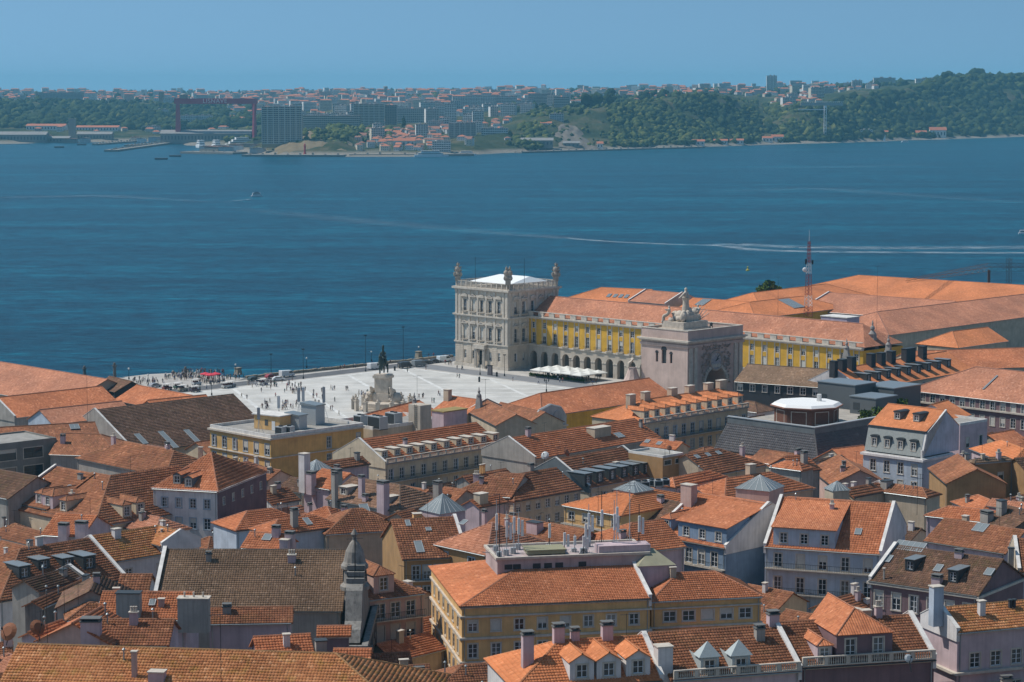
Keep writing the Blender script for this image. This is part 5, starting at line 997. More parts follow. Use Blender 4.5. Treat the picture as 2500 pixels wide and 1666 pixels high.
 dict(label='orange brown roof with white slanting parapet and paired hipped dormers at the left', o=(-99.22,446.58), a=-0.7582, W=12.64, D=22.3, zg=7.05, ze=23.06, rise=5.44, roof='w', wall='lilac', vl='white', dm=[(12.2,0.5,3.4,2.3,'h',None,'lilac'),(9.0,0.7,2.2,2.2,'h',None,'lilac')], sk=[(11.3,6.2,1.6,1.4)], tiles=3),
 dict(label='orange brown roof with a fan of hipped dormers left of the white building', o=(-78.55,425.1), a=0.7931, W=29.47, D=26.4, zg=6.95, ze=22.06, rise=6.44, rt='hl', roof='w', wall='cream', dm=[(8.1,0.8,2.1,2.6,'h'),(11.4,1.0,2.1,2.6,'h')], tiles=3),
 dict(label='orange brown roof face with three hipped dormers looking left', o=(-90.74,438.17), a=-0.7207, W=5.36, D=24.3, zg=7.4, ze=22.57, rise=5.93, roof='w', wall='cream', dm=[(5.3,0.6,2.0,2.4,'h',None,'cream')], tiles=3),
 dict(label='white house with blue windows, two dark gabled dormers and a hipped orange roof', o=(-69.53,438.71), a=-0.2967, W=13.49, D=24, zg=7.11, ze=27, rise=5.34, rt='h', roof='o', wall='white', wr='plum', win=[('F',4,2.4,2.2,2.7,1.2,1.8,'b'),('F',4,2.4,2.2,6.6,1.3,2.1,'b'),('F',4,2.4,2.2,10.4,1.3,2.1,'b'),('R',5,3,3,2.4,0.9,1.4,'w')], led=[(0.3,0.35,0.35,'w')], dm=[(4.4,1.4,1.7,2.0,'g','o','zinc'),(7.2,0.6,1.7,2.0,'g','o','zinc')], tiles=3),
 dict(label='orange hipped roof with lightning rod tucked below the white house', o=(-40.94,382.61), a=0.6143, W=13.96, D=6.8, zg=10.84, ze=28.84, rise=1.66, rt='h', roof='o', wall='paleblue', ch=[(5.3,1.1,1.1,0.9,2.9,'gh')], sk=[(8.3,1.8,1.1,2.0)], tiles=2),
 dict(label='small orange hipped roof on a lilac attic with two windows', o=(-40.01,397.28), a=-0.4855, W=10.86, D=10.4, zg=10.14, ze=27.96, rise=2.54, rt='h', roof='o', wall='lilac', win=[('F',2,2.0,2.0,1.7,1.2,1.5,'g')], tiles=2),
 dict(label='orange red roof at the foot of the brown side wall', o=(-47.81,391.68), a=0.5883, W=13.75, D=8.9, zg=10.13, ze=27.83, rise=2.17, rt='h', roof='o', wall='paleblue', tiles=2),
 dict(label='orange roof with blue skylight and three short lilac chimneys left of the church tower', o=(-43.26,362.51), a=-0.3037, W=6.24, D=7.3, zg=13.25, ze=30.72, rise=1.78, roof='o', wall='lilac', ch=[(4.6,3.0,1.2,1.0,1.4,'lh'),(7.6,1.5,1.4,1.1,1.6,'lh'),(7.2,0.3,1.4,1.1,1.4,'l')], sk=[(3.3,2.4,1.5,1.6)], tiles=2),
 dict(label='brown hipped roof with tall lilac chimneys below the cream dormer building', o=(-35.38,434.19), a=-0.7444, W=19.72, D=13.5, zg=8.07, ze=25.71, rise=3.29, rt='hr', roof='b', wall='grey', ch=[(2.7,-0.6,0.9,0.9,5.2,'gh'),(7.7,1.7,1.0,0.9,4.0,'lh'),(16.0,-0.7,1.9,1.5,5.0,'lh'),(9.4,1.0,1.0,0.8,1.0,'lh')], dm=[(2.8,1.5,2.2,1.6,'b'),(14.8,1.1,1.8,1.4,'b')], tiles=3),
 dict(label='orange broken roof with stepped chimney left of the brown hipped roof', o=(-41.46,451.2), a=-0.7507, W=7.86, D=10.3, zg=7.27, ze=25.49, rise=2.51, roof='o', wall='lilac', ch=[(9.3,0.3,1.8,1.4,3.6,'gh'),(2.8,-0.6,1.6,1.3,2.6,'lh'),(0.2,0.0,1.7,1.6,6.2,'w')], tiles=3),
 dict(label='brown orange roof just left of the cream gable wall', o=(-37.94,470.59), a=0.7522, W=10.64, D=4.9, zg=6.02, ze=25.31, rise=1.19, roof='w', wall='lilac', tiles=3),
 dict(label='brown orange roof in front of the church tower with fan of hips', o=(-31.86,387.08), a=0.3017, W=13.8, D=12, zg=10.35, ze=28.07, rise=2.93, rt='h', roof='w', wall='sand', sk=[(8.3,6.4,1.6,2.2)], tiles=2),
 dict(label='orange roof right of the church tower with a cream chimney', o=(-16.59,389.03), a=0.9291, W=3.96, D=8, zg=10.77, ze=29.05, rise=1.95, roof='w', wall='sand', tiles=2),
 dict(label='brown roof left of the glazed pyramid with cream chimney stacks', o=(-15.64,423.98), a=-0.6654, W=4.9, D=10, zg=8.75, ze=26.56, rise=2.44, roof='w', wall='grey', ch=[(0.9,1.6,1.4,1.2,3.0,'gh')], tiles=2),
 dict(label='orange roof strip with cream chimney right of the glazed pyramid', o=(-5.96,410.23), a=0.8192, W=7.08, D=4.0, zg=9.5, ze=28.52, rise=0.98, roof='o', wall='lilac', ch=[(1.5,1.0,2.2,1.6,1.6,'s')], tiles=2),
 dict(label='brown hip roof half hidden right of the glazed pyramid', o=(-11.5,446.51), a=-0.3874, W=12.1, D=13.7, zg=7.24, ze=24.66, rise=3.34, rt='hl', roof='w', wall='grey', tiles=3),
 dict(label='flat orange roof with three cowl pipes by the grey gable wall', o=(-8.41,453.86), a=0.8184, W=12.08, D=3.7, zg=6.91, ze=25.6, rise=0.9, roof='w', wall='grey', ch=[(4.6,1.5,0.3,0.3,1.9,'y'),(5.2,1.5,0.3,0.3,1.9,'y'),(5.7,1.5,0.3,0.3,1.9,'y')], tiles=3),
 dict(name='arsenal_building', label='salmon roof over the riverside arcades right of the arch with glazed hatch', o=(96.45,878.81), a=0.8691, W=80.76, D=28, zg=3.5, ze=18.9, rise=5.1, rt='h', roof='n', wall='gold', cat='building'),
 dict(name='arsenal_building', label='salmon hipped roof with a large grey skylight beside the radio mast', o=(89.77,841.04), a=0.8259, W=57.49, D=24, zg=3.5, ze=19.63, rise=4.37, rt='h', roof='n', wall='gold', sk=[(32.5,7.3,7,8)], cat='building'),
 dict(name='arsenal_building', label='orange roof with four tiny skylights just beyond the long arcade wing', o=(19.89,917.04), a=-0.4704, W=34.17, D=24, zg=3.5, ze=19.63, rise=4.37, rt='hl', roof='n', wall='gold', cat='building', sk=[(18.7,4.9,1.5,3),(21.4,4.9,1.5,3),(23.9,4.9,1.5,3),(26.4,4.9,1.5,3)]),
 dict(name='arsenal_building', label='pinkish roof with lilac firewalls behind the arch sculpture', o=(46.11,903.22), a=-0.7889, W=19.24, D=20, zg=3.5, ze=20.36, rise=3.64, roof='p', wall='lilac', vl='lilac', vr='lilac', cat='building'),
 dict(name='arsenal_building', label='orange roof with grey hatch to the right of the arch sculpture', o=(64.02,879.25), a=-0.6968, W=25.57, D=20, zg=3.5, ze=19.75, rise=3.25, roof='n', wall='gold', sk=[(7.1,6.4,4,6)], cat='building'),
 dict(name='arsenal_building', label='huge salmon roof on the river bank at the right', o=(115.99,967.87), a=-0.698, W=108.82, D=44, zg=3.5, ze=18.69, rise=6.31, rt='hl', roof='n', wall='gold', cat='building'),
 dict(name='arsenal_building', label='wide pinkish roof with a lilac stair box in front of the huge salmon roof', o=(111.42,883.45), a=-0.7162, W=56.37, D=40, zg=3.5, ze=18.64, rise=5.36, roof='p', wall='lilac', vl='lilac', cat='building'),
 dict(name='arsenal_building', label='long brownish pink roof rising to the right edge above a sunken terrace', o=(130.18,788.03), a=0.8031, W=122.53, D=32, zg=3.5, ze=19.18, rise=5.82, rt='hl', roof='p', wall='sand', cat='building'),
 dict(label='orange roof with cut-in black dormers at the right below the brownish pink roof', o=(141.77,724.0), a=0.7683, W=27.49, D=16, zg=3.5, ze=22.1, rise=3.9, roof='n', wall='sand', rt='hl'),
 dict(label='broad orange roof face at the right edge behind the black chimneys', o=(122.33,674.93), a=0.264, W=49.38, D=26, zg=3.5, ze=20.78, rise=4.22, roof='o', wall='sand'),
]
for _i, _h in enumerate(HOUSES): house(seed=_i+1, **_h)
def fill_label(x, y, rk):
    h = min(HOUSES, key=lambda q: (q['o'][0]+q['W']*.5*math.cos(q['a'])-q['D']*.5*math.sin(q['a'])-x)**2+(q['o'][1]+q['W']*.5*math.sin(q['a'])+q['D']*.5*math.cos(q['a'])-y)**2); t = h['label']
    for w in (' with ', ' beside ', ' by ', ' in ', ' on ', ' at ', ' right', ' left', ' above', ' behind ', ' of ', ' next', ' under ', ' below', ',', ' over ', ' between ', ' just ', ' before ', ' along ', ' tucked', ' squeezed', ' half ', ' that '): t = t.split(w)[0]
    d = 'left of' if h['o'][0]+h['W']*.5*math.cos(h['a'])-h['D']*.5*math.sin(h['a']) > x+4 else ('right of' if h['o'][0]+h['W']*.5*math.cos(h['a'])-h['D']*.5*math.sin(h['a']) < x-4 else 'next to')
    return 'low %s gap roof %s the %s' % ({'o': 'orange', 'w': 'brown', 'd': 'dark', 'p': 'pinkish'}[rk], d, t)
FILLERS = [(-45.5,451.0,46,8.0,8.9,7.1,17.4,'g','p','white'),(96.0,614.0,-44,7.0,7.2,3.5,14.6,'h','w','cream'),(-8.7,272.6,12,9.8,6.9,22.3,31.6,'h','w','sand'),(-60.0,408.0,-44,7.7,7.6,9.8,21.5,'h','w','cream'),(-16.2,495.7,46,7.1,7.1,4.9,15.1,'g','d','lilac'),(37.8,330.5,-44,10.7,8.9,16.3,24.9,'g','w','lilac'),(41.2,245.8,-44,7.5,8.5,27.2,34.5,'g','w','cream'),(-47.3,524.2,-44,9.2,8.8,4.3,16.5,'h','w','sand'),(70.7,604.7,-44,9.5,7.6,3.5,14.7,'g','w','cream'),(78.2,555.5,46,7.7,9.0,3.5,15.9,'h','d','sand'),(-95.6,408.1,-44,9.8,8.0,9.8,20.1,'g','w','pink'),(-80.3,529.2,-44,8.3,6.9,4.2,16.3,'h','d','lilac'),(105.2,591.1,46,9.4,7.8,3.5,15.6,'g','o','lilac'),(-8.3,258.3,-44,8.0,8.3,25.2,32.8,'g','w','pink'),(68.6,543.4,-44,7.1,7.3,3.8,15.4,'g','p','cream'),(126.4,573.4,46,7.2,6.6,3.5,13.5,'g','p','sand'),(-59.8,511.0,-44,7.4,7.0,4.6,17.0,'g','w','pink'),(83.9,615.2,46,7.6,7.4,3.5,15.4,'g','w','white'),(-50.8,491.8,-44,7.8,7.7,5.2,17.6,'g','d','sand'),(-63.6,262.6,12,9.7,6.6,23.9,33.2,'g','w','white'),(4.4,417.0,46,8.1,6.8,9.0,21.0,'g','w','white'),(-15.1,405.4,46,9.0,8.9,9.6,21.9,'h','w','white'),(-23.0,295.5,12,10.1,8.5,19.0,26.5,'g','w','pink'),(-91.2,550.3,-44,9.3,7.2,3.6,15.7,'g','p','sand'),(51.7,298.4,12,9.1,7.4,18.8,26.6,'h','o','lilac'),(52.3,349.9,46,7.5,7.1,14.1,22.6,'g','w','cream'),(57.5,448.5,-44,11.0,9.0,7.6,18.7,'g','w','pink'),(33.2,352.0,-44,9.4,6.9,14.4,21.6,'h','w','pink'),(66.8,418.5,-44,8.0,7.5,9.2,21.6,'g','d','cream'),(97.4,572.9,46,8.8,7.8,3.5,15.0,'h','p','cream'),(-27.8,477.6,-44,10.2,8.4,6.0,18.3,'g','w','lilac'),(18.1,300.9,12,10.7,8.6,18.5,27.2,'g','o','white'),(-74.6,430.9,-44,10.9,8.0,8.6,21.0,'h','p','white'),(-105.1,501.8,-44,10.1,6.7,4.9,16.1,'g','w','cream'),(34.7,527.6,-44,10.5,7.5,4.2,16.0,'g','w','lilac'),(74.0,519.9,46,8.7,9.0,4.2,16.5,'g','d','pink'),(48.0,546.0,-44,10.8,7.6,3.7,14.5,'g','o','pink'),(-133.6,615.8,46,10.3,7.8,3.5,15.9,'g','w','cream'),(-62.6,519.6,46,10.8,8.9,4.2,15.4,'h','p','lilac'),(59.4,630.4,-44,10.9,8.2,3.5,15.7,'h','d','white'),(72.1,512.0,-44,9.5,9.0,4.6,17.2,'g','w','cream'),(50.5,507.3,-44,10.7,7.1,4.7,16.2,'g','o','cream'),(0.4,485.1,46,10.0,6.6,5.2,17.8,'g','p','cream'),(-18.5,463.8,-44,7.2,7.8,6.7,18.5,'g','p','sand'),(62.9,598.2,46,10.7,8.1,3.5,14.9,'g','d','pink'),(-49.1,464.7,46,7.1,8.3,6.4,19.0,'g','w','white'),(-25.8,377.6,46,10.3,6.6,11.5,20.1,'h','w','white'),(55.7,564.5,-44,7.6,7.3,3.5,14.7,'g','p','sand'),(-35.4,492.0,-44,9.9,7.3,5.2,16.0,'g','w','pink'),(56.2,535.2,-44,10.7,8.7,4.0,16.6,'g','w','cream'),(84.8,439.6,46,11.0,7.0,7.7,19.3,'g','w','lilac'),(-79.5,412.3,-44,10.8,7.7,9.6,21.6,'g','d','lilac'),(89.3,590.4,46,8.5,8.3,3.5,15.9,'h','w','white'),(-16.1,307.6,46,9.4,6.6,17.9,26.1,'g','o','cream'),(103.1,625.3,-44,7.7,8.5,3.5,14.8,'g','p','white'),(-6.7,436.2,-44,9.2,8.2,8.3,19.8,'g','o','lilac'),(47.2,554.2,46,9.1,6.5,3.5,14.3,'h','w','pink'),(105.0,475.2,46,9.8,7.9,5.7,16.2,'g','w','lilac'),(68.5,583.9,46,10.3,7.1,3.5,13.9,'g','d','lilac'),(45.9,342.1,-44,7.8,7.2,15.3,24.0,'g','w','sand'),(-104.6,484.5,-44,10.1,8.0,5.6,17.7,'g','o','cream'),(-2.0,284.3,12,10.0,8.3,20.4,29.5,'h','w','lilac'),(-70.2,288.0,-44,10.5,7.8,20.7,29.9,'h','p','white'),(65.7,457.3,46,11.0,7.3,6.7,18.5,'h','w','sand'),(57.2,429.5,46,10.6,7.7,8.2,19.7,'h','o','sand'),(-102.7,552.7,46,8.1,6.6,3.5,15.9,'g','p','white'),(-61.9,392.6,-44,10.4,8.4,10.8,19.7,'h','w','sand'),(116.9,559.9,46,9.8,8.6,3.5,15.9,'g','w','lilac'),(-95.6,424.3,-44,10.7,6.9,9.0,20.0,'g','w','lilac'),(-51.0,426.8,46,8.6,8.6,8.4,19.9,'g','d','lilac'),(54.5,251.8,12,7.2,6.8,25.6,34.5,'h','w','pink'),(95.3,556.0,46,8.8,8.7,3.5,14.7,'h','p','white'),(-42.1,437.1,46,8.5,6.9,7.9,19.7,'h','p','pink'),(-19.9,283.2,12,9.9,7.1,20.6,28.5,'g','w','pink'),(-75.8,463.6,46,10.8,7.2,6.4,18.9,'h','w','lilac'),(89.1,542.4,46,8.6,7.3,3.7,16.0,'g','p','lilac'),(-74.0,552.1,46,8.0,8.7,3.5,15.7,'g','w','cream'),(70.2,610.9,46,8.6,7.6,3.5,13.7,'g','w','pink'),(103.3,516.9,46,7.4,8.6,4.3,16.6,'g','w','cream'),(-84.1,474.6,46,10.5,6.7,5.8,18.4,'g','o','pink'),(-100.9,436.0,-44,7.9,7.0,8.3,18.7,'h','w','white'),(71.6,566.7,46,9.4,8.9,3.5,14.1,'h','w','sand'),(36.0,364.3,-44,8.6,7.9,13.3,21.6,'g','w','cream'),(-55.9,349.7,46,9.9,7.6,14.0,23.0,'g','w','white'),(-86.1,387.0,46,10.7,6.7,10.7,19.6,'g','o','cream'),(79.1,628.0,46,9.8,8.4,3.5,13.3,'g','p','white'),(-72.4,302.4,12,8.8,8.7,18.4,26.4,'g','w','pink'),(24.4,471.3,-44,7.5,8.5,6.3,18.9,'g','p','pink'),(100.4,450.6,46,9.4,8.5,7.1,19.6,'g','w','cream'),(-13.3,325.6,46,8.5,9.0,16.2,23.9,'g','o','cream')]
for _i, (x, y, a, W, D, zg, ze, rt, rk, wk) in enumerate(FILLERS): house('house', fill_label(x, y, rk), (x, y), R(a), W, D, zg, ze, D*.25, rt, roof=rk, wall=wk, tiles=(1 if y < 330 else 2 if y < 430 else 3 if y < 520 else None), seed=400+_i, group='low roofs in the gaps of the old town')

TERR = [(-0.38393, [(4231.4, -6.0), (4291.4, 0.3), (4316.4, 2.6), (4500, 12.5), (5200, 33.3), (6000, 70.1), (9000, 81.8), (16000, 78.6)]), (-0.22321, [(4231.4, -6.0), (4291.4, 0.3), (4316.4, 2.6), (4500, 11.7), (5200, 33.3), (6000, 70.1), (9000, 81.8), (16000, 78.6)]), (-0.1875, [(4360.9, -6.0), (4420.9, 0.3), (4445.9, 2.6), (4550, 11.5), (5200, 29.6), (6000, 66.9), (9000, 81.8), (16000, 78.6)]), (-0.14821, [(4428.5, -6.0), (4488.5, 0.3), (4513.5, 2.6), (4700, 12.6), (5300, 28.1), (6100, 66.3), (9000, 83.4), (16000, 78.6)]), (-0.13929, [(4109.4, -6.0), (4169.4, 0.3), (4194.4, 2.6), (4700, 12.6), (5300, 28.1), (6100, 64.2), (9000, 83.4), (16000, 78.6)]), (-0.12321, [(3781.5, -6.0), (3841.5, 0.3), (3866.5, 2.6), (4500, 9.3), (5000, 23.6), (6000, 54.2), (7500, 68.3), (10000, 81.1), (16000, 78.6)]), (-0.10893, [(3590.0, -6.0), (3650.0, 0.3), (3675.0, 2.6), (3700, 7.8), (4300, 12.8), (5200, 33.3), (6500, 66.1), (9000, 83.4), (16000, 78.6)]), (-0.1, [(3501.2, -6.0), (3561.2, 0.3), (3586.2, 2.6), (3640, 15.8), (3760, 22.2), (3900, 13.6), (4300, 24.2), (5200, 48.9), (6500, 69.6), (9000, 84.9), (16000, 78.6)]), (-0.0875, [(3458.5, -6.0), (3518.5, 0.3), (3543.5, 2.6), (3560, 3.8), (3640, 21.0), (3760, 33.5), (3900, 26.1), (4300, 28.8), (5200, 53.5), (6500, 73.0), (9000, 86.5), (16000, 78.6)]), (-0.075, [(3437.4, -6.0), (3497.4, 0.3), (3522.4, 2.6), (3560, 3.8), (3640, 15.8), (3760, 24.9), (3950, 26.5), (4300, 34.8), (5200, 57.2), (6500, 75.3), (9000, 86.5), (16000, 78.6)]), (-0.06429, [(3437.4, -6.0), (3497.4, 0.3), (3522.4, 2.6), (3560, 3.2), (3700, 7.8), (3950, 18.1), (4300, 33.3), (5200, 57.2), (6500, 75.3), (9000, 86.5), (16000, 78.6)]), (-0.04464, [(3437.4, -6.0), (3497.4, 0.3), (3522.4, 2.6), (3600, 7.8), (3900, 19.2), (4300, 35.6), (5200, 55.3), (6500, 75.3), (9000, 88.1), (16000, 84.2)]), (-0.01786, [(3545.1, -6.0), (3605.1, 0.3), (3630.1, 2.6), (3650, 9.1), (3850, 25.7), (4300, 42.5), (5200, 60.8), (6500, 77.6), (9000, 89.7), (16000, 84.2)]), (-0.00357, [(3636.1, -6.0), (3696.1, 0.3), (3721.1, 2.6), (3750, 9.1), (3850, 29.1), (4300, 45.5), (5200, 64.5), (6500, 79.9), (9000, 91.3), (16000, 87.1)]), (0.01429, [(3707.4, -6.0), (3767.4, 0.3), (3792.4, 2.6), (3950, 27.2), (4060, 50.2), (4400, 59.7), (5500, 70.0), (8000, 91.3), (16000, 87.1)]), (0.03036, [(3781.5, -6.0), (3841.5, 0.3), (3866.5, 2.6), (4000, 29.8), (4120, 62.5), (4500, 65.1), (5500, 72.0), (8000, 92.7), (16000, 87.1)]), (0.04643, [(3832.5, -6.0), (3892.5, 0.3), (3917.5, 2.6), (4050, 34.6), (4180, 69.3), (4600, 70.7), (5500, 76.8), (8000, 94.1), (16000, 89.9)]), (0.0625, [(3911.6, -6.0), (3971.6, 0.3), (3996.6, 2.6), (4150, 38.0), (4300, 78.2), (4700, 79.9), (5500, 81.7), (8000, 95.5), (16000, 89.9)]), (0.08393, [(4022.3, -6.0), (4082.3, 0.3), (4107.3, 2.6), (4280, 39.7), (4420, 93.1), (4800, 93.0), (5500, 89.4), (8000, 96.9), (16000, 92.7)]), (0.09464, [(4079.9, -6.0), (4139.9, 0.3), (4164.9, 2.6), (4330, 37.4), (4480, 81.1), (4800, 81.1), (5500, 83.6), (8000, 99.8), (16000, 95.5)]), (0.10893, [(4169.5, -6.0), (4229.5, 0.3), (4254.5, 2.6), (4450, 29.3), (4700, 48.4), (5200, 64.5), (5800, 82.5), (7000, 95.4), (16000, 95.5)]), (0.12143, [(4231.4, -6.0), (4291.4, 0.3), (4316.4, 2.6), (4420, 23.5), (4520, 60.1), (5000, 74.9), (5800, 86.6), (7000, 105.2), (16000, 101.2)]), (0.13571, [(4295.2, -6.0), (4355.2, 0.3), (4380.2, 2.6), (4440, 21.6), (4520, 66.5), (5000, 78.4), (5800, 94.8), (7000, 107.7), (16000, 106.8)]), (0.15179, [(4394.4, -6.0), (4454.4, 0.3), (4479.4, 2.6), (4600, 34.9), (4750, 87.2), (5300, 97.5), (6200, 107.3), (16000, 112.5)]), (0.16964, [(4534.0, -6.0), (4594.0, 0.3), (4619.0, 2.6), (4800, 44.6), (5000, 95.2), (5600, 107.0), (6500, 116.6), (16000, 129.4)]), (0.18571, [(4607.1, -6.0), (4667.1, 0.3), (4692.1, 2.6), (5000, 46.6), (5250, 113.3), (5800, 123.4), (7000, 127.5), (16000, 146.3)]), (0.2, [(4721.2, -6.0), (4781.2, 0.3), (4806.2, 2.6), (4850, 8.8), (5150, 54.0), (5400, 127.8), (6000, 134.7), (7000, 137.3), (16000, 152.0)]), (0.22321, [(4882.3, -6.0), (4942.3, 0.3), (4967.3, 2.6), (5000, 7.6), (5300, 52.5), (5550, 127.5), (6200, 135.7), (7000, 137.3), (16000, 152.0)]), (0.36607, [(5054.6, -6.0), (5114.6, 0.3), (5139.6, 2.6), (5200, 3.8), (5500, 50.6), (5800, 128.5), (6400, 136.7), (7000, 137.3), (16000, 152.0)])]
BLOCKS = [
 (-363.9, 3642, 15.7, 63.1, 58.5, 'grid', 'huge dark apartment slab with ochre edges beside the gantry crane'),
 (-324.0, 4140, 30.1, 103.5, 23.7, 'row', 'long dark row of low flats right of the ochre edged slab'),
 (-263.6, 4248, 31.2, 56.1, 42.5, 'grid', 'tall dark grid fronted apartment block with ochre side'),
 (-226.7, 4308, 34.7, 21.5, 36.9, 'plain', 'blank white end of a tower block by the dark grid block'),
 (-191.6, 4398, 37.9, 55.0, 26.7, 'row', 'grey apartment row with small windows right of the blank white tower'),
 (-114.4, 4290, 39.6, 21.4, 33.7, 'plain', 'slim pale tower block with flat top above the riverside houses'),
 (-77.4, 4248, 40.2, 26.6, 24.3, 'grid', 'white apartment block with square windows in the riverside town'),
 (-83.2, 5064, 58.4, 95.0, 27.1, 'row', 'long white apartment terrace on the hill right of the slim tower'),
 (-13.5, 5070, 61.9, 48.9, 23.5, 'row', 'shaded apartment terrace on the hill next to the long white one'),
 (-82.3, 3822, 22.2, 45.0, 23.2, 'grid', 'dark apartment block with white end wall above the riverside houses'),
 (65.2, 5064, 65.6, 58.8, 25.3, 'row', 'brick brown apartment block on the plateau edge'),
 (102.0, 4746, 64.6, 32.2, 20.3, 'row', 'white low apartment block on the plateau right of the brown one'),
 (-1176.3, 5988, 67.0, 119.8, 24.6, 'row', 'very wide grey apartment slab on the wooded skyline at the left'),
 (-1153.3, 6894, 71.1, 19.7, 17.2, 'plain', 'lone ochre tower block on the left skyline'),
 (-908.7, 5976, 60.7, 12.8, 32.0, 'plain', 'slim tan tower with white cap on the left skyline'),
 (-878.8, 5946, 58.9, 42.5, 19.1, 'row', 'pale apartment group behind the gantry crane'),
 (-714.3, 5082, 22.3, 33.6, 20.9, 'row', 'pale apartment block under the gantry crane, left one'),
 (-680.2, 5094, 23.9, 34.6, 19.1, 'row', 'pale apartment block under the gantry crane, right one'),
 (734.7, 6528, 92.5, 28.0, 45.5, 'grid', 'round shouldered tower block on the skyline at the right'),
 (840.8, 6816, 102.8, 36.5, 14.6, 'row', 'grey flats on the skyline right of the skyline tower block'),
 (1000.4, 6198, 110.6, 58.7, 19.9, 'row', 'row of grey towers on the wooded ridge at the right'),
 (1031.0, 5730, 117.1, 57.3, 9.2, 'plain', 'low white building on top of the wooded ridge'),
 (-943.6, 4368, 2.8, 118.6, 18.7, 'shed', 'wide grey shipyard shed at the left edge of the far shore'),
 (-894.5, 4386, 0.8, 100.3, 11.7, 'shed', 'long low grey shipyard hall in front of the wide shed'),
 (-960.2, 4740, 17.7, 79.6, 12.7, 'tile', 'long red tiled shipyard building behind the grey sheds'),
 (-854.0, 4740, 16.0, 86.3, 11.0, 'tile', 'long low red tiled building right of the dark shipyard tower'),
 (-850.8, 4452, 3.2, 12.7, 40.5, 'dark', 'dark square shipyard tower on the quay'),
 (-813.4, 4482, 4.1, 67.2, 15.2, 'shed', 'grey flat shipyard shed right of the dark tower'),
 (-568.6, 4272, 5.0, 167.8, 21.4, 'shed', 'very long grey shipyard hall under the gantry crane'),
 (-737.5, 4788, 15.1, 61.6, 9.4, 'plain', 'white low office block left of the gantry crane'),
 (-844.9, 5544, 40.3, 34.6, 11.9, 'plain', 'white building among the trees left of the gantry crane'),
 (-173.4, 3690, 10.6, 34.3, 13.2, 'tile', 'cream church-like house with red roof in the riverside town'),
 (-110.7, 3606, 3.8, 29.0, 16.7, 'row', 'blue fronted warehouse by the water in the riverside town'),
 (-29.0, 3840, 25.9, 44.6, 11.0, 'plain', 'flat modern block on the cliff step above the riverside'),
 (78.3, 4038, 43.3, 24.5, 15.1, 'plain', 'pale grey house on the edge of the bare landslip'),
 (59.1, 4002, 36.8, 18.6, 9.3, 'tile', 'small grey house left of the bare landslip'),
 (40.7, 3810, 8.3, 54.4, 13.6, 'shed', 'ruined arcaded warehouse at the foot of the cliff'),
 (99.7, 3864, 4.9, 27.6, 10.3, 'shed', 'ruined warehouse with twin gables at the foot of the landslip'),
 (148.8, 3888, 2.9, 9.7, 11.1, 'tile', 'small ochre gabled house below the landslip'),
 (330.4, 4080, 3.0, 21.9, 10.2, 'tile', 'red roofed waterside shed under the cliff, left one'),
 (375.0, 4140, 3.7, 25.1, 8.9, 'tile', 'red roofed waterside shed under the cliff, middle one'),
 (407.6, 4176, 2.8, 24.6, 9.7, 'tile', 'red roofed waterside shed under the cliff, right one'),
 (416.0, 5880, 86.4, 32.5, 12.6, 'tile', 'red roofed house on top of the cliff, left one'),
 (432.2, 5532, 87.4, 43.5, 11.9, 'tile', 'red roofed hall on top of the cliff, right one'),
 (475.0, 4278, 4.1, 18.3, 10.7, 'tile', 'white restaurant with red roof by the water, left one'),
 (496.1, 4302, 4.3, 21.5, 13.1, 'tile', 'white restaurant with red roof by the water, right one'),
 (693.4, 4506, 7.6, 24.1, 14.5, 'plain', 'pale ruined factory building above the slipway'),
 (734.3, 4566, 11.2, 22.8, 9.0, 'tile', 'reddish factory shed right of the slipway'),
 (827.5, 4656, 4.4, 21.6, 14.1, 'tile', 'red roofed waterside house at the wooded cliff, left one'),
 (870.4, 4704, 4.2, 33.6, 20.2, 'tile', 'red roofed waterside house at the wooded cliff, right one'),
 (832.7, 6234, 98.5, 21.2, 13.4, 'plain', 'small tan house on the ridge with an orange roof'),
]
WAKES = [([(-266.3, 2101.4, 3, 0), (-254.9, 2132.1, 6, 0.8), (-245.6, 2163.8, 4, 1.2)], 'short white wake behind the dark motor boat'), ([(37.3, 1603.6, 5, 0.0), (41.2, 1590.4, 10, 1.3), (69.6, 1556.3, 12, 1.0), (106.8, 1531.7, 12, 0.9), (138.6, 1519.7, 16, 1.1), (158.5, 1477.1, 20, 1.2), (196.2, 1462.3, 22, 1.1), (260.3, 1454.9, 20, 1.0), (329.7, 1451.3, 18, 1.0)], 'long white foam line across the right of the river'), ([(119.6, 1519.7, 8, 0.2), (150.6, 1531.7, 30, 0.7), (188.3, 1503.9, 34, 0.8), (240.8, 1496.2, 40, 0.7), (341.6, 1503.9, 40, 0.6)], 'broad faint band of foam beside the long foam line'), ([(-249.0, 2021.3, 40, 0.0), (-188.1, 1915.0, 50, 0.13), (-112.3, 1796.8, 60, 0.16), (-30.1, 1682.5, 50, 0.12), (39.9, 1594.8, 30, 0.3)], 'faint old wake from the motor boat towards the foam line'), ([(-503.6, 2188.1, 40, 0.15), (-397.8, 2230.0, 44, 0.3), (-274.8, 2109.0, 30, 0.1)], 'faint streak on the left water'), ([(292.1, 2980.9, 40, 0.02), (433.7, 3042.9, 60, 0.15), (622.1, 3175.0, 40, 0.02)], 'faint pale streak near the wooded cliff'), ([(184.6, 2300.3, 50, 0.02), (320.3, 2394.6, 70, 0.15), (467.1, 2093.9, 50, 0.1)], 'faint pale streak on the right water')]
HAZE_DENSITY = 0.000062

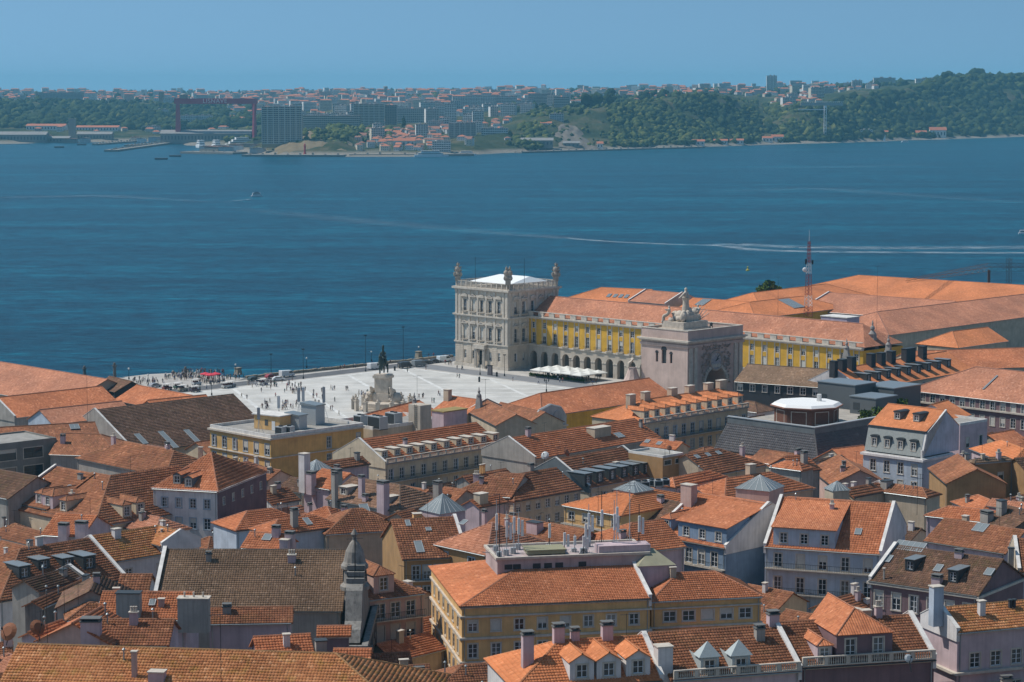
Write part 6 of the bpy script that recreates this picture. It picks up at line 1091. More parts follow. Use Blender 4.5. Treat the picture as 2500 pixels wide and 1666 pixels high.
# ------------------------------------------------------------------ the far shore
def _ip(Y, p): return float(np.interp(Y, [q[0] for q in p], [q[1] for q in p]))
_TT = np.array([t for t, _ in TERR])
def _tv(Y, p): return np.interp(Y, [q[0] for q in p], [q[1] for q in p])
def hfv(x, y):
    """heights of the far shore at arrays x, y"""
    x = np.asarray(x, float); y = np.asarray(y, float); t = x/y
    cols = np.stack([_tv(y, p) for _, p in TERR], 0)
    i = np.clip(np.searchsorted(_TT, t)-1, 0, len(_TT)-2); k = np.clip((t-_TT[i])/(_TT[i+1]-_TT[i]), 0, 1)
    j = np.arange(len(t)); return cols[i, j]*(1-k)+cols[i+1, j]*k
def hf1(x, y): return float(hfv([x], [y])[0])
def land_mat():
    m, nt, b = _mat('far_shore_land'); L = nt.links
    tc = N(nt, 'ShaderNodeTexCoord'); ge = N(nt, 'ShaderNodeNewGeometry'); sx = N(nt, 'ShaderNodeSeparateXYZ'); L.new(ge.outputs['Normal'], sx.inputs[0])
    n1 = N(nt, 'ShaderNodeTexNoise', i_Scale=0.012, i_Detail=8.0, i_Roughness=0.65); L.new(tc.outputs['Object'], n1.inputs['Vector'])
    n2 = N(nt, 'ShaderNodeTexNoise', i_Scale=0.06, i_Detail=6.0, i_Roughness=0.7); L.new(tc.outputs['Object'], n2.inputs['Vector'])
    g = ramp(nt, n1.outputs['Fac'], [(0.35, (0.022, 0.036, 0.014)), (0.5, (0.045, 0.058, 0.024)), (0.64, (0.12, 0.10, 0.055)), (0.75, (0.055, 0.062, 0.026))])
    rk = ramp(nt, n2.outputs['Fac'], [(0.3, (0.07, 0.06, 0.045)), (0.55, (0.19, 0.15, 0.105)), (0.8, (0.30, 0.24, 0.17))])
    st = ramp(nt, sx.outputs['Z'], [(0.62, (1, 1, 1)), (0.86, (0, 0, 0))])
    sz = N(nt, 'ShaderNodeSeparateXYZ'); L.new(tc.outputs['Object'], sz.inputs[0])
    mr = N(nt, 'ShaderNodeMapRange'); L.new(sz.outputs['Z'], mr.inputs['Value']); mr.inputs['From Min'].default_value = 3.2; mr.inputs['From Max'].default_value = 7.0
    L.new(mixc(nt, (0.235, 0.21, 0.175), mixc(nt, g, rk, st), mr.outputs[0]), b.inputs['Base Color']); b.inputs['Roughness'].default_value = 0.95; b.inputs['Specular IOR Level'].default_value = 0.1
    bp = N(nt, 'ShaderNodeBump', i_Strength=0.8, i_Distance=6.0); L.new(n2.outputs['Fac'], bp.inputs['Height']); L.new(bp.outputs[0], b.inputs['Normal'])
    return m
ts = np.linspace(-0.40, 0.37, 300); Ys = np.concatenate([np.linspace(3380, 5600, 150), np.linspace(5650, 9000, 40), np.linspace(9300, 16000, 14)])
TT, YY = np.meshgrid(ts, Ys); XX = TT*YY; ZZ = hfv(XX.ravel(), YY.ravel()).reshape(XX.shape)
from mathutils import noise as _nz
gy, gx = np.gradient(ZZ); st_ = np.clip(np.hypot(gy, gx)/6, 0, 1)
jit = np.array([[_nz.fractal(Vector((XX[i, j]*0.012, YY[i, j]*0.012, 0)), 0.8, 2.0, 4) for j in range(XX.shape[1])] for i in range(XX.shape[0])])
ZZ = np.where(ZZ > 2.7, ZZ+jit*(2+14*st_), ZZ)
nr, ncl = XX.shape; idx = np.arange(nr*ncl).reshape(nr, ncl)
q = np.stack([idx[:-1, :-1], idx[:-1, 1:], idx[1:, 1:], idx[1:, :-1]], -1).reshape(-1, 4)
tag(link('hills', array_mesh('hills', np.stack([XX, YY, ZZ], -1).reshape(-1, 3), q, land_mat())), kind='structure')
def tri_mesh(name, v, f, mat):
    me = bpy.data.meshes.new(name); me.vertices.add(len(v)); me.vertices.foreach_set('co', np.asarray(v, np.float32).ravel())
    me.loops.add(len(f)*3); me.loops.foreach_set('vertex_index', np.asarray(f, np.int32).ravel()); me.polygons.add(len(f)); me.polygons.foreach_set('loop_start', np.arange(0, len(f)*3, 3, dtype=np.int32))
    me.update(calc_edges=True); me.materials.append(mat); return me
def ico(sub=1):
    bm = bmesh.new(); bmesh.ops.create_icosphere(bm, subdivisions=sub, radius=1.0); bm.verts.ensure_lookup_table()
    v = np.array([w.co[:] for w in bm.verts]); f = np.array([[a.index for a in p.verts] for p in bm.faces]); bm.free(); return v, f
def leafmat(name, a, b_, c):
    if name in MATS: return MATS[name]
    m, nt, b = _mat(name); L = nt.links; tc = N(nt, 'ShaderNodeTexCoord')
    n1 = N(nt, 'ShaderNodeTexNoise', i_Scale=0.05, i_Detail=6.0, i_Roughness=0.75); L.new(tc.outputs['Object'], n1.inputs['Vector'])
    ge = N(nt, 'ShaderNodeNewGeometry'); c0 = ramp(nt, n1.outputs['Fac'], [(0.35, a), (0.52, b_), (0.70, c)]); c1 = ramp(nt, ge.outputs['Random Per Island'], [(0.0, (0.45, 0.50, 0.45)), (0.5, (0.95, 0.95, 0.9)), (0.85, (1.5, 1.35, 1.1)), (1.0, (2.2, 1.7, 1.5))])
    L.new(mixc(nt, c0, c1, 1.0, 'MULTIPLY'), b.inputs['Base Color']); b.inputs['Roughness'].default_value = 0.95; b.inputs['Specular IOR Level'].default_value = 0.1
    MATS[name] = m; return m
def scatter(name, regions, mat, seed, label, cat):
    """bushes and trees of a far wood as one mass: regions = (t0, t1, Y0, Y1, count, r0, r1, min slope)"""
    rr = np.random.default_rng(seed); bv, bf = ico(1); V = []; Fc = []; n = 0
    for t0, t1, y0, y1, cnt, r0, r1, ms in regions:
        t = rr.uniform(t0, t1, cnt*3); Y = rr.uniform(y0, y1, cnt*3); X = t*Y; Z = hfv(X, Y); G = (hfv(X*1.006, Y*1.006)-Z)/(Y*0.006)
        ok = (Z > 4) & (G > ms); X, Y, Z = X[ok][:cnt], Y[ok][:cnt], Z[ok][:cnt]
        for x, y, z in zip(X, Y, Z):
            r = rr.uniform(r0, r1); s = np.array([r*rr.uniform(.8, 1.4), r*rr.uniform(.8, 1.4), r*rr.uniform(.7, 1.25)])
            V.append(bv*(1+rr.uniform(-.45, .40, (len(bv), 1)))*s+np.array([x, y, z+r*0.45])); Fc.append(bf+n); n += len(bv)
    return tag(link(name, tri_mesh(name, np.concatenate(V), np.concatenate(Fc), mat)), label, cat, kind='stuff')
P_ = lambda px: (px-1250)/5600
dark_leaf = leafmat('dark_scrub_leaf', (0.014, 0.026, 0.012), (0.030, 0.048, 0.018), (0.060, 0.078, 0.028))
light_leaf = leafmat('light_scrub_leaf', (0.035, 0.055, 0.018), (0.065, 0.085, 0.026), (0.11, 0.12, 0.045))
scatter('hill_scrub', [(P_(1950), P_(2900), 4350, 5700, 2600, 3, 11, 0.06), (P_(1500), P_(1950), 4150, 4800, 520, 3, 8, 0.15), (P_(1680), P_(1860), 4300, 4560, 220, 4, 8, 0.1), (P_(2250), P_(2900), 5200, 6000, 700, 4, 9, -0.2)], dark_leaf, 1, 'dark scrub and trees covering the cliffs of the far shore', 'scrub')
scatter('hill_scrub', [(P_(1490), P_(1880), 3900, 4260, 900, 2.5, 7, 0.05), (P_(1240), P_(1335), 3760, 4020, 160, 3, 7, 0.1), (P_(1900), P_(2300), 4300, 4700, 420, 4, 8, 0.05), (P_(1290), P_(1700), 4080, 4500, 200, 3, 6, -1), (P_(1330), P_(1500), 3860, 4060, 60, 2, 4, -1), (P_(1800), P_(1960), 4250, 5200, 260, 3, 7, -1)], light_leaf, 2, 'light green scrub on the lower cliff slopes of the far shore', 'scrub')
scatter('green_wood', [(P_(-400), P_(440), 4780, 6000, 1700, 5, 11, 0.0), (P_(430), P_(640), 4800, 6000, 420, 6, 12, 0.0), (P_(-400), P_(2400), 7000, 11000, 900, 5, 10, -1), (P_(930), P_(1180), 6000, 7600, 200, 6, 11, -1), (P_(1100), P_(1300), 6200, 7800, 200, 6, 11, -1), (P_(1700), P_(2200), 5600, 7500, 260, 5, 10, -1), (P_(1240), P_(1700), 4500, 6500, 200, 5, 9, -1)], dark_leaf, 3, 'dense dark green wood behind the shipyard on the far shore', 'wood')
scatter('green_wood', [(P_(690), P_(850), 3640, 3900, 130, 3, 6, -1), (P_(800), P_(960), 3850, 4150, 200, 4, 8, -1), (P_(520), P_(690), 4050, 4700, 60, 4, 7, -1)], light_leaf, 4, 'green trees on and behind the dry grassy knoll by the river', 'wood')

# town houses: a few shared meshes, every house an object of its own
WF = [paint('far_wall_%d' % i, c, stain=0.15) for i, c in enumerate(((0.82, 0.79, 0.75), (0.74, 0.64, 0.50), (0.72, 0.52, 0.44), (0.56, 0.55, 0.54), (0.85, 0.81, 0.76)))]
RF = [plain('far_red_roof', (0.42, 0.15, 0.08), 0.9, var=0.25, scale=0.05), plain('far_brown_roof', (0.28, 0.13, 0.09), 0.9, var=0.25, scale=0.05)]
GW = plain('far_window_dark', (0.07, 0.085, 0.10), 0.4)
def far_house_meshes(i):
    rr = random.Random(i); w, d, h = rr.uniform(8, 15), rr.uniform(8, 12), rr.uniform(5, 9.5); m = MB(); m.box(-w/2, -d/2, -4, w/2, d/2, h)
    r = MB(); e = 0.4; z = h; rh = d*0.24; k = min(w, d)/2*rr.choice((0.0, 1.0))
    a = [(-w/2-e, -d/2-e, z), (w/2+e, -d/2-e, z), (w/2+e, d/2+e, z), (-w/2-e, d/2+e, z)]; p, q_ = (-w/2+k, 0, z+rh), (w/2-k, 0, z+rh)
    r.poly([a[0], a[1], q_, p]); r.poly([a[2], a[3], p, q_]); r.poly([a[1], a[2], q_]); r.poly([a[3], a[0], p])
    g = MB(); nf = 2 if h > 6 else 1; nw = int(w/3)
    for f in range(nf):
        for j in range(nw): x = -w/2+w*(j+.5)/nw; zz = 1.2+f*3.0; g.box(x-.55, -d/2-.04, zz, x+.55, -d/2+.05, zz+1.5)
    return m.mesh('town_house', WF[i % 5]), r.mesh('roof', RF[i % 2]), g.mesh('window_row', GW)
def block_meshes(w, d, h, kind, wm):
    m = MB(); m.box(-w/2, -d/2, -6, w/2, d/2, h); b = MB(); g = MB(); nf = max(2, int(h/3.0)); fh = h/nf
    for f in range(nf):
        z = f*fh
        if kind in ('row', 'grid'): b.box(-w/2+0.5, -d/2-1.0, z+fh*0.0, w/2-0.5, -d/2-0.003, z+fh*0.36)
        n = max(2, int(w/3.6))
        for j in range(n): x = -w/2+w*(j+.5)/n; g.box(x-w/n*0.36, -d/2-0.12, z+fh*0.42, x+w/n*0.36, -d/2+0.05, z+fh*0.92)
        for j in range(3): y = -d/2+d*(j+.5)/3; g.box(w/2-0.05, y-.9, z+fh*.42, w/2+.1, y+.9, z+fh*.9)
    if kind == 'grid':
        n = max(2, int(w/9))
        for j in range(n+1): x = -w/2+w*j/n; b.box(x-0.5, -d/2-1.3, 0, x+0.5, -d/2-0.004, h+0.8)
    t = MB(); t.box(-w/2-.3, -d/2-.3, h, w/2+.3, d/2+.3, h+.7); t.box(-w*.2, -2, h+.7, -w*.05, 2, h+3.2); t.box(w*.2, -2, h+.7, w*.32, 2, h+3)
    return m, b, g, t
def far_block(name, x, y, z, w, h, kind, wm, bm_, label, cat='apartment block', group=None, rz=0.0, d=13):
    m, b, g, t = block_meshes(w, d, h, kind, wm); o = m.build(name, wm, loc=(x, y, z), rz=rz); tag(o, label, cat, group)
    if b.f: b.build('balcony_band', bm_, o)
    g.build('window_row', GW, o)['kind'] = 'stuff'; t.build('roof', plain('far_flat_roof', (0.36, 0.33, 0.31), 0.9), o); return o
dkc = plain('far_dark_cladding', (0.27, 0.25, 0.22), 0.7); och = plain('far_ochre_band', (0.36, 0.27, 0.15), 0.8)
taken = []
def short(t):
    for w in (' with ', ' beside ', ' by ', ' in ', ' on ', ' at ', ' right', ' left', ' above', ' behind ', ' of ', ' next', ' under ', ' below', ' whose ', ',', ' over ', ' between ', ' carrying ', ' before '): t = t.split(w)[0]
    return t
def near_block(x, y): return short(min(BLOCKS, key=lambda q: (q[0]-x)**2+((q[1]-y)*.4)**2)[6])
WN = ('white', 'cream', 'pinkish', 'grey', 'pale')
for x, y, z, w, h, kind, lab in BLOCKS:
    taken.append((x, y, w/2+8))
    if kind in ('shed', 'tile', 'dark'):
        D_ = min(max(w*0.4, 10), 34); y2 = y+D_/2; m = MB(); hh = h*0.7 if kind != 'dark' else h
        if kind == 'dark':
            D_ = w; m.box(-w/2, -w/2, -4, w/2, w/2, h); o = m.build('dock_tower', dkc, loc=(x, y2, z)); tag(o, lab, 'tower')
            r = MB(); r.box(-w/2-.5, -w/2-.5, h, w/2+.5, w/2+.5, h+1.2); r.build('roof', dkc, o)
            g = MB(); [g.box(-w/2-.06, -w/4, 3+5*i, -w/2+.02, w/4, 5+5*i) for i in range(int(h/5))]; g.build('window_row', GW, o)['kind'] = 'stuff'; continue
        m.box(-w/2, -D_/2, -4, w/2, D_/2, hh); m.poly([(-w/2, D_/2, hh), (-w/2, -D_/2, hh), (-w/2, 0, h)]); m.poly([(w/2, -D_/2, hh), (w/2, D_/2, hh), (w/2, 0, h)])
        o = m.build('dock_shed' if kind == 'shed' else 'town_house', plain('far_shed_wall', (0.24, 0.235, 0.22), 0.9) if kind == 'shed' else WF[4], loc=(x, y2, z)); tag(o, lab, 'shed' if kind == 'shed' else 'house')
        r = MB(); r.poly([(-w/2-1, -D_/2-1, hh-.2), (w/2+1, -D_/2-1, hh-.2), (w/2+1, 0, h), (-w/2-1, 0, h)]); r.poly([(w/2+1, D_/2+1, hh-.2), (-w/2-1, D_/2+1, hh-.2), (-w/2-1, 0, h), (w/2+1, 0, h)])
        r.build('roof', plain('far_grey_roof', (0.25, 0.245, 0.235), 0.9, var=0.2, scale=0.08) if kind == 'shed' else RF[0], o)
        g = MB(); n = max(2, int(w/6)); [g.box(-w/2+w*(j+.3)/n, -D_/2-.08, hh*.25, -w/2+w*(j+.7)/n, -D_/2+.05, hh*.7) for j in range(n)]; g.build('window_row', GW, o)['kind'] = 'stuff'; continue
    dk = ('dark' in lab or 'grey' in lab or 'brown' in lab)
    wm = (plain('far_brown_block', (0.27, 0.19, 0.155), 0.9) if 'brown' in lab else (och if 'ochre' in lab or 'tan' in lab else (dkc if 'dark' in lab else (WF[3] if 'grey' in lab or 'shaded' in lab else WF[0]))))  # the shaded terrace gets the grey wall: its shade is put into the colour
    far_block('apartment_block' if h > 11 else 'town_building', x, y+6, z, w, h, kind, wm, (plain('far_band_grey', (0.62, 0.57, 0.50), 0.8) if dk else WF[0]), lab, 'apartment block' if h > 11 else 'building')
HM = [far_house_meshes(i) for i in range(10)]
rr = random.Random(21); town = []
def region(t0, t1, y0, y1, cnt, tall, sep):
    k = 0; tries = 0
    while k < cnt and tries < cnt*30:
        tries += 1; Y = rr.uniform(y0, y1); X = rr.uniform(P_(t0), P_(t1))*Y
        if any(abs(X-a) < c+3 and abs(Y-b) < 22 for a, b, c in taken) or any(abs(X-a[0]) < sep and abs(Y-a[1]) < sep for a in town[-400:]): continue
        town.append((X, Y, rr.random() < tall)); k += 1
region(870, 1090, 3590, 4150, 95, 0.04, 12); region(1090, 1250, 3700, 4250, 26, 0.1, 14)
region(640, 1290, 4300, 5100, 90, 0.35, 18); region(1880, 2000, 4700, 5600, 34, 0.15, 14); region(1250, 1720, 4620, 5600, 50, 0.2, 18); region(1990, 2140, 5300, 6200, 16, 0.15, 18)
near = len(town)
region(560, 1300, 5100, 8200, 1000, 0.35, 15); region(1250, 2050, 5600, 8500, 230, 0.3, 22); region(0, 560, 6200, 9000, 260, 0.3, 22); region(-300, 600, 4560, 4800, 18, 0.1, 26); region(1450, 1850, 5600, 8200, 60, 0.3, 24)
zs = hfv([a[0] for a in town], [a[1] for a in town])
SM = MB(); SR = MB(); SG = MB()
for i, ((X, Y, tall), z) in enumerate(zip(town, zs)):
    z = float(z); rz = rr.uniform(-0.5, 0.5)
    if i < near:
        if tall:
            wk = rr.choice((0, 0, 1, 3, 4)); far_block('apartment_block', X, Y, z, rr.uniform(16, 34), rr.uniform(13, 26), 'row', WF[wk], WF[rr.choice((0, 3, 4))], 'mid-rise %s flats near the %s' % (WN[wk], near_block(X, Y)), 'apartment block', 'apartment blocks of the far town', rz)
        else:
            a, b, c = HM[i % 10]; o = link('town_house', a, None, (X, Y, z), rz); link('roof', b, o); link('window_row', c, o)['kind'] = 'stuff'
            low = Y < 4260 and X < 0
            tag(o, 'small %s walled house with %s roof near the %s' % (WN[i % 5], ('red', 'brown')[i % 2], near_block(X, Y)), 'house', 'houses of the far town')
    else:
        T = Matrix.Translation((X, Y, z)) @ Matrix.Rotation(rz, 4, 'Z'); w = rr.uniform(14, 34) if tall else rr.uniform(9, 20); d = rr.uniform(10, 14); h = rr.uniform(12, 24) if tall else rr.uniform(5, 10)
        SM.mi = rr.choice((0, 0, 1, 2, 3, 4)); SM.box(-w/2, -d/2, -5, w/2, d/2, h, T)
        p = [T @ Vector(v) for v in ((-w/2-.5, -d/2-.5, h), (w/2+.5, -d/2-.5, h), (w/2+.5, d/2+.5, h), (-w/2-.5, d/2+.5, h), (-w/2+3, 0, h+2.4), (w/2-3, 0, h+2.4))]
        if not tall or rr.random() < .5:
            for f in ((0, 1, 5, 4), (2, 3, 4, 5), (1, 2, 5), (3, 0, 4)): SR.poly([p[k] for k in f])
        nf = int(h/3.2)
        for f in range(nf): SG.box(-w/2+1, -d/2-.15, f*3.2+1.4, w/2-1, -d/2+.05, f*3.2+2.3, T)
dt = SM.build('distant_town', WF); tag(dt, 'pale crowded town spread over the hills beyond the far shore', 'town', kind='stuff'); SR.build('roof', RF[0], dt); SG.build('window_row', GW, dt)

# individual skyline trees of the plateau
def far_tree(x, y, z, h, w, label, cone=False):
    o = empty('plateau_tree', (x, y, z-1), 0, label, 'tree', 'trees standing out on the far shore')
    m = MB(); m.tube((0, 0, 0), (0, 0, h*.55), .7, .4); m.build('trunk', plain('bark', (0.09, 0.065, 0.045), 0.9), o)
    rr2 = np.random.default_rng(int(abs(x))+3); bv, bf = ico(2); V = []; Fc = []; n = 0
    for k in range(14):
        f = rr2.uniform(0, 1); r = w*.28*rr2.uniform(.7, 1.2)*(1-f*.75 if cone else 1); a = rr2.uniform(0, 6.28); q_ = rr2.uniform(0, w*.34)*(1-f*.85 if cone else 1)
        V.append(bv*(1+rr2.uniform(-.3, .3, (len(bv), 1)))*np.array([r, r, r*(1.2 if cone else .85)])+np.array([q_*math.cos(a), q_*math.sin(a), h*(.35+f*.6)])); Fc.append(bf+n); n += len(bv)
    link('crown', tri_mesh('crown', np.concatenate(V), np.concatenate(Fc), dark_leaf), o)
for px, Y, h, w, cone, lab in ((987, 3990, 36, 16, True, 'tall dark conifer rising among the riverside houses of the far shore'), (1490, 4700, 30, 26, False, 'round topped tree standing above the cliff plateau'), (1483, 4420, 20, 26, False, 'broad dark tree on the cliff edge below the round topped tree'), (1446, 4330, 22, 40, False, 'wide dark clump of trees on the left cliff edge'), (1598, 4800, 20, 20, False, 'tree left of the red roofed house on the cliff'), (1622, 4800, 20, 20, False, 'second tree beside the red roofed house on the cliff'), (1572, 4700, 16, 26, False, 'low spreading tree on the cliff top'), (2070, 5600, 18, 15, True, 'pointed dark tree on the right ridge'), (2200, 5600, 13, 30, False, 'domed tree group on the right ridge by the grey towers'), (2380, 5750, 14, 44, False, 'big domed tree at the top of the wooded ridge'), (2305, 5500, 18, 30, False, 'broad tree beside the low white ridge building')):
    x = P_(px)*Y; far_tree(x, Y, hf1(x, Y), h, w, lab, cone)

# gantry crane with its lettering
def crane():
    xa, xb, y = -623.0, -477.0, 4285.0; L = xb-xa; col = plain('faded_crane_red', (0.42, 0.05, 0.09), 0.7)
    o = empty('gantry_crane', (xa, y, 2.5), 0, 'giant dull red gantry crane with a lettered beam over the shipyard', 'crane')
    m = MB(); m.box(-4, -4, 72, L+4, 4, 82); m.build('beam', col, o)
    m = MB(); m.taper(2, 0, -4, 72, 10, 14, 6, 7); m.build('leg', col, o)
    m = MB()
    for s in (-1, 1): m.tube((L-2, s*16, -4), (L-2, s*3, 72), 3.2, 2.8)
    m.box(L-5, -10, 30, L+1, 10, 33); m.box(L-6, -4, 60, L+2, 4, 72); m.build('leg', col, o)
    m = MB(); m.box(6, -6, 82, 20, 6, 89); m.blob((13, 0, 89), (6, 5, 3), 8); m.build('trolley', dkc, o)
    c = bpy.data.curves.new('lettering', 'FONT'); c.body = 'LISNAVE'; c.size = 11.0; c.extrude = 0.3; c.align_x = 'CENTER'; c.align_y = 'CENTER'; c.space_character = 1.12
    t = bpy.data.objects.new('lettering', c); COL.objects.link(t); bpy.context.view_layer.update(); me = bpy.data.meshes.new_from_object(t.evaluated_get(bpy.context.evaluated_depsgraph_get())); bpy.data.objects.remove(t); me.materials.clear(); me.materials.append(plain('faded_letter_paint', (0.80, 0.66, 0.66), 0.8)); t = link('lettering', me, o); t.location = (L*0.49, -4.4, 77); t.rotation_euler = (R(90), 0, 0)
crane()
def pier(pa, pb, w, z, label):
    a = Vector((*pa, 0)); b = Vector((*pb, 0)); d = (b-a); s = Vector((-d.y, d.x, 0)).normalized()*w/2
    c = [a-s, b-s, b+s, a+s]; m = MB(); m.poly([v+Vector((0, 0, z)) for v in c])
    for i in range(4): u, v = c[i], c[(i+1) % 4]; m.poly([u+Vector((0, 0, -3)), v+Vector((0, 0, -3)), v+Vector((0, 0, z)), u+Vector((0, 0, z))])
    o = m.build('pier', plain('far_quay_concrete', (0.26, 0.235, 0.20), 0.9, var=0.3, scale=0.05), weld=True); tag(o, label, 'pier')
    m = MB(); n = int(d.length/18)
    for i in range(n): p = a+d*(i+.5)/n; m.box(p.x-1.5, p.y-2, z, p.x+1.5, p.y+2, z+1.2+(i % 3)*.8)
    m.build('bollard_row', dkc, o)['kind'] = 'stuff'
pier((-657, 3767), (-640, 4440), 22, 3.2, 'long dark pier running out from the gantry crane'); pier((-760, 4200), (-690, 4700), 14, 3.0, 'low pier left of the crane pier'); pier((-690, 4120), (-640, 4420), 10, 2.5, 'short stub pier beside the crane pier')
pier((-520, 3690), (-430, 3640), 40, 3.0, 'low quay platform in front of the ochre edged slab'); pier((-410, 3520), (-255, 3500), 30, 3.0, 'pale quay with the red lighthouse'); pier((-250, 3525), (-60, 3545), 26, 3.2, 'ferry quay in front of the riverside town')
pier((10, 3690), (330, 4010), 16, 2.6, 'narrow quay at the foot of the cliffs')
def barge(x, y, L, rz, label):
    m = MB(); m.taper(0, 0, -.5, 1.9, L*.94, 5.2, L, 6); o = m.build('barge', plain('barge_hull', (0.05, 0.05, 0.055), 0.7), loc=(x, y, 0), rz=rz); tag(o, label, 'barge', 'barges moored off the shipyard')
    m = MB(); m.box(-L/2+.6, -2.6, 1.9, L/2-.6, 2.6, 2.4); m.build('hatch', plain('barge_hatch', (0.20, 0.18, 0.16), 0.8), o)
for x, y, L, lab in ((-792, 4026, 17, 'dark barge farthest left off the shipyard'), (-785, 4199, 17, 'dark barge nearest the left shipyard quay'), (-512, 3357, 19, 'dark barge nearest to the viewer off the shipyard'), (-512, 3497, 18, 'dark barge in the middle of the near row off the shipyard'), (-487, 3673, 19, 'dark barge beside the white ferries')): barge(x, y, L, 0.05, lab)
def ferry(name, x, y, L, B, Hh, rz, label, cat='ferry', hullc=(0.70, 0.71, 0.72), decks=2):
    o = empty(name, (x, y, 0), rz, label, cat); hm = plain(name+'_hull', hullc, 0.5); W_ = whitesteel()
    pr = [(-L/2, -B/2), (L*.3, -B/2), (L/2, 0), (L*.3, B/2), (-L/2, B/2)]; m = MB(); m.prism(pr, 'z', -.8, Hh*.35); m.build('hull', hm, o)
    for k in range(decks):
        l = L*(.72-.17*k); z0 = Hh*(.35+.65*k/decks); z1 = Hh*(.35+.65*(k+1)/decks); m = MB(); m.box(-l*.55, -B*.42, z0, l*.45, B*.42, z1); dk = m.build('deckhouse', W_, o)
        m = MB(); zz = z0+(z1-z0)*.45; m.box(-l*.53, -B*.42-.05, zz, l*.43, -B*.42+.02, zz+(z1-z0)*.3); m.box(l*.45-.02, -B*.38, zz, l*.45+.05, B*.38, zz+(z1-z0)*.3); m.build('window_band', GW, dk)
    m = MB(); m.tube((0, 0, Hh), (0, 0, Hh*1.5), .18, .08); m.build('mast', iron(), o); return o
ferry('ferry', -545, 4030, 34, 11, 13, R(-70), 'white ferry moored left of the other white ferry below the crane'); ferry('ferry', -520, 4050, 34, 11, 13, R(-70), 'white ferry moored right of its twin below the crane', hullc=(0.05, 0.08, 0.16)); ferry('moored_ship', -478, 4080, 60, 14, 17, R(20), 'long white ship with covered decks moored behind the white ferries', 'ship', decks=3)
ferry('river_ferry', -122, 3480, 52, 11, 9.5, R(4), 'long white ferry lying at the riverside quay', decks=2); ferry('river_ferry', -70, 3560, 30, 8, 7, R(3), 'small dark red and white ferry at the riverside quay', hullc=(0.16, 0.04, 0.05))
bt = ferry('motor_boat', -246, 2213, 10.5, 3.8, 3.4, R(12), 'dark motor boat crossing the middle of the river', 'boat', hullc=(0.62, 0.63, 0.64), decks=1); m = MB(); m.box(-2.6, -1.5, 1.2, 2.2, 1.5, 3.9); m.build('cabin', plain('dark_boat_cabin', (0.03, 0.03, 0.035), 0.5), bt)
ferry('motor_boat', 367, 1640, 9, 3, 2.8, R(-8), 'white motor boat at the right edge of the river', 'boat', decks=1); ferry('motor_boat', 755, 4420, 16, 4, 3, R(10), 'small white motor boat below the wooded cliff', 'boat', decks=1)
o = empty('sail_boat', (720, 4440, 0), 0, 'small white sailing boat near the slipway', 'boat'); m = MB(); m.taper(0, 0, -.4, 1.2, 8, 2, 10, 3); m.build('hull', whitesteel(), o); m = MB(); m.tube((0, 0, 1), (0, 0, 15), .15, .1); m.build('mast', metalgrey(), o); m = MB(); m.prism([(0.2, 2.2), (-5, 2.2), (0.2, 14.5)], 'y', -.06, .06); m.build('sail', plain('white_sail', (0.75, 0.75, 0.74), 0.8), o)
o = empty('channel_buoy', (135, 1310, 0), 0, 'yellow channel buoy floating on the river', 'buoy'); ym = plain('buoy_yellow', (0.45, 0.36, 0.04), 0.6); o.scale = (.6, .6, .6); m = MB(); m.lathe([(1.6, -.6), (1.9, 0), (1.9, .7), (1.2, 1.0)], n=12); m.build('float', ym, o); m = MB(); m.lathe([(1.0, 1.0), (.45, 2.6), (.4, 3.0), (.75, 3.1), (.75, 3.7), (.15, 4.2)], n=10); m.build('tower', ym, o)
# red lighthouse, water tower, panoramic lift
o = empty('lighthouse', (-318, 3532, 3), 0, 'small red lighthouse at the end of the pale quay', 'lighthouse'); rm_ = plain('lighthouse_red', (0.42, 0.03, 0.03), 0.6); m = MB(); m.lathe([(2.6, 0), (2.4, 1.5), (1.7, 2), (1.4, 11.5), (2.1, 12), (2.1, 12.6)], n=12); m.build('shaft', rm_, o); m = MB(); m.lathe([(1.2, 12.6), (1.2, 14.8), (1.5, 15), (.2, 16.5)], n=10); m.build('lantern', rm_, o)
x = P_(943)*6200; z = hf1(x, 6200); o = empty('water_tower', (x, 6200, z), 0, 'tall concrete water tower on the skyline', 'water tower'); wm = plain('far_concrete', (0.34, 0.33, 0.32), 0.9); m = MB(); zt = 104+6200*0.0008-z; m.lathe([(3.2, 0), (2.6, zt-16), (4.8, zt-11), (5.4, zt-9)], n=10); m.build('shaft', wm, o); m = MB(); m.lathe([(5.4, zt-9), (5.8, zt-3), (5.8, zt-1), (2, zt)], n=12); m.build('tank', wm, o)
def lift():
    x, y = 598.0, 4400.0; zb = hf1(x, y); zt = 66.0; o = empty('panoramic_lift', (x, y, zb), 0, 'slender white panoramic lift tower standing against the cliff', 'lift tower'); w_ = whitesteel(); h = zt-zb
    m = MB(); [m.tube((sx, sy, -3), (sx, sy, h), .55, .55, 5) for sx in (-2, 2) for sy in (-2, 2)]; [m.box(-2.2, -2.2, 6*i, 2.2, 2.2, 6*i+.5) for i in range(int(h/6))]; m.build('tower_frame', w_, o)
    m = MB(); m.box(-52, -1.5, h-4, 2, 1.5, h-2.4); m.build('walkway', w_, o); m = MB(); m.box(-2.6, -2.6, h, 2.6, 2.6, h+4); m.build('head', w_, o)
    m = MB(); m.box(-42, 40, h+4, 40, 46, h+10); oo = m.build('cliff_terrace', plain('terrace_concrete', (0.33, 0.31, 0.29), 0.9), None, loc=(x, y, zb)); tag(oo, 'long pale terrace wall on the cliff top above the lift', 'terrace')
    m = MB(); [m.box(-40+4*i, 39.8, h+10, -39+4*i, 40.3, h+11.5) for i in range(20)]; m.box(-42, 39.6, h+11.5, 40, 40.4, h+12.1); m.build('parapet_rail', w_, oo)
lift()
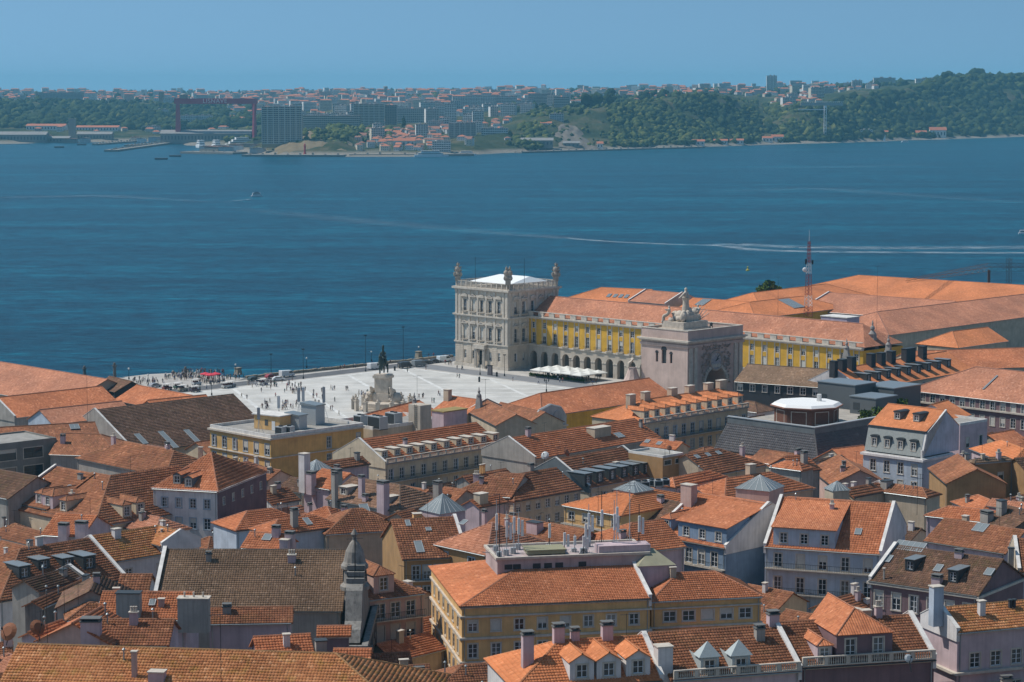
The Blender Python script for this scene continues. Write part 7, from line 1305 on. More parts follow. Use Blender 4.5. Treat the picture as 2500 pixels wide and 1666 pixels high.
# landslip: bare pale slope set a little proud of the hillside
def landslip():
    V = []; n = 16
    for i in range(n):
        for j in range(n):
            u, v = i/(n-1), j/(n-1); px = 1352+(118-70*v)*u+6*math.sin(v*9)+5*math.sin(v*23+u*4); Y = 3850+200*v; X = P_(px)*Y; e = min(1, 6*min(u, 1-u, v+.05, 1-v)); V.append((X, Y-1, hf1(X, Y)-2.5+e*(4.2+1.8*math.sin(u*23+v*3)*math.sin(v*11))))
    I = np.arange(n*n).reshape(n, n); q = np.stack([I[:-1, :-1], I[1:, :-1], I[1:, 1:], I[:-1, 1:]], -1).reshape(-1, 4)
    tag(link('landslip', array_mesh('landslip', V, q, paint('bare_earth', (0.19, 0.16, 0.13), stain=0.8, scale=0.07, dark=0.3))), kind='structure')
landslip()
def knoll():
    V = []; n = 22
    for i in range(n):
        for j in range(n):
            u, v = i/(n-1), j/(n-1); Y = 3585+190*v; X = P_(672+(862-672)*u)*Y; V.append((X, Y, hf1(X, Y)+(2.2+1.2*math.sin(u*31+v*7))*min(1, 5*min(u, 1-u, v+.02, 1-v+.02))-.3))
    I = np.arange(n*n).reshape(n, n); q = np.stack([I[:-1, :-1], I[1:, :-1], I[1:, 1:], I[:-1, 1:]], -1).reshape(-1, 4)
    tag(link('dry_knoll', array_mesh('dry_knoll', V, q, paint('dry_grass', (0.22, 0.165, 0.09), stain=0.6, scale=0.06))), kind='structure')
knoll()
rq = random.Random(8)
for k in range(34):                                                      # low stores and boats crowding the shipyard quay
    Y = rq.uniform(3640, 3900) if k < 22 else rq.uniform(4330, 4520); X = P_(rq.uniform(500, 690) if k < 22 else rq.uniform(0, 420))*Y; z = max(2.6, hf1(X, Y)); w, d, h = rq.uniform(9, 30), rq.uniform(7, 12), rq.uniform(3, 6.5)
    m = MB(); m.box(-w/2, -d/2, -2, w/2, d/2, h); o = m.build('quay_store', WF[rq.choice((0, 3, 3, 1))] if k % 3 else dkc, loc=(X, Y, z), rz=rq.uniform(-.15, .15)); tag(o, 'low quay store near the %s' % near_block(X, Y), 'shed', 'low stores on the shipyard quay')
    m = MB(); m.prism([(-w/2-.4, h), (w/2+.4, h), (w/2+.4, h+.4), (0, h+1.4), (-w/2-.4, h+.4)], 'y', -d/2-.4, d/2+.4); m.build('roof', plain('far_grey_roof', (0.25, 0.245, 0.235), 0.9) if k % 2 else RF[1], o)
# wakes: foam on the water
def foam_mat():
    m, nt, b = _mat('wake_foam'); L = nt.links; tc = N(nt, 'ShaderNodeTexCoord'); mp = N(nt, 'ShaderNodeMapping'); mp.inputs['Scale'].default_value = (.12, .5, 1); L.new(tc.outputs['Object'], mp.inputs['Vector'])
    n1 = N(nt, 'ShaderNodeTexNoise', i_Scale=.45, i_Detail=7.0, i_Roughness=.75); L.new(mp.outputs[0], n1.inputs['Vector'])
    uv = N(nt, 'ShaderNodeUVMap'); sx = N(nt, 'ShaderNodeSeparateXYZ'); L.new(uv.outputs[0], sx.inputs[0])
    a = N(nt, 'ShaderNodeMath', operation='MULTIPLY'); L.new(ramp(nt, n1.outputs['Fac'], [(.44, (0, 0, 0)), (.66, (1, 1, 1))]), a.inputs[0]); L.new(ramp(nt, sx.outputs['Y'], [(0, (0, 0, 0)), (.45, (1, 1, 1)), (.6, (.7, .7, .7)), (1, (0, 0, 0))]), a.inputs[1])
    k = N(nt, 'ShaderNodeMath', operation='MULTIPLY'); L.new(a.outputs[0], k.inputs[0]); L.new(sx.outputs['X'], k.inputs[1])
    b.inputs['Base Color'].default_value = (.55, .63, .68, 1); b.inputs['Roughness'].default_value = .9; L.new(k.outputs[0], b.inputs['Alpha']); return m
FM = foam_mat()
def wake(pts, label):
    m = MB()
    for (x0, y0, w0, s0), (x1, y1, w1, s1) in zip(pts, pts[1:]):
        d = Vector((x1-x0, y1-y0, 0)).normalized(); s = Vector((-d.y, d.x, 0)); a, b = Vector((x0, y0, .06)), Vector((x1, y1, .06))
        m.poly([a-s*w0/2, b-s*w1/2, b+s*w1/2, a+s*w0/2], [(s0, 0), (s1, 0), (s1, 1), (s0, 1)])
    tag(m.build('boat_wake', FM), label, 'wake')
for pts, lab in WAKES: wake(pts, lab)

# ------------------------------------------------------------------ summer haze over the river
m = MB(); m.box(-9600, -130, -8, 9600, 16300, 190)
hz = m.build('haze', None); hz['kind'] = 'stuff'; hz.data.materials.clear(); hm, nt, b = _mat('river_haze'); nt.nodes.remove(b)
pv = nt.nodes.new('ShaderNodeVolumePrincipled'); pv.inputs['Color'].default_value = (0.28, 0.74, 1.0, 1); pv.inputs['Density'].default_value = HAZE_DENSITY; pv.inputs['Anisotropy'].default_value = 0.0
nt.links.new(pv.outputs[0], nt.nodes['Material Output'].inputs['Volume']); hz.data.materials.append(hm); tag(hz, 'thin blue summer haze over the river and the far shore', 'haze')

def graft(o, key):
    """give the parts of o to the thing whose label starts with key: they are fixed to it"""
    h = next(q for q in COL.objects if q.parent is None and str(q.get('label', '')).startswith(key)); M = h.matrix_basis.inverted() @ o.matrix_basis
    for c in list(o.children): c.parent = h; c.matrix_parent_inverse = M
    bpy.data.objects.remove(o)
# ------------------------------------------------------------------ church front and bell crown
def church_front():
    st = paint('old_church_stone', (0.25, 0.235, 0.215), stain=0.9, scale=0.5, dark=0.2)
    x, y = (-21.14, 303.13); o = empty('church_front', (x+0.2, y-11.0, 17), 0, 'weathered baroque church front seen edge-on, with curled pediment and stone crown', 'church front')
    m = MB(); m.box(-1.4, 0, 0, 1.4, 23.2, 15.0); m.build('wall', st, o)
    m = MB(); m.box(-2.0, -0.4, 10.8, 2.0, 23.6, 11.4); m.box(-2.2, -.6, 14.2, 2.2, 23.8, 15.0); m.build('cornice', st, o)
    pr = [(1.0, 15.0), (22.2, 15.0), (21.0, 16.5), (18.6, 17.1), (17.6, 18.9), (16.6, 20.7), (14.6, 21.5), (11.6, 23.4), (8.6, 21.5), (6.6, 20.7), (5.6, 18.9), (4.6, 17.1), (2.2, 16.5)]
    m = MB(); m.prism(pr, 'x', -1.1, 1.1); m.build('pediment', st, o)
    for yy in (0.6, 4.2, 8.0, 15.2, 19.0, 22.6): m = MB(); m.box(1.4, yy-.5, 0, 2.0, yy+.5, 14.2); m.build('pilaster', st, o)
    for k in range(6): m = MB(); m.box(-1.2+.05, 8.2+k*.9, 21.4+min(k, 5-k)*.7, 1.25, 8.7+k*.9, 22.0+min(k, 5-k)*.7); m.build('stone_step', st, o)
    m = MB(); m.lathe([(1.4, 19.5), (1.4, 20.8), (2.0, 21.0), (2.0, 21.5), (1.55, 21.9), (1.5, 23.6), (1.85, 23.9), (1.85, 24.3), (1.5, 24.8), (1.2, 26.2), (.7, 27.2), (.3, 27.7), (.3, 28.1), (.5, 28.5), (.1, 29.2)], (-.3, 12.4, -1.3), 14); m.build('bell_crown', paint('crown_stone', (0.30, 0.275, 0.245), stain=0.9, scale=0.8, dark=0.3), o)
    m = MB(); [m.box(-.3+math.cos(a)*1.3-.3, 12.4+math.sin(a)*1.3-.3, 20.8, -.3+math.cos(a)*1.3+.3, 12.4+math.sin(a)*1.3+.3, 22.2) for a in (0, 1.57, 3.14, 4.71)]; m.build('belfry_opening', plain('belfry_shade', (.06, .058, .055), .9), o)  # near-black solid blocks, the shade inside the openings given as colour
    m = MB(); m.tube((0, 9.5, 21), (0, 9.5, 28), .05); m.build('lightning_rod', iron(), o); graft(o, 'church with a vast')
church_front()

# ------------------------------------------------------------------ roof terrace of the yellow corner building, with its antennas
def terrace():
    x, y = (-2.02, 311.98); a = R(11); o = empty('roof_terrace', (x, y, 35.5), a, 'flat roof terrace box with vent slots on the ridge of the yellow corner building', 'terrace')
    L, D = 21.5, 9.0; m = MB(); m.box(0, 0, 0, L, D, 3.6); m.build('wall', paint('terrace_render', (.50, .41, .40), stain=.5), o)
    m = MB(); m.box(-.25, -.25, 3.6, L+.25, .15, 3.95); m.box(-.25, D-.15, 3.6, L+.25, D+.25, 3.95); m.box(-.25, .15, 3.6, .15, D-.15, 3.95); m.box(L-.15, .15, 3.6, L+.25, D-.15, 3.95); m.build('coping', trim(), o)
    for k in (1, 2.2, 5, 6.6, 8.2, 11.5): m = MB(); m.box(k, -.04, 2.2, k+1.1, .06, 2.9); m.build('vent', plain('vent_dark', (.04, .04, .04), .8), o)
    m = MB(); m.box(4.5, 1.0, 3.95, 9.8, 4.2, 4.5); m.box(4.3, .8, 4.5, 10, 4.4, 4.6); m.build('roof_hatch', plain('olive_sheet', (.28, .26, .16), .7), o)
    m = MB(); m.box(14.5, .3, 3.6, L+.4, 3.0, 4.9); m.build('plinth', wallmat('lilac'), o)
    rr = random.Random(12)
    for i, (u, v, h, lab) in enumerate(((.6, 1.5, 9.0, 'far left'), (1.8, 2.5, 6.4, 'left'), (3.0, 3.5, 7.2, 'second from left'), (9.9, 2.0, 3.4, 'centre left'), (11.6, 3.0, 2.6, 'centre'), (13.0, 2.2, 4.6, 'centre right'), (15.6, 3.5, 8.5, 'right of centre'), (17.2, 2.6, 7.4, 'right'), (19.6, 3.2, 10.0, 'tall right'), (20.6, 1.8, 6.8, 'far right'), (.9, 5.5, 7.5, 'rear left'), (4.2, 6.2, 5.5, 'rear second'), (8.6, 6.0, 4.0, 'rear middle'), (14.4, 6.4, 6.2, 'rear right of centre'), (18.4, 6.0, 8.2, 'rear right'), (12.4, .9, 3.0, 'front middle'))):
        T = Matrix.Rotation(a, 4, 'Z') @ Vector((u, v, 0)); e = empty('antenna_mast', (x+T.x, y+T.y, 39.1), a, '%s antenna mast on the terrace of the yellow corner building' % lab, 'antenna', 'antennas on the roof terrace')
        m = MB(); m.tube((0, 0, 0), (0, 0, h), .07, .05, 5); m.tube((0, 0, h*.3), (.7, .3, 0), .03, n=4); m.tube((0, 0, h*.3), (-.6, .4, 0), .03, n=4); m.build('pole', metalgrey() if i % 3 else iron(), e)
        if i not in (0, 8):
            for k in range(1+i % 2): m = MB(); z0 = h*.42-k*.3; m.box(-.17+.5*k, -.35, z0, .17+.5*k, -.1, z0+min(2.3, h*.5)); m.build('panel', whitesteel(), e)
        if i % 2 == 0:
            m = MB(); [m.box(-.9+.1*q_, -.02, h-.1-.35*q_, .9-.1*q_, .02, h-.06-.35*q_) for q_ in range(3)]; m.build('aerial_bar', iron(), e)
        m = MB(); m.box(-.35, .2, 0, .35, .8, .5+.5*rr.random()); m.build('equipment_box', metalgrey(), e)
    m = MB()
    for k in range(9): p = Vector((rr.uniform(0, L), rr.uniform(.5, 5), 3.7)); m.tube(p, p+Vector((rr.uniform(-3, 3), rr.uniform(-1, 1), rr.uniform(0, .4))), .07, n=4)
    m.build('cable_tray', metalgrey(), o); graft(o, 'big yellow corner')
terrace()
def cupola(loc, w, h, wallh, rz, label, host, wallk='lilac', glassy=False):
    o = empty('roof_cupola', loc, rz, label, 'cupola'); m = MB(); m.box(-w/2, -w/2, -4, w/2, w/2, wallh); m.build('wall', wallmat(wallk), o)
    m = MB(); m.taper(0, 0, wallh, wallh+h, w+.4, w+.4, .2, .2); m.build('roof', skyglass() if glassy else plain('grey_yellow_sheet', (.30, .28, .19), .7, var=.25, scale=.8), o)
    if glassy:
        m = MB(); n = 5
        for s in range(4):
            for k in range(n+1):
                t = -1+2*k/n; p = Matrix.Rotation(s*math.pi/2, 4, 'Z') @ Vector((t*(w/2+.2), -w/2-.2, wallh+.05)); m.tube(p, (0, 0, wallh+h+.05), .03, .02, 4)
        m.build('glazing_bar', whitesteel(), o)
    graft(o, host)
cupola((*(19.64, 317.12), 35.2), 5.2, 2.0, 2.6, R(12), 'grey pyramid roofed stair cupola beside the white verge of the yellow building', 'big yellow corner')
cupola((*(21.89, 406.69), 31.0), 5.0, 1.6, 1.3, R(-46), 'low glazed lantern on the lemon yellow house', 'lemon yellow house', 'pink', True)
cupola((*(43.90, 401.10), 31.5), 6.4, 2.2, 2.2, R(-30), 'glazed pyramid lantern with white bars behind the pale blue house', 'tall pale blue', 'pink', True)
cupola((*(-12.11, 395.66), 29.2), 5.6, 2.9, 1.4, R(40), 'tall glazed pyramid skylight among the roofs in the middle', 'brown roof left of the glazed', 'lilac', True)
cupola((*(-39.54, 457.95), 26.0), 4.4, 1.8, 1.6, R(40), 'small greenish glass cupola left of the cream dormer building', 'orange broken roof', 'zinc', True)
cupola((*(60.78, 423.26), 28.6), 3.4, 1.6, .8, R(20), 'tiny glass pyramid below the pale blue mansard house', 'brown roof with orange hips', 'sand', True)

# ------------------------------------------------------------------ slate building: terrace, octagonal pavilion, attic boxes
def slate():
    p = Vector((*(53.88, 563.78), 0)); c = Vector((*(71.93, 544.30), 0)); b = Vector((*(95.80, 574.14), 0))
    W = (c-p).dot(Nn); D = (b-c).dot(Ww); o = empty('slate_building', (p.x, p.y, 4), R(-45), 'broad slate roofed building whose roof terrace carries an octagonal pavilion', 'building'); s = 5.0; ze, zt = 11.8, 17.6
    W = max(W, 16); m = MB(); ops = [(1.5+i*3.2, 2.8+i*3.2, 8.6, 10.8) for i in range(int((W+s-2)/3.2))]
    wall_face(m, (0, -s), (1, 0), W+s, 0, ze, ops); opr = [(1.5+i*3.2, 2.8+i*3.2, 8.6, 10.8) for i in range(int((D+s-2)/3.2))]; wall_face(m, (W+s, -s), (0, 1), D+s, 0, ze, opr); wall_face(m, (W+s, D), (-1, 0), W+s, 0, ze, []); wall_face(m, (0, D), (0, -1), D+s, 0, ze, []); m.build('wall', wallmat('sand'), o)
    for a in ops: window(o, ((a[0]+a[1])/2, -s, 9.7), 0, 1.3, 2.2)
    for a in opr: window(o, (W+s, -s+(a[0]+a[1])/2, 9.7), math.pi/2, 1.3, 2.2)
    m = MB(); S = [[(-.4, -s-.5, ze-.5), (W+s+.5, -s-.5, ze-.5), (W, 0, zt), (-.4, 0, zt)], [(W+s+.5, -s-.5, ze-.5), (W+s+.5, D, ze-.5), (W, D, zt), (W, 0, zt)]]
    for q_ in S: slab(m, q_, .15, .5, .6)
    ro = m.build('roof', tile_variant('y', True), o); acc = dict(v=[], q=[], uv=[], n=0); [tile_arrays(q_, .6, .7, acc, 5+i) for i, q_ in enumerate(S)]; link('roof_tiles', array_mesh('roof_tiles', np.concatenate(acc['v']), np.concatenate(acc['q']), tile_variant('y', False), np.concatenate(acc['uv'])), ro)['kind'] = 'stuff'
    m = MB(); caps(m, S[0][1], S[0][2], .2); m.build('ridge_cap', ridge_mat('y'), o)
    m = MB(); m.box(-.3, -.3, zt-.2, W+.3, .5, zt+1.3); m.box(W-.5, .5, zt-.2, W+.3, D, zt+1.3); m.build('parapet', wallmat('zinc'), o); m = MB(); m.box(-.4, -.45, zt+1.3, W+.45, .6, zt+1.5); m.box(W-.6, .6, zt+1.3, W+.45, D, zt+1.5); m.build('coping', metalgrey(), o)
    m = MB(); m.box(0, .5, zt-.4, W-.5, D, zt+.1); m.build('terrace_floor', paint('terrace_deck', (.42, .38, .33)), o)
    # pavilion
    q_ = empty('octagonal_pavilion', (*(72.84, 561.87), 4+zt+.1), R(-22), 'octagonal brick pavilion with a flat white roof on the slate building terrace', 'pavilion'); r = 8.0; oc = [(r*math.cos(R(22.5+45*i)), r*math.sin(R(22.5+45*i))) for i in range(8)]
    m = MB(); m.prism(oc, 'z', 0, 4.3); m.build('wall', paint('dark_brick', (.17, .075, .05), scale=2), q_)
    for i in range(8):
        a = R(45*i+45); d = r*math.cos(R(22.5)); window(q_, (d*math.cos(a), d*math.sin(a), 2.0), a+math.pi/2, 3.6, 2.9)
    m = MB(); m.prism([(v[0]*1.13, v[1]*1.13) for v in oc], 'z', 4.3, 4.6); m.build('eave', ridge_mat('p'), q_); m = MB(); B0 = [(v[0]*1.1, v[1]*1.1, 4.6) for v in oc]; B1 = [(v[0]*1.0, v[1]*1.0, 5.2) for v in oc]
    for i in range(8): m.poly([B0[i], B0[(i+1) % 8], B1[(i+1) % 8], B1[i]])
    m.poly(B1); m.build('roof', plain('white_membrane', (.74, .735, .72), .8, var=.04), q_); m = MB(); m.box(2.0, 2.0, 5.2, 3.0, 3.0, 6.9); m.build('flue', limewash(), q_); graft(q_, 'broad slate')
    for nm, bc, u0, v0, u1, v1, h, col, lab in (('attic_box', (80.01, 595.17), 0, 0, 12, 9, 6.0, 'zinc', 'large grey metal clad attic box behind the octagonal pavilion'), ('attic_box', (86.03, 578.55), 0, 0, 8, 9, 4.4, 'zinc', 'lower grey attic box right of the octagonal pavilion'), ('attic_box', (91.67, 595.17), 0, 0, 10, 12, 5.0, 'zinc', 'rear grey attic box with flat top near the black chimneys')):
        k = empty(nm, (bc[0], bc[1], 4+zt), R(-45), lab, 'roof box'); m = MB(); m.box(0, 0, -1, u1-u0, v1-v0, h); m.build('wall', plain('grey_cladding', (.12, .13, .135), .6, .2), k); m = MB(); m.box(-.2, -.2, h, u1-u0+.2, v1-v0+.2, h+.25); m.build('roof', zinc(), k)
        m = MB(); m.box(1, -.06, 1.2, 3, .04, 3.0); m.build('louvre', darkzinc(), k); graft(k, 'broad slate')
    for i, (w_, sx, lab) in enumerate((((88.18, 566.67), 1.7, 'leafy terrace shrub right of the pavilion'), ((92.30, 571.57), 1.7, 'leafy terrace shrub beside the low attic box'), ((98.71, 580.58), 2.3, 'big round terrace shrub near the rear attic box'))):
        shrub((*w_, 4+zt+.1), sx, lab)
def leaf_green(): return leafmat('terrace_leaf', (.035, .06, .012), (.07, .11, .02), (.14, .18, .04))
def shrub(loc, r, label, trunk=0.0, cat='shrub', nm='shrub'):
    o = empty(nm, loc, 0, label, cat); rr2 = np.random.default_rng(int(abs(loc[0]*10))+1); n = int(420*max(1, r/2)); d = rr2.normal(0, 1, (n, 3)); d /= np.linalg.norm(d, axis=1)[:, None]; rad = r*rr2.uniform(.35, 1, n)**.6; lump = 1+.35*np.sin(d[:, 0]*4+r)*np.cos(d[:, 2]*5); c = d*(rad*lump)[:, None]*np.array([1, 1, .8])+np.array([0, 0, trunk+r*.7])
    u = rr2.normal(0, 1, (n, 3)); u /= np.linalg.norm(u, axis=1)[:, None]; w = np.cross(u, rr2.normal(0, 1, (n, 3))); w /= np.linalg.norm(w, axis=1)[:, None]; s = r*.13*rr2.uniform(.7, 1.4, (n, 1)); V = np.stack([c-u*s-w*s*.6, c+u*s-w*s*.6, c+u*s+w*s*.6, c-u*s+w*s*.6], 1).reshape(-1, 3)
    link('foliage' if not trunk else 'crown', array_mesh('foliage', V, np.arange(4*n).reshape(n, 4), leaf_green()), o)
    m = MB(); m.tube((0, 0, -.2), (0, 0, trunk+r*.8), .08*r+.04, .05*r); m.tube((0, 0, trunk+r*.3), (r*.5, 0, trunk+r), .05*r, .02*r); m.tube((0, 0, trunk+r*.3), (-r*.4, r*.3, trunk+r), .05*r, .02*r); m.build('stem' if not trunk else 'trunk', plain('bark', (.09, .065, .045), .9), o)
    return o
slate()
shrub((105, 935, 4), 4.4, 'green tree top rising behind the salmon roofs near the radio mast', 15.0, 'tree', 'tree')

# ------------------------------------------------------------------ the mansard of the pale blue house
def mansard():
    o = empty('mansard_attic', (*(77.54, 499.09), 24.8), R(-44), 'steep grey mansard storey with four arched dormers and a bright orange roof', 'attic storey'); W, D, h = 14.9, 14.5, 5.2
    m = MB(); m.poly([(0, 0, 0), (W, 0, 0), (W, 1.5, h), (0, 1.5, h)]); m.poly([(W, 0, 0), (W, D, 0), (W, D, h+.2), (W, 9.0, h+4.0), (W, 1.5, h)]); m.poly([(0, D, 0), (0, 0, 0), (0, 1.5, h), (0, 9, h+4), (0, D, h+.2)]); m.poly([(W, D, 0), (0, D, 0), (0, D, h), (W, D, h)]); m.build('wall', wallmat('paleblue'), o)
    m = MB(); m.poly([(.05, -.05, .05), (W-.3, -.05, .05), (W-.3, 1.43, h-.05), (.05, 1.43, h-.05)]); m.build('slate_face', plain('pale_slate', (.27, .285, .27), .7, var=.25, scale=2), o)
    m = MB(); m.box(-.1, 1.2, h, W+.1, 1.8, h+.3); m.build('ledge', darkzinc(), o)
    m = MB(); S = [[(-.2, 1.2, h+.1), (W+.05, 1.2, h+.1), (W+.05, 9.0, h+4.2), (-.2, 9.0, h+4.2)], [(W+.05, D, h+.3), (-.2, D, h+.3), (-.2, 9.0, h+4.2), (W+.05, 9.0, h+4.2)]]
    for q_ in S: slab(m, q_, .12, .45, .55)
    m.build('roof', tile_variant('n', True), o); m = MB(); caps(m, S[0][3], S[0][2], .16); m.build('ridge_cap', ridge_mat('n'), o)
    m = MB(); m.box(W-.15, -.1, -.2, W+.25, .25, h*.3); m.prism([(-.1, 0), (.35, 0), (1.9, h+.1), (9.0, h+4.4), (9.0, h+4.0), (1.7, h-.3), (1.4, h-.2)], 'x', W-.1, W+.3); m.build('firewall', limewash(), o)
    for i in range(4): dormer(o, 2.4+i*3.4, .25, .75, 3.4, 1.7, 2.6, 'a', 'n', 'zinc')
    for u in (5.6, 10.6): dormer(o, u, 4.2, h+1.7, .5, 1.7, 1.7, 'a', 'n', 'zinc')
    graft(o, 'white and pale blue house')
mansard()

# ------------------------------------------------------------------ rooftop machines and cabins
def air_unit(loc, rz, w, d, h, label, dark=True):
    o = empty('air_handling_unit', loc, rz, label, 'air conditioner', 'rooftop cooling units'); m = MB(); m.box(-w/2, -d/2, .2, w/2, d/2, h); m.build('housing', metalgrey(), o)
    m = MB(); m.box(-w/2+.15, -d/2-.04, .4, w/2-.15, -d/2+.02, h-.2); m.build('grille', plain('fan_grille', (.03, .033, .036), .6), o)
    m = MB(); n = max(1, int(w/1.3)); [m.lathe([(.5, h), (.5, h+.25), (.42, h+.25)], ((k-(n-1)/2)*1.25, 0, 0), 10) for k in range(n)]; m.build('fan', iron(), o); m = MB(); m.box(-w/2, -d/2, 0, -w/2+.2, d/2, .2); m.box(w/2-.2, -d/2, 0, w/2, d/2, .2); m.build('foot', iron(), o)
    return o
air_unit((*(-32.46, 548.39), 22.1), R(-47), 4.6, 2.6, 3.2, 'large grey cooling unit with a black grille on the flat grey roof, front one')
air_unit((*(-28.94, 555.78), 22.1), R(-47), 3.6, 2.6, 3.0, 'large grey cooling unit behind the front one on the flat grey roof')
air_unit((*(-36.86, 553.91), 22.1), R(-47), 2.8, 2.4, 2.6, 'pale box shaped unit left of the two big cooling units')
for i, (c, lab) in enumerate((((-54.32, 533.04), 'left'), ((-52.44, 533.92), 'right'))): air_unit((*c, 23.1), R(-35), 2.2, 1.6, 1.9, '%s small cooling unit on the yellow flat roofed building' % lab)
for i, (c, lab) in enumerate((((24.35, 436.73), 'far left'), ((25.64, 436.73), 'left'), ((27.05, 438.61), 'middle'), ((28.30, 437.98), 'right'), ((29.68, 439.25), 'far right'))): air_unit((*c, 27.2), R(10), 1.7, 1.2, 1.4, '%s unit in the row of small coolers behind the glazed lantern' % lab)
m = MB(); o = empty('roof_cabin', (*(-56.90, 542.82), 23.1), R(-35), 'yellow roof cabin with a flat white top on the yellow flat roofed building', 'roof cabin'); m.box(-4, -2.6, 0, 4, 2.6, 3.4); m.build('wall', wallmat('yellow'), o); m = MB(); m.box(-4.4, -3, 3.4, 4.4, 3, 3.65); m.build('roof', limewash(), o); m = MB(); m.box(1.6, -2.65, 0, 2.6, -2.55, 2.2); m.build('door', whitesteel(), o); m = MB(); m.box(-.6, -2.65, 1.0, .4, -2.55, 2.4); m.build('window', GLZ(), o)
for c, w, d, h, lab in (((-51.57, 542.82), 4.2, 3.0, 3.2, 'pale metal shed beside the yellow roof cabin'), ((-48.21, 550.16), 4.6, 3.4, 4.6, 'tall pale metal shed with sloping top right of the yellow roof cabin')):
    o = empty('roof_shed', (*c, 23.1), R(-35), lab, 'roof shed'); m = MB(); m.box(-w/2, -d/2, 0, w/2, d/2, h); m.build('wall', metalgrey(), o); m = MB(); m.prism([(-w/2-.2, h), (w/2+.2, h), (w/2+.2, h+.3), (-w/2-.2, h+.7)], 'y', -d/2-.2, d/2+.2); m.build('roof', zinc(), o)
for i, (c, h, lab) in enumerate((((-59.52, 533.92), 6.4, 'left end'), ((-56.44, 550.16), 7.0, 'cabin'), ((-52.28, 557.69), 8.0, 'twin left'), ((-51.27, 558.65), 8.0, 'twin right'), ((-45.66, 552.02), 9.0, 'right corner'))):
    e = empty('antenna_mast', (*c, 23.1), 0, 'mobile phone antenna mast on the yellow flat roofed building, the %s one' % lab, 'antenna', 'antennas on the yellow flat roof'); m = MB(); m.tube((0, 0, 0), (0, 0, h), .09, .06, 5); m.tube((0, 0, h*.5), (1.2, 0, 0), .04, n=4); m.tube((0, 0, h*.5), (-.8, .9, 0), .04, n=4); m.build('pole', metalgrey(), e); m = MB(); m.box(-.35, -.4, h*.55, .35, -.1, h*.98); m.build('panel', whitesteel() if i % 2 else metalgrey(), e)
o = empty('ladder_tank', (*(-22.56, 556.66), 23.4), R(-47), 'grey roof tank block with an iron ladder below the statue', 'roof tank'); m = MB(); m.box(-2.2, -1.8, -3, 2.2, 1.8, 3.6); m.build('wall', wallmat('stone'), o); m = MB(); [m.tube((sx, -1.95, -2), (sx, -1.95, 3.8), .05, n=4) for sx in (.2, .9)]; [m.box(.2, -1.98, -1.6+.5*k, .9, -1.92, -1.55+.5*k) for k in range(11)]; m.build('ladder', iron(), o)
o = empty('stair_box', (*(-14.88, 540.64), 24.6), R(46), 'lilac stair box with a mossy flat top on the cream dormer building', 'stair box'); m = MB(); m.box(-3.9, -2, -4, 3.9, 2, 3.2); m.build('wall', wallmat('lilac'), o); m = MB(); m.box(-4.1, -2.2, 3.2, 4.1, 2.2, 3.45); m.build('roof', paint('mossy_slab', (.33, .25, .10)), o); graft(o, 'cream building with ten')
o = empty('stair_box', (*(111.97, 778.96), 22.4), R(-45), 'long lilac stair box on the wide pinkish riverside roof', 'stair box'); m = MB(); m.box(-5.5, -3.5, -4, 5.5, 3.5, 4.0); m.build('wall', paint('lilac_render', (.50, .42, .52)), o); m = MB(); m.box(-5.7, -3.7, 4.0, 5.7, 3.7, 4.3); m.build('roof', limewash(), o); graft(o, 'wide pinkish roof with')
def dish(loc, r, az, label, rust=False):
    o = empty('satellite_dish', loc, az, label, 'satellite dish'); m = MB(); n = 14
    pts = lambda q_: [(r*q_*math.cos(2*math.pi*i/n), -.6*r+.35*r*q_*q_, .9+r*q_*math.sin(2*math.pi*i/n)) for i in range(n)]
    a, b = pts(.55), pts(1.0)
    m.poly([(p_[0], p_[1], p_[2]) for p_ in a])
    for i in range(n): j = (i+1) % n; m.poly([a[i], a[j], b[j], b[i]])
    m.build('bowl', plain('rusty_dish', (.22, .085, .04), .8) if rust else metalgrey(), o); m = MB(); m.tube((0, 0, -.6), (0, -.2, .9), .06, n=5); m.tube((0, -.4*r, .9-r*.8), (0, -1.5*r, .9), .03, n=4); m.tube((0, -1.4*r, .8), (0, -1.6*r, 1.0), .1, n=6); m.build('arm', iron(), o); o.rotation_euler = (R(-28), 0, az)
dish((*(-55.47, 247.25), 43.6), 1.05, R(-25), 'big rusty satellite dish at the left edge, left one', True); dish((*(-52.52, 249.33), 43.6), .9, R(40), 'big rusty satellite dish right of its twin at the left edge', True)
dish((*(11.96, 488.76), 25.0), 1.0, R(60), 'yellowish satellite dish on the lower roof terrace in the middle', True); dish((*(7.05, 488.94), 24.3), .9, R(-20), 'grey satellite dish at the left of the lower roof terrace'); dish((*(33.49, 482.36), 27.0), .6, R(10), 'brownish satellite dish on the olive roof block', True); dish((*(43.57, 245.74), 41.0), .5, R(20), 'pale satellite dish behind the stone balustrade')
def aerial(loc, h, label):
    o = empty('tv_aerial', loc, .3, label, 'aerial', 'television aerials'); m = MB(); m.tube((0, 0, -.5), (0, 0, h), .045, .03, 4); m.build('pole', iron(), o); m = MB(); m.box(-1.1, -.02, h-.15, 1.1, .02, h-.11)
    [m.box(-1+.25*k, -.35, h-.14, -.98+.25*k, .35, h-.12) for k in range(9)]; m.build('bar', iron(), o)
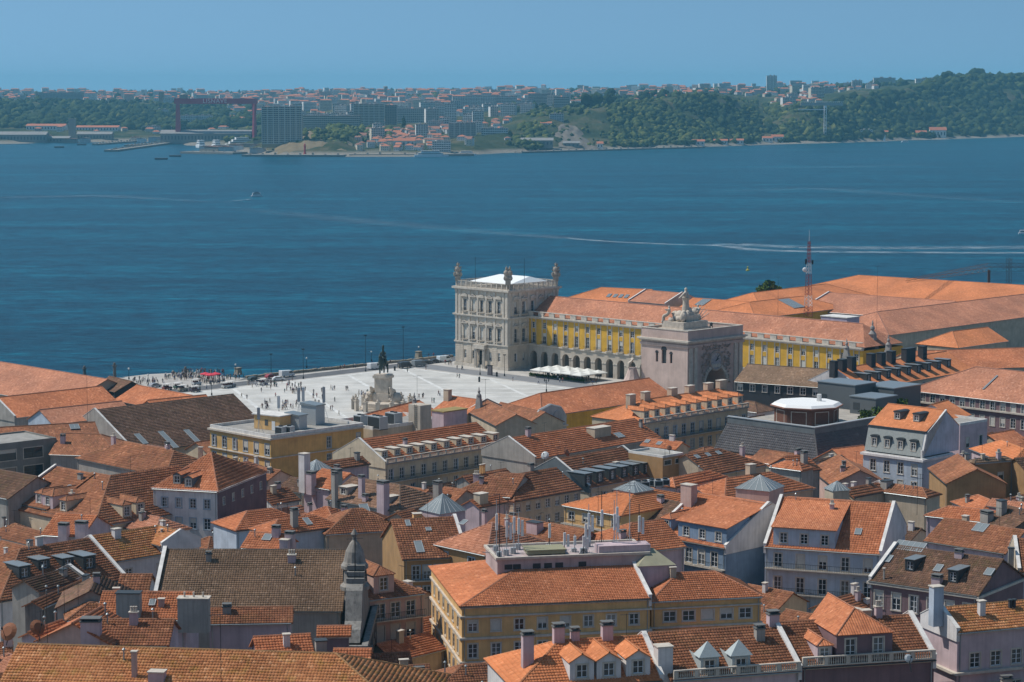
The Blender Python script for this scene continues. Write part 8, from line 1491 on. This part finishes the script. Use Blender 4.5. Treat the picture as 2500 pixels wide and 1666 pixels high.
for c, z, h, lab in (((-29.05, 223.99), 43.0, 9, 'tall thin television aerial in front of the mossy roof'), ((-50.81, 245.71), 42.5, 7, 'thin television aerial beside the rusty dishes'), ((-55.82, 280.63), 39, 6, 'thin television aerial on the old brown gable'), ((-20.78, 298.00), 40, 5, 'aerial beside the church crown'), ((-23.92, 573.40), 24, 8, 'thin mast on the roof below the statue'), ((-6.61, 566.14), 25, 7, 'forked aerial on the old roof by the square'), ((-104.74, 560.53), 22, 12, 'tall thin aerial before the long brown roof'), ((70.07, 391.18), 31, 6, 'aerial on the wall of the pale blue house'), ((32.24, 477.87), 27, 7, 'thin aerial on the olive roof block'), ((14.91, 391.42), 29, 8, 'thin pole before the lemon yellow house'), ((93.68, 804.34), 22, 16, 'very tall thin mast on the arcade wing'), ((119.92, 750.10), 20, 26, 'very tall thin pole at the wing corner')): aerial((*c, z), h, lab)

# ------------------------------------------------------------------ radio mast, tower crane jib, pinnacles
def lattice(m, p0, p1, w0, w1, n, r=.06):
    p0 = Vector(p0); p1 = Vector(p1); d = (p1-p0).normalized(); a = d.orthogonal().normalized(); b = d.cross(a)
    def C_(i, k): t = i/n; w = w0+(w1-w0)*t; return p0+(p1-p0)*t+a*(w*(-.5, .5, .5, -.5)[k])+b*(w*(-.5, -.5, .5, .5)[k])
    for i in range(n):
        for k in range(4):
            m.tube(C_(i, k), C_(i+1, k), r, n=4, cap=False); m.tube(C_(i, k), C_(i+1, (k+1) % 4), r*.7, n=4, cap=False)
def radio_mast():
    x, y = (111.77, 861.53); o = empty('radio_mast', (x, y, 18), 0, 'red and white lattice radio mast on the riverside roofs', 'mast'); rd, wh = plain('mast_red', (.30, .05, .045), .6), whitesteel()
    for i in range(7): m = MB(); lattice(m, (0, 0, i*4.1), (0, 0, (i+1)*4.1), 2.3-.23*i, 2.3-.23*(i+1), 3, .10); m.build('mast_section', wh if i in (1, 4) else rd, o)
    m = MB(); m.tube((0, 0, 28.7), (0, 0, 33), .08, .04); m.build('whip', wh, o); m = MB(); m.blob((-1.6, -.8, 18), (.9, .5, .9), 10); m.build('drum_antenna', wh, o); m = MB(); m.box(-1.5, -.7, 20, -.9, -.2, 22); m.box(1.0, -.6, 20, 1.6, -.1, 21.6); m.build('panel', iron(), o)
radio_mast()
def jib():
    a = Vector((*(159.26, 923.65), 26.5)); b = Vector((*(200.76, 962.82), 29)); o = empty('crane_jib', (0, 0, 0), 0, 'orange lattice crane jib lying low over the riverside roofs at the right', 'crane'); om = plain('crane_orange', (.34, .15, .05), .6)
    m = MB(); lattice(m, a, b, 1.0, 2.4, 14, .08); m.build('jib', om, o); c = Vector((*(220.92, 962.82), 29)); m = MB(); lattice(m, b, c, 2.4, 2.4, 8, .07); m.build('jib_root', plain('crane_dark', (.07, .06, .055), .6), o)
    m = MB(); d = Vector((*(209.19, 962.82), 20)); lattice(m, d, d+Vector((0, 0, 13)), 1.6, 1.6, 8, .07); m.build('mast', plain('crane_dark', (.07, .06, .055), .6), o)
    m = MB(); m.box(b.x-.5, b.y-.5, 5, b.x+.5, b.y+.5, b.z-1.2); m.build('support', plain('crane_dark', (.07, .06, .055), .6), o)
jib()
for c, z, s, lab in (((114.03, 721.52), 22.2, .85, 'tall stone pinnacle with a bell opening at the end of the arcade wing'), ((116.73, 706.83), 21.8, .6, 'lower right stone pinnacle at the end of the arcade wing'), ((103.08, 702.06), 21.6, .55, 'lower left stone pinnacle at the end of the arcade wing'), ((-8.34, 574.93), 24.6, .42, 'carved stone finial on a roof at the edge of the square'), ((-24.62, 573.40), 24.0, .36, 'small dark carved finial below the statue')):
    o = empty('stone_pinnacle', (*c, z), R(-45), lab, 'pinnacle'); m = MB(); m.taper(0, 0, -3, 2*s, 5.4*s, 2.4*s, 3.6*s, 2.0*s); m.taper(0, 0, 2*s, 5.2*s, 3.0*s, 1.8*s, 2.6*s, 1.6*s); m.build('base', paint('pinnacle_stone', (.33, .31, .29), stain=.6), o); m = MB(); m.lathe([(1.5*s, 5.2*s), (1.1*s, 5.8*s), (.5*s, 6.6*s), (.9*s, 7.2*s), (.8*s, 7.8*s), (.3*s, 8.4*s), (.35*s, 9.2*s), (.08*s, 10.4*s)], n=10); m.build('finial', paint('pinnacle_stone', (.33, .31, .29)), o)
# ornate baroque gable
o = empty('ornate_gable', (*(5.77, 565.02), 19.4), R(46), 'pale blue grey curved baroque gable above attic windows', 'gable'); m = MB(); W = 11.5; pr = [(0, -6), (W, -6), (W, 2.0), (W-.8, 3.2), (W-2.0, 4.6), (W*.62, 5.2), (W*.5, 5.6), (W*.38, 5.2), (2.0, 4.6), (.8, 3.2), (0, 2.0)]; m.prism(pr, 'y', 0, 1.0); m.build('wall', paint('gable_render', (.42, .45, .46)), o); m = MB()
for (p0, q0) in zip(pr[2:], pr[3:]): m.tube((p0[0], .4, p0[1]), (q0[0], .4, q0[1]), .45, n=6)
m.build('coping', paint('gable_coping', (.46, .47, .46)), o); m = MB(); [m.lathe([(1.3, 0), (1.3, .25), (.9, .3)], (0, 0, 0), 14) for k in (0,)]; 
for k in (3.4, 8.1): r_ = MB(); r_.tube((k, -.15, 2.6), (k, .1, 2.6), 1.5, 1.5, 16); r_.build('medallion', paint('medallion_stone', (.36, .38, .39)), o)
m = MB(); m.box(-.3, -.35, -.2, W+.3, 0, .2); m.build('ledge', trim(), o)
for k in range(5): window(o, (1.3+k*2.2, 0, -1.8), 0, 1.2, 1.9)
graft(o, 'brown roof with an ornate')

LAMPS = [(-132.2, 785.4, 3.6, True, 1, 'globe lamp farthest left at the river edge'), (-96.5, 795.0, 3.8, True, 1, 'globe lamp at the river steps right of the red parasols'), (-73.7, 817.6, 3.4, True, 1, 'globe lamp on the river walk above the sea wall'), (-98.2, 743.7, 4.4, False, 3, 'dark lantern post with three lamps before the orange roofs'), (-72.1, 786.6, 10.5, False, 1, 'very tall floodlight post on the left of the square'), (-51.7, 837.6, 3.4, True, 1, 'globe lamp on the river walk just left of the horseman'), (-34.9, 853.0, 3.4, True, 1, 'globe lamp on a stone pier near the tower'), (-51.9, 807.4, 13, False, 1, 'very tall floodlight post left of the horseman'), (-39.9, 836.5, 13, False, 1, 'very tall floodlight post right of the horseman'), (-11.2, 798.1, 5, False, 1, 'thin post before the tower portal'), (-2.6, 794.4, 7.6, False, 1, 'thin post at the near corner of the tower'), (20.0, 784.8, 7.4, False, 1, 'thin post standing among the cream parasols'), (11.4, 753.4, 4.0, False, 3, 'dark lantern post with three lamps in front of the cafe terrace'), (-84.5, 798.7, 7.4, False, 1, 'striped signal post on the river walk'), (-122.8, 768.0, 3.6, True, 1, 'globe lamp beside the grey car at the left')]
CARS = [(-88.8, 781.9, 'c', (0.05, 0.07, 0.07), 45, 'dark green car with a pale roof rack by the river walk'), (-78.4, 792.6, 'v', (0.66, 0.66, 0.65), 40, 'large white covered vehicle at the river walk'), (-83.6, 789.0, 'c', (0.3, 0.05, 0.06), 45, 'dark red car parked by the river walk'), (-80.2, 781.9, 'c', (0.64, 0.64, 0.63), 20, 'small white car turning by the road'), (-84.3, 770.2, 't', (0.55, 0.54, 0.5), 35, 'tour cart with flat white roof beside the small white car'), (-95.7, 762.3, 't', (0.5, 0.5, 0.48), 45, 'white tour cart left of its twin at the crossing'), (-94.4, 764.6, 't', (0.12, 0.12, 0.13), 45, 'dark tour cart right of its twin at the crossing'), (-106.8, 770.2, 't', (0.5, 0.5, 0.5), 45, 'white tour cart behind the dark carriage'), (-104.7, 752.4, 't', (0.06, 0.04, 0.05), 40, 'dark covered carriage nearest the orange roofs'), (-109.2, 754.6, 't', (0.42, 0.36, 0.26), 40, 'cream tour cart left of the dark carriage'), (-111.6, 761.2, 't', (0.08, 0.14, 0.1), 45, 'green tour cart near the river steps'), (-114.9, 757.9, 't', (0.22, 0.06, 0.04), 45, 'brown red tour cart farthest left'), (-120.0, 764.6, 'c', (0.3, 0.3, 0.32), 45, 'grey car near the river edge at the left'), (-49.2, 814.5, 'v', (0.68, 0.68, 0.67), 45, 'white delivery van on the river road behind the horseman'), (-38.4, 817.6, 'v', (0.05, 0.055, 0.06), 40, 'black and white lettered van at the road bend'), (-33.6, 822.8, 'v', (0.22, 0.24, 0.25), 40, 'grey lettered van right of the black one'), (-31.1, 830.1, 'c', (0.03, 0.035, 0.04), 40, 'black car in front of the tower, left one'), (-28.2, 833.3, 'c', (0.04, 0.045, 0.05), 40, 'black car in front of the tower, right one'), (-25.0, 836.5, 'v', (0.62, 0.68, 0.7), 40, 'pale blue white van at the corner of the tower')]
PEOPLE = {'among the red parasols': [(-101.4,777.3),(-99.6,774.5),(-100.1,774.8),(-107,781.2),(-98.8,778.6),(-100.1,786.2),(-103.6,784.3),(-102.4,779.6),(-107.7,784.7),(-104,774.9),(-101.2,785.5),(-101,785.8),(-102.6,786),(-106.5,775.5),(-105.9,784.7),(-98.1,775.5),(-103.9,774.2),(-102.2,778.2),(-104.6,774.5),(-100.4,774.2),(-99.8,783.5),(-104.7,785.4),(-106.8,786.9),(-104.4,779.2),(-106.9,778.2),(-104.6,783.4),(-100.2,781),(-104.5,780.9),(-101.9,787),(-99.6,787.5),(-100.1,775.9),(-106.5,776.6),(-103.9,779.6),(-108,787.1),(-104.8,774.3),(-105,777.1),(-98.4,774.5),(-104.5,782.7),(-102.2,776.8),(-105.8,777.2),(-99.7,775.6),(-106.1,774.4),(-106.7,782.9),(-101.2,774.8),(-103.5,774.7),(-102.8,783.3),(-105.1,785.3),(-107.2,785.7),(-100.4,773.7),(-106.7,787.1),(-98.6,780.2),(-104.2,784.4),(-106.4,799.7),(-108.7,803.1),(-113.3,798.9),(-114,802.5),(-104.1,805.5),(-104.5,798.6),(-106,800),(-113.2,803),(-112.1,799.5),(-110.7,802.8),(-101.2,799.5),(-101.9,802.8),(-107.9,800.5),(-108.5,804.2),(-109.7,805.4),(-109,798.3),(-102,801.3),(-108.2,803.8),(-113.6,804.3),(-104,799.3),(-109.5,800),(-104.3,800.8),(-105.6,800.2),(-109.5,800.7),(-110.9,802.5),(-104.3,800.8),(-110.2,798.7),(-106,801.7),(-114.3,802),(-111,801),(-108.1,799.8),(-105.8,799.9),(-109.8,801.2),(-104.6,799.7),(-109.6,799.5),(-103,800.8),(-96.6,790),(-95.2,787.9),(-93.1,789.3),(-98.5,785.4),(-98,786.2),(-95.2,782.9),(-95.3,786.4),(-97.3,787.2),(-97.1,784.8),(-96.2,792.2),(-97.8,789.3),(-94.7,791.7),(-94.2,785.9),(-98.3,785.8)], 'at the left river edge': [(-117.6,768.6),(-123.4,774.4),(-126.4,770.2),(-119,775.2),(-121.1,771.8),(-121.9,779.4),(-120.5,773.7),(-122,776),(-121.7,771.1),(-121.7,771.8),(-129.4,779.6),(-123.9,772.8),(-126.2,772.3),(-123.2,781.3),(-124.5,778.7),(-129.2,780),(-126.3,779.3),(-127.9,781.4),(-124.3,776.5),(-122.2,773.6),(-125.5,769.3),(-129.2,776.2),(-126.2,776.1),(-127,770.3),(-126,781.4),(-123.3,780.5),(-114.1,790.5),(-112.5,782.4),(-110.6,789.5),(-110.3,786.5),(-116.6,793.1),(-113,787.6),(-107.9,782.3),(-113.3,790.4),(-110.5,795),(-118.9,787.5),(-113.6,793.2),(-112,783.3),(-115.9,789.3),(-118,791.2),(-108.8,790),(-108,783),(-113.6,791.6),(-108.5,788.4),(-115.7,790.8),(-108.5,788.5),(-116.9,788.7),(-118.6,786.8),(-115.4,791.1),(-110.3,784.1),(-120.1,788),(-116.2,782.7),(-111.4,791.8),(-117.8,793),(-108.8,791.1),(-113,788.7),(-112.4,787),(-112.1,793.5),(-111.5,791),(-114.2,790.6),(-116.7,788),(-115,790.2),(-111.2,787.2),(-120.4,791.7),(-114,782.9),(-109.5,787.8),(-119.6,784.7),(-115,787.4),(-111.5,786.7),(-113.7,783),(-115.9,789.8),(-110.6,792.4),(-116.1,784.1),(-118.9,784),(-112.1,789.3),(-116.3,784.7),(-110,793.1),(-114.5,787.7),(-114.6,790.6),(-118.3,787.3),(-111.3,794.1),(-117.2,792.9),(-114,794.3),(-118.5,793.8),(-112.4,791.4),(-115.3,799.5),(-114.2,798.1),(-114.5,791.8),(-115.1,798.8),(-116.7,792.1),(-117.9,794.7),(-116.9,798.6),(-115.8,799.6),(-118.5,796.7),(-119.1,799.4),(-115.2,793.6),(-114.1,798.8)], 'among the parked carts': [(-84.3,772.1),(-81.7,770.7),(-79.9,767.6),(-82.3,763.7),(-83.8,764.6),(-84.5,771.8),(-79.3,765.1),(-83.7,772.2),(-79.2,765.3),(-80.7,771.9),(-81.4,769.2),(-83.3,769.5),(-81.4,769.3),(-82.8,772),(-79.9,765.6),(-80.4,768.2),(-80,767.2),(-81.2,766.5),(-86.4,766.6),(-89.5,769.9),(-89,769.9),(-85.7,765.9),(-86.8,770.2),(-87,762.2),(-103.6,755.5),(-105.6,759.9),(-108.2,759.1),(-105.8,756.1),(-101.9,759.2),(-107.1,757.5),(-107.9,757.4),(-106.9,754.8)], 'on the pale square': [(-82.8,751.3),(-75.5,763.4),(-72.5,750.2),(-72.1,750.2),(-71.4,753.5),(-69.7,753.5),(-68.6,754.6),(-73,765.7),(-71.6,763.4),(-71,764.6),(-75.9,774.9),(-75.5,781.9),(-78.3,774.9),(-87.7,737.4),(-85.6,734.2),(-78.3,713),(-77.5,715),(-76.6,713),(-71.6,711),(-71.1,710.1),(-70.6,711),(-69.4,713),(-68.7,713),(-62.6,723),(-61.3,721.9),(-76.9,739.5),(-80.5,759),(-82.4,763.9),(-74.9,749.6),(-72.3,749.4),(-70.4,755.1),(-71.5,749.2),(-74.8,755.2),(-73.5,755.1),(-71.1,766.5),(-75.6,769.7),(-75.2,768.5),(-72,748.6),(-73.7,763.2),(-72.9,763.8),(-69.9,754.2),(-75.4,764.8),(-76.7,711.8),(-77.5,718.9),(-77.2,724.9),(-78.6,714.1),(-78.8,724.3),(-77,711.2),(-78,720),(-72.8,721.9),(-68,716.1),(-68.4,722.2),(-72,722.2),(-71.2,722.1),(-71.5,717.2),(-71.7,722.2),(-71.8,709.5),(-71.7,715.8),(-63.4,738.2),(-65.2,747.4),(-64.3,737.7),(-61.4,735.3),(-62.9,751.7),(-64.6,737.8),(-48.5,742.5),(-48.9,741.8),(-47.3,737.9),(-49.3,744.2),(-47.5,747.3),(-50.2,746.1),(-49.9,739.8),(-47.5,746.1),(-60.3,757.4),(-59.6,756.5),(-59.1,757.4),(-55.1,755.7),(-54.6,755.3),(-56.8,728.5),(-56.6,708.5),(-56.1,709.3),(-53.1,697),(-49.2,745.2),(-48.4,741.5),(-47.5,738.4),(-23.5,741.5),(-24,743.5),(-29,736.7),(-28.8,738.1),(-25.6,726.5),(-24.9,726),(-30.1,735.9),(-37,805.4),(-30.7,812.5),(-49.1,723.6)], 'on the river walk': [(-62.1,812.1),(-61.3,812.5),(-60.6,814.1),(-60,816.2),(-57,818.6),(-56.5,818.2),(-50.7,827),(-44.4,831.2),(-31.1,850.8),(-29.3,851.9)], 'near the tower pavilion': [(-40.7,816.2),(-19.6,813.1),(-17.9,812.5),(-17.7,812.9),(-19,788.8),(-18.2,788.4),(-24.3,829.1),(-22.9,825.9),(-22.1,825.9),(-22.5,831.2),(-9.2,810.4),(-25.5,846),(-25,846),(-24.2,843.8),(-25,846.1),(-23.1,846.1),(-25.2,845.1),(-24.5,845.9),(-24.3,845)], 'by the cafe terrace': [(0.3,780.4),(9,772.9),(26.8,771.5),(27.3,770.6),(28.5,773.5),(16.3,776.5),(17.3,777.4),(26.4,787.8),(29.4,786.2),(26.5,787.5),(19.6,783.4),(24.1,781.1),(25.8,785.4),(15.8,783.5),(18.6,795),(11.7,794.4),(15.8,785.8),(16.5,796.2),(26.6,787.8),(10.9,796.4),(13,791.2),(28.5,781.2),(23.5,793.3),(19.5,791.1),(17.5,797.1),(22.6,783.3),(26.1,795.6),(21.8,794.3),(25.5,789.7),(30.3,783.8),(12.8,791.8),(30,789.4),(19.6,789.7)]}
TERRACE = (13.3, 796.8)
REDS = [(-105.3, 781.9), (-103.2, 779.5), (-101.8, 781.9)]
BANNER = (23.5, 814.3)
BINS = [(-41.7, 809.8, 1.5), (-11.2, 778.4, 1.7), (-5.3, 793.2, 1.5)]
INFO = (-7.7, 796.8)
COLUMNS = [(-150.3, 800.4, 4.6, 'left dark stone column rising from the river steps'), (-138.1, 791.1, 6.8, 'right and taller dark stone column near the dark gable'), (-113.5, 791.4, 5.4, 'pale stone column beside the crowd on the river steps')]
PEDESTALS = [(-34.8, 849.0, 'square stone pier under the globe lamp near the tower'), (-96.1, 798.7, 'stone pier at the river steps')]

# ------------------------------------------------------------------ life on the square
def lamp(loc, h, label, globe=True, heads=1, dark=True):
    o = empty('street_lamp', loc, .4, label, 'street lamp', 'street lamps'); m = MB(); m.lathe([(.28, 0), (.22, .8), (.09, 1.0), (.07, h-.4), (.12, h-.3)], n=8); m.build('post', iron(), o)
    if heads == 1: m = MB(); (m.blob((0, 0, h+.15), .36, 8) if globe else m.box(-.5, -.15, h-.3, .5, .15, h)); m.build('globe' if globe else 'lamp_head', limewash() if globe else iron(), o)
    else:
        for k in range(heads): a = 2*math.pi*k/heads; m = MB(); m.tube((0, 0, h-1.2), (.8*math.cos(a), .8*math.sin(a), h-.7), .05, n=4); m.lathe([(.12, h-.7), (.28, h-.1), (.05, h+.25)], (.8*math.cos(a), .8*math.sin(a), 0), 6); m.build('lantern', iron(), o)
for x, y, h, g, n, lab in LAMPS: lamp((x, y, 4), h, lab, g, n)
def parasol(loc, r, h, mat, label, group, square_=True):
    o = empty('parasol', loc, R(-45), label, 'parasol', group); m = MB(); m.tube((0, 0, 0), (0, 0, h), .05, n=5); m.build('pole', metalgrey(), o); m = MB(); n = 4 if square_ else 8
    k = [(r*1.41*math.cos(2*math.pi*(i+.5)/n), r*1.41*math.sin(2*math.pi*(i+.5)/n), h-.9) for i in range(n)] if square_ else [(r*math.cos(2*math.pi*i/n), r*math.sin(2*math.pi*i/n), h-.6) for i in range(n)]
    for i in range(n): a, b = k[i], k[(i+1) % n]; m.poly([a, b, (0, 0, h)]); m.poly([(a[0], a[1], a[2]-.25), (b[0], b[1], b[2]-.25), b, a])
    m.build('canopy', mat, o)
wc = plain('cream_parasol_cloth', (.66, .65, .60), .8, var=.05); rc = plain('red_parasol_cloth', (.58, .045, .07), .8, var=.08)
x0, y0 = TERRACE
for i in range(5):
    for j in range(3):
        v = Vector((x0, y0, 4))+Nn*(i*4.9+1.5)-Ww*(j*4.4-2.0); parasol(v, 2.35, 3.6+.1*((i+j) % 2), wc, 'cream cafe parasol by the arcade, %s in the %s row' % (('first from the tower', 'second from the tower', 'third from the tower', 'fourth from the tower', 'fifth from the tower', 'sixth from the tower', 'seventh from the tower')[i], ('rear', 'middle', 'front')[j]), 'cafe terrace parasols')
for i in range(16):
    v = Vector((x0, y0, 4))+Nn*((i % 8)*3.0)-Ww*((i//8)*4.6+.6); o = empty('cafe_table', v, .3*i, 'small dark cafe table with chairs under the cream parasols', 'table', 'cafe tables'); m = MB(); m.lathe([(.3, 0), (.05, .1), (.05, .7), (.55, .72), (.55, .76)], n=10); m.build('table', darkwood(), o)
    for k in range(3): a = 2.1*k; m = MB(); X, Y = 1.0*math.cos(a), 1.0*math.sin(a); m.box(X-.25, Y-.25, .4, X+.25, Y+.25, .46); m.box(X-.25, Y+.2, .46, X+.25, Y+.25, .95); [m.box(X+sx*.22-.02, Y+sy*.22-.02, 0, X+sx*.22+.02, Y+sy*.22+.02, .4) for sx in (-1, 1) for sy in (-1, 1)]; m.build('chair', darkwood(), o)
o = empty('terrace_hedge', Vector((x0, y0, 4))-Ww*7.4-Nn*3, R(-45), 'low planter hedge along the front of the cafe terrace', 'hedge'); m = MB(); m.box(0, 0, 0, 26, .6, .5); m.build('planter', plain('planter_grey', (.12, .12, .12), .8), o)
rr2 = np.random.default_rng(3); n = 1600; c = np.stack([rr2.uniform(0, 26, n), rr2.uniform(0, .6, n), rr2.uniform(.45, 1.2, n)], 1); u = rr2.normal(0, .12, (n, 3)); w = rr2.normal(0, .12, (n, 3)); link('foliage', array_mesh('hedge_leaves', np.stack([c-u-w, c+u-w, c+u+w, c-u+w], 1).reshape(-1, 3), np.arange(4*n).reshape(n, 4), leaf_green()), o)
for i, (x, y) in enumerate(REDS): parasol((x, y, 4), 1.9, 3.0, rc, 'red parasol on the river steps, %s one' % ('left', 'middle', 'right')[i], 'red parasols on the river steps', False)
o = empty('banner', (*BANNER, 4), R(-45), 'turquoise banner hanging on a post before the arcade', 'banner'); m = MB(); m.tube((0, 0, 0), (0, 0, 7.2), .07, n=5); m.build('post', iron(), o); m = MB(); m.box(-1.5, -.05, 4.2, 1.5, .05, 7.0); m.build('cloth', plain('turquoise_cloth', (.02, .30, .45), .7), o)

# vehicles
def wheel_mesh():
    m = MB(); m.tube((0, -.11, 0), (0, .11, 0), .33, .33, 12); t = m.mesh('wheel', plain('tyre_rubber', (.02, .02, .02), .8)); m = MB(); m.tube((0, -.13, 0), (0, .13, 0), .2, .2, 10); return t, m.mesh('rim', metalgrey())
WT, WR = wheel_mesh()
def vehicle(loc, rz, kind, col, label, cat):
    o = empty({'c': 'parked_car', 'v': 'delivery_van', 't': 'tour_cart'}[kind], loc, rz, label, cat, 'vehicles by the square'); bm_ = plain('car_paint_%d' % int(sum(c*1000*(i+1) for i, c in enumerate(col))), col, .3, var=.03)
    if kind == 'c': L, W, pr, gl = 4.3, 1.75, [(-2.15, .35), (2.15, .35), (2.15, .75), (1.2, .95), (.45, 1.42), (-1.2, 1.45), (-2.05, .95), (-2.15, .6)], [(1.02, .98), (.42, 1.36), (-1.15, 1.39), (-1.85, .98)]
    elif kind == 'v': L, W, pr, gl = 5.4, 2.0, [(-2.7, .4), (2.7, .4), (2.7, 1.05), (2.2, 1.25), (1.5, 2.2), (-2.6, 2.35), (-2.7, 2.2)], [(2.12, 1.3), (1.5, 2.1), (.4, 2.1), (.4, 1.3)]
    else: L, W, pr, gl = 3.4, 1.5, [(-1.7, .35), (1.5, .35), (1.7, .8), (1.3, 1.05), (-1.7, 1.0)], None
    m = MB(); m.prism(pr, 'y', -W/2, W/2); m.build('body', bm_, o)
    if gl: m = MB(); m.prism(gl, 'y', -W/2-.015, W/2+.015); m.build('windows', GLZ(), o)
    else:
        m = MB(); m.box(-1.7, -W/2-.1, 1.95, 1.2, W/2+.1, 2.08); m.build('roof', limewash(), o); m = MB(); [m.tube((px_, sy*W*.45, 1), (px_, sy*W*.45, 1.95), .04, n=4) for px_ in (-1.6, 1.1) for sy in (-1, 1)]; m.build('post', iron(), o); m = MB(); m.box(-1.2, -.6, 1.0, -.7, .6, 1.5); m.box(-.1, -.6, 1.0, .3, .6, 1.5); m.build('seat', plain('cart_seat', (.12, .05, .05), .7), o)
    for sx in (-1, 1):
        for sy in (-1, 1): w = link('wheel', WT, o, (sx*L*.32, sy*(W/2-.08), .33)); link('rim', WR, w)
    m = MB(); [m.box(L/2-.06, sy*W*.36-.15, .62, L/2+.02, sy*W*.36+.15, .78) for sy in (-1, 1)]; m.build('headlight', limewash(), o)
for x, y, k, c, rz, lab in CARS: vehicle((x, y, 4.015), R(rz), k, c, lab, {'c': 'car', 'v': 'van', 't': 'cart'}[k])

# people: a few continuous bodies, many individuals
def person_mesh(i):
    rr = random.Random(i*13+1); st = (.08, .22, .3, .12, .26)[i % 5]; J = {'hip': (0, 0, .95, .145, .11), 'waist': (0, 0, 1.12, .13, .10), 'chest': (0, 0, 1.34, .165, .115), 'neck': (0, .0, 1.5, .055), 'head': (0, -.02, 1.63, .095), 'top': (0, -.01, 1.71, .075)}; E = [('hip', 'waist'), ('waist', 'chest'), ('chest', 'neck'), ('neck', 'head'), ('head', 'top')]
    for sx, t in ((-1, 'l'), (1, 'r')):
        f = sx*st; J['k'+t] = (sx*.1, -f*.55-.02, .5, .075); J['a'+t] = (sx*.1, -f+.03, .09, .05); J['t'+t] = (sx*.11, -f-.13, .04, .045); J['s'+t] = (sx*.2, 0, 1.4, .06); J['e'+t] = (sx*.27, f*.5+.04, 1.13, .045); J['w'+t] = (sx*.26, f*.8-.08, .9, .035); J['h'+t] = (sx*.25, f*.85-.12, .8, .035)
        E += [('hip', 'k'+t), ('k'+t, 'a'+t), ('a'+t, 't'+t), ('chest', 's'+t), ('s'+t, 'e'+t), ('e'+t, 'w'+t), ('w'+t, 'h'+t)]
    shirt, leg = PAL[i]; o = skin('person_%d' % i, J, E, plain('skin_tone', (.36, .21, .15), .6), None, sub=1); dg = bpy.context.evaluated_depsgraph_get(); me = bpy.data.meshes.new_from_object(o.evaluated_get(dg)); bpy.data.objects.remove(o); me.name = 'person'
    me.materials.clear(); [me.materials.append(q_) for q_ in (plain('skin_tone', (.36, .21, .15), .6), plain('shirt_%d' % i, shirt, .8), plain('trousers_%d' % i, leg, .8), plain('dark_hair', (.025, .018, .014), .7))]
    for p in me.polygons:
        c = p.center; p.material_index = 3 if c.z > 1.66 or (c.z > 1.56 and c.y > .03) else (0 if c.z > 1.47 else (1 if c.z > .97 and abs(c.x) < .24+.05*(i % 2) or c.z > 1.2 else (0 if abs(c.x) > .2 or (c.z < .5 and i % 3 == 0) else 2)))
    return me
PAL = [((.02, .022, .03), (.03, .035, .05)), ((.55, .55, .55), (.05, .07, .14)), ((.10, .02, .03), (.03, .03, .035)), ((.04, .08, .20), (.35, .30, .22)), ((.45, .42, .36), (.45, .40, .32)), ((.03, .12, .10), (.02, .02, .025)), ((.40, .08, .08), (.06, .06, .08)), ((.02, .02, .025), (.40, .36, .30))]
PN = ['black clothes', 'white and navy', 'dark red and black', 'blue and tan', 'pale beige clothes', 'dark green and black', 'red and grey', 'black and pale beige']
PM = [person_mesh(i) for i in range(8)]
rr = random.Random(99)
for x, y, area in [(*p, a) for a, l in PEOPLE.items() for p in l]:
    i = rr.choices(range(8), (5, 3, 2, 2, 1.6, 2, 1, 2))[0]; o = link('person', PM[i], None, (x, y, 4.02), rr.uniform(0, 6.28)); s = rr.uniform(.94, 1.06); o.scale = (s*1.08, s*1.08, s)
    tag(o, 'person in %s %s' % (PN[i], area), 'person', 'people '+area)
for i, (x, y, h) in enumerate(BINS): o = empty('litter_bin', (x, y, 4), 0, 'dark cylindrical litter bin on the pale square, %s one' % ('left', 'middle', 'right', 'rightmost')[i], 'litter bin', 'litter bins'); m = MB(); m.lathe([(.32, 0), (.36, h-.2), (.3, h)], n=10); m.build('drum', iron(), o); m = MB(); m.lathe([(.38, h), (.1, h+.15)], n=10); m.build('lid', iron(), o)
o = empty('info_column', (*INFO, 4), R(-45), 'dark information column near the tower portal', 'column'); m = MB(); m.box(-1.0, -.3, 0, 1.0, .3, 3.4); m.build('board', plain('info_board', (.10, .085, .09), .5), o); m = MB(); m.box(-1.1, -.4, 3.4, 1.1, .4, 3.6); m.build('cap', iron(), o)
for x, y, h, lab in COLUMNS: o = empty('stone_column', (x, y, 2), 0, lab, 'column'); m = MB(); m.lathe([(.9, 0), (.9, 1.4), (.62, 1.6), (.5, h-1.2), (.75, h-.9), (.75, h-.5)], n=12); m.build('shaft', paint('column_stone', (.16, .15, .14)), o); m = MB(); m.blob((0, 0, h-.1), .5, 8); m.build('ball', paint('column_stone', (.16, .15, .14)), o)
for x, y, lab in PEDESTALS: o = empty('balustrade_pier', (x, y, 4), R(45), lab, 'pier'); m = MB(); m.taper(0, 0, 0, 2.2, 2.2, 2.2, 1.6, 1.6); m.box(-1.0, -1.0, 2.2, 1.0, 1.0, 2.5); m.build('block', paint('sea_wall_stone', (.34, .29, .22)), o)
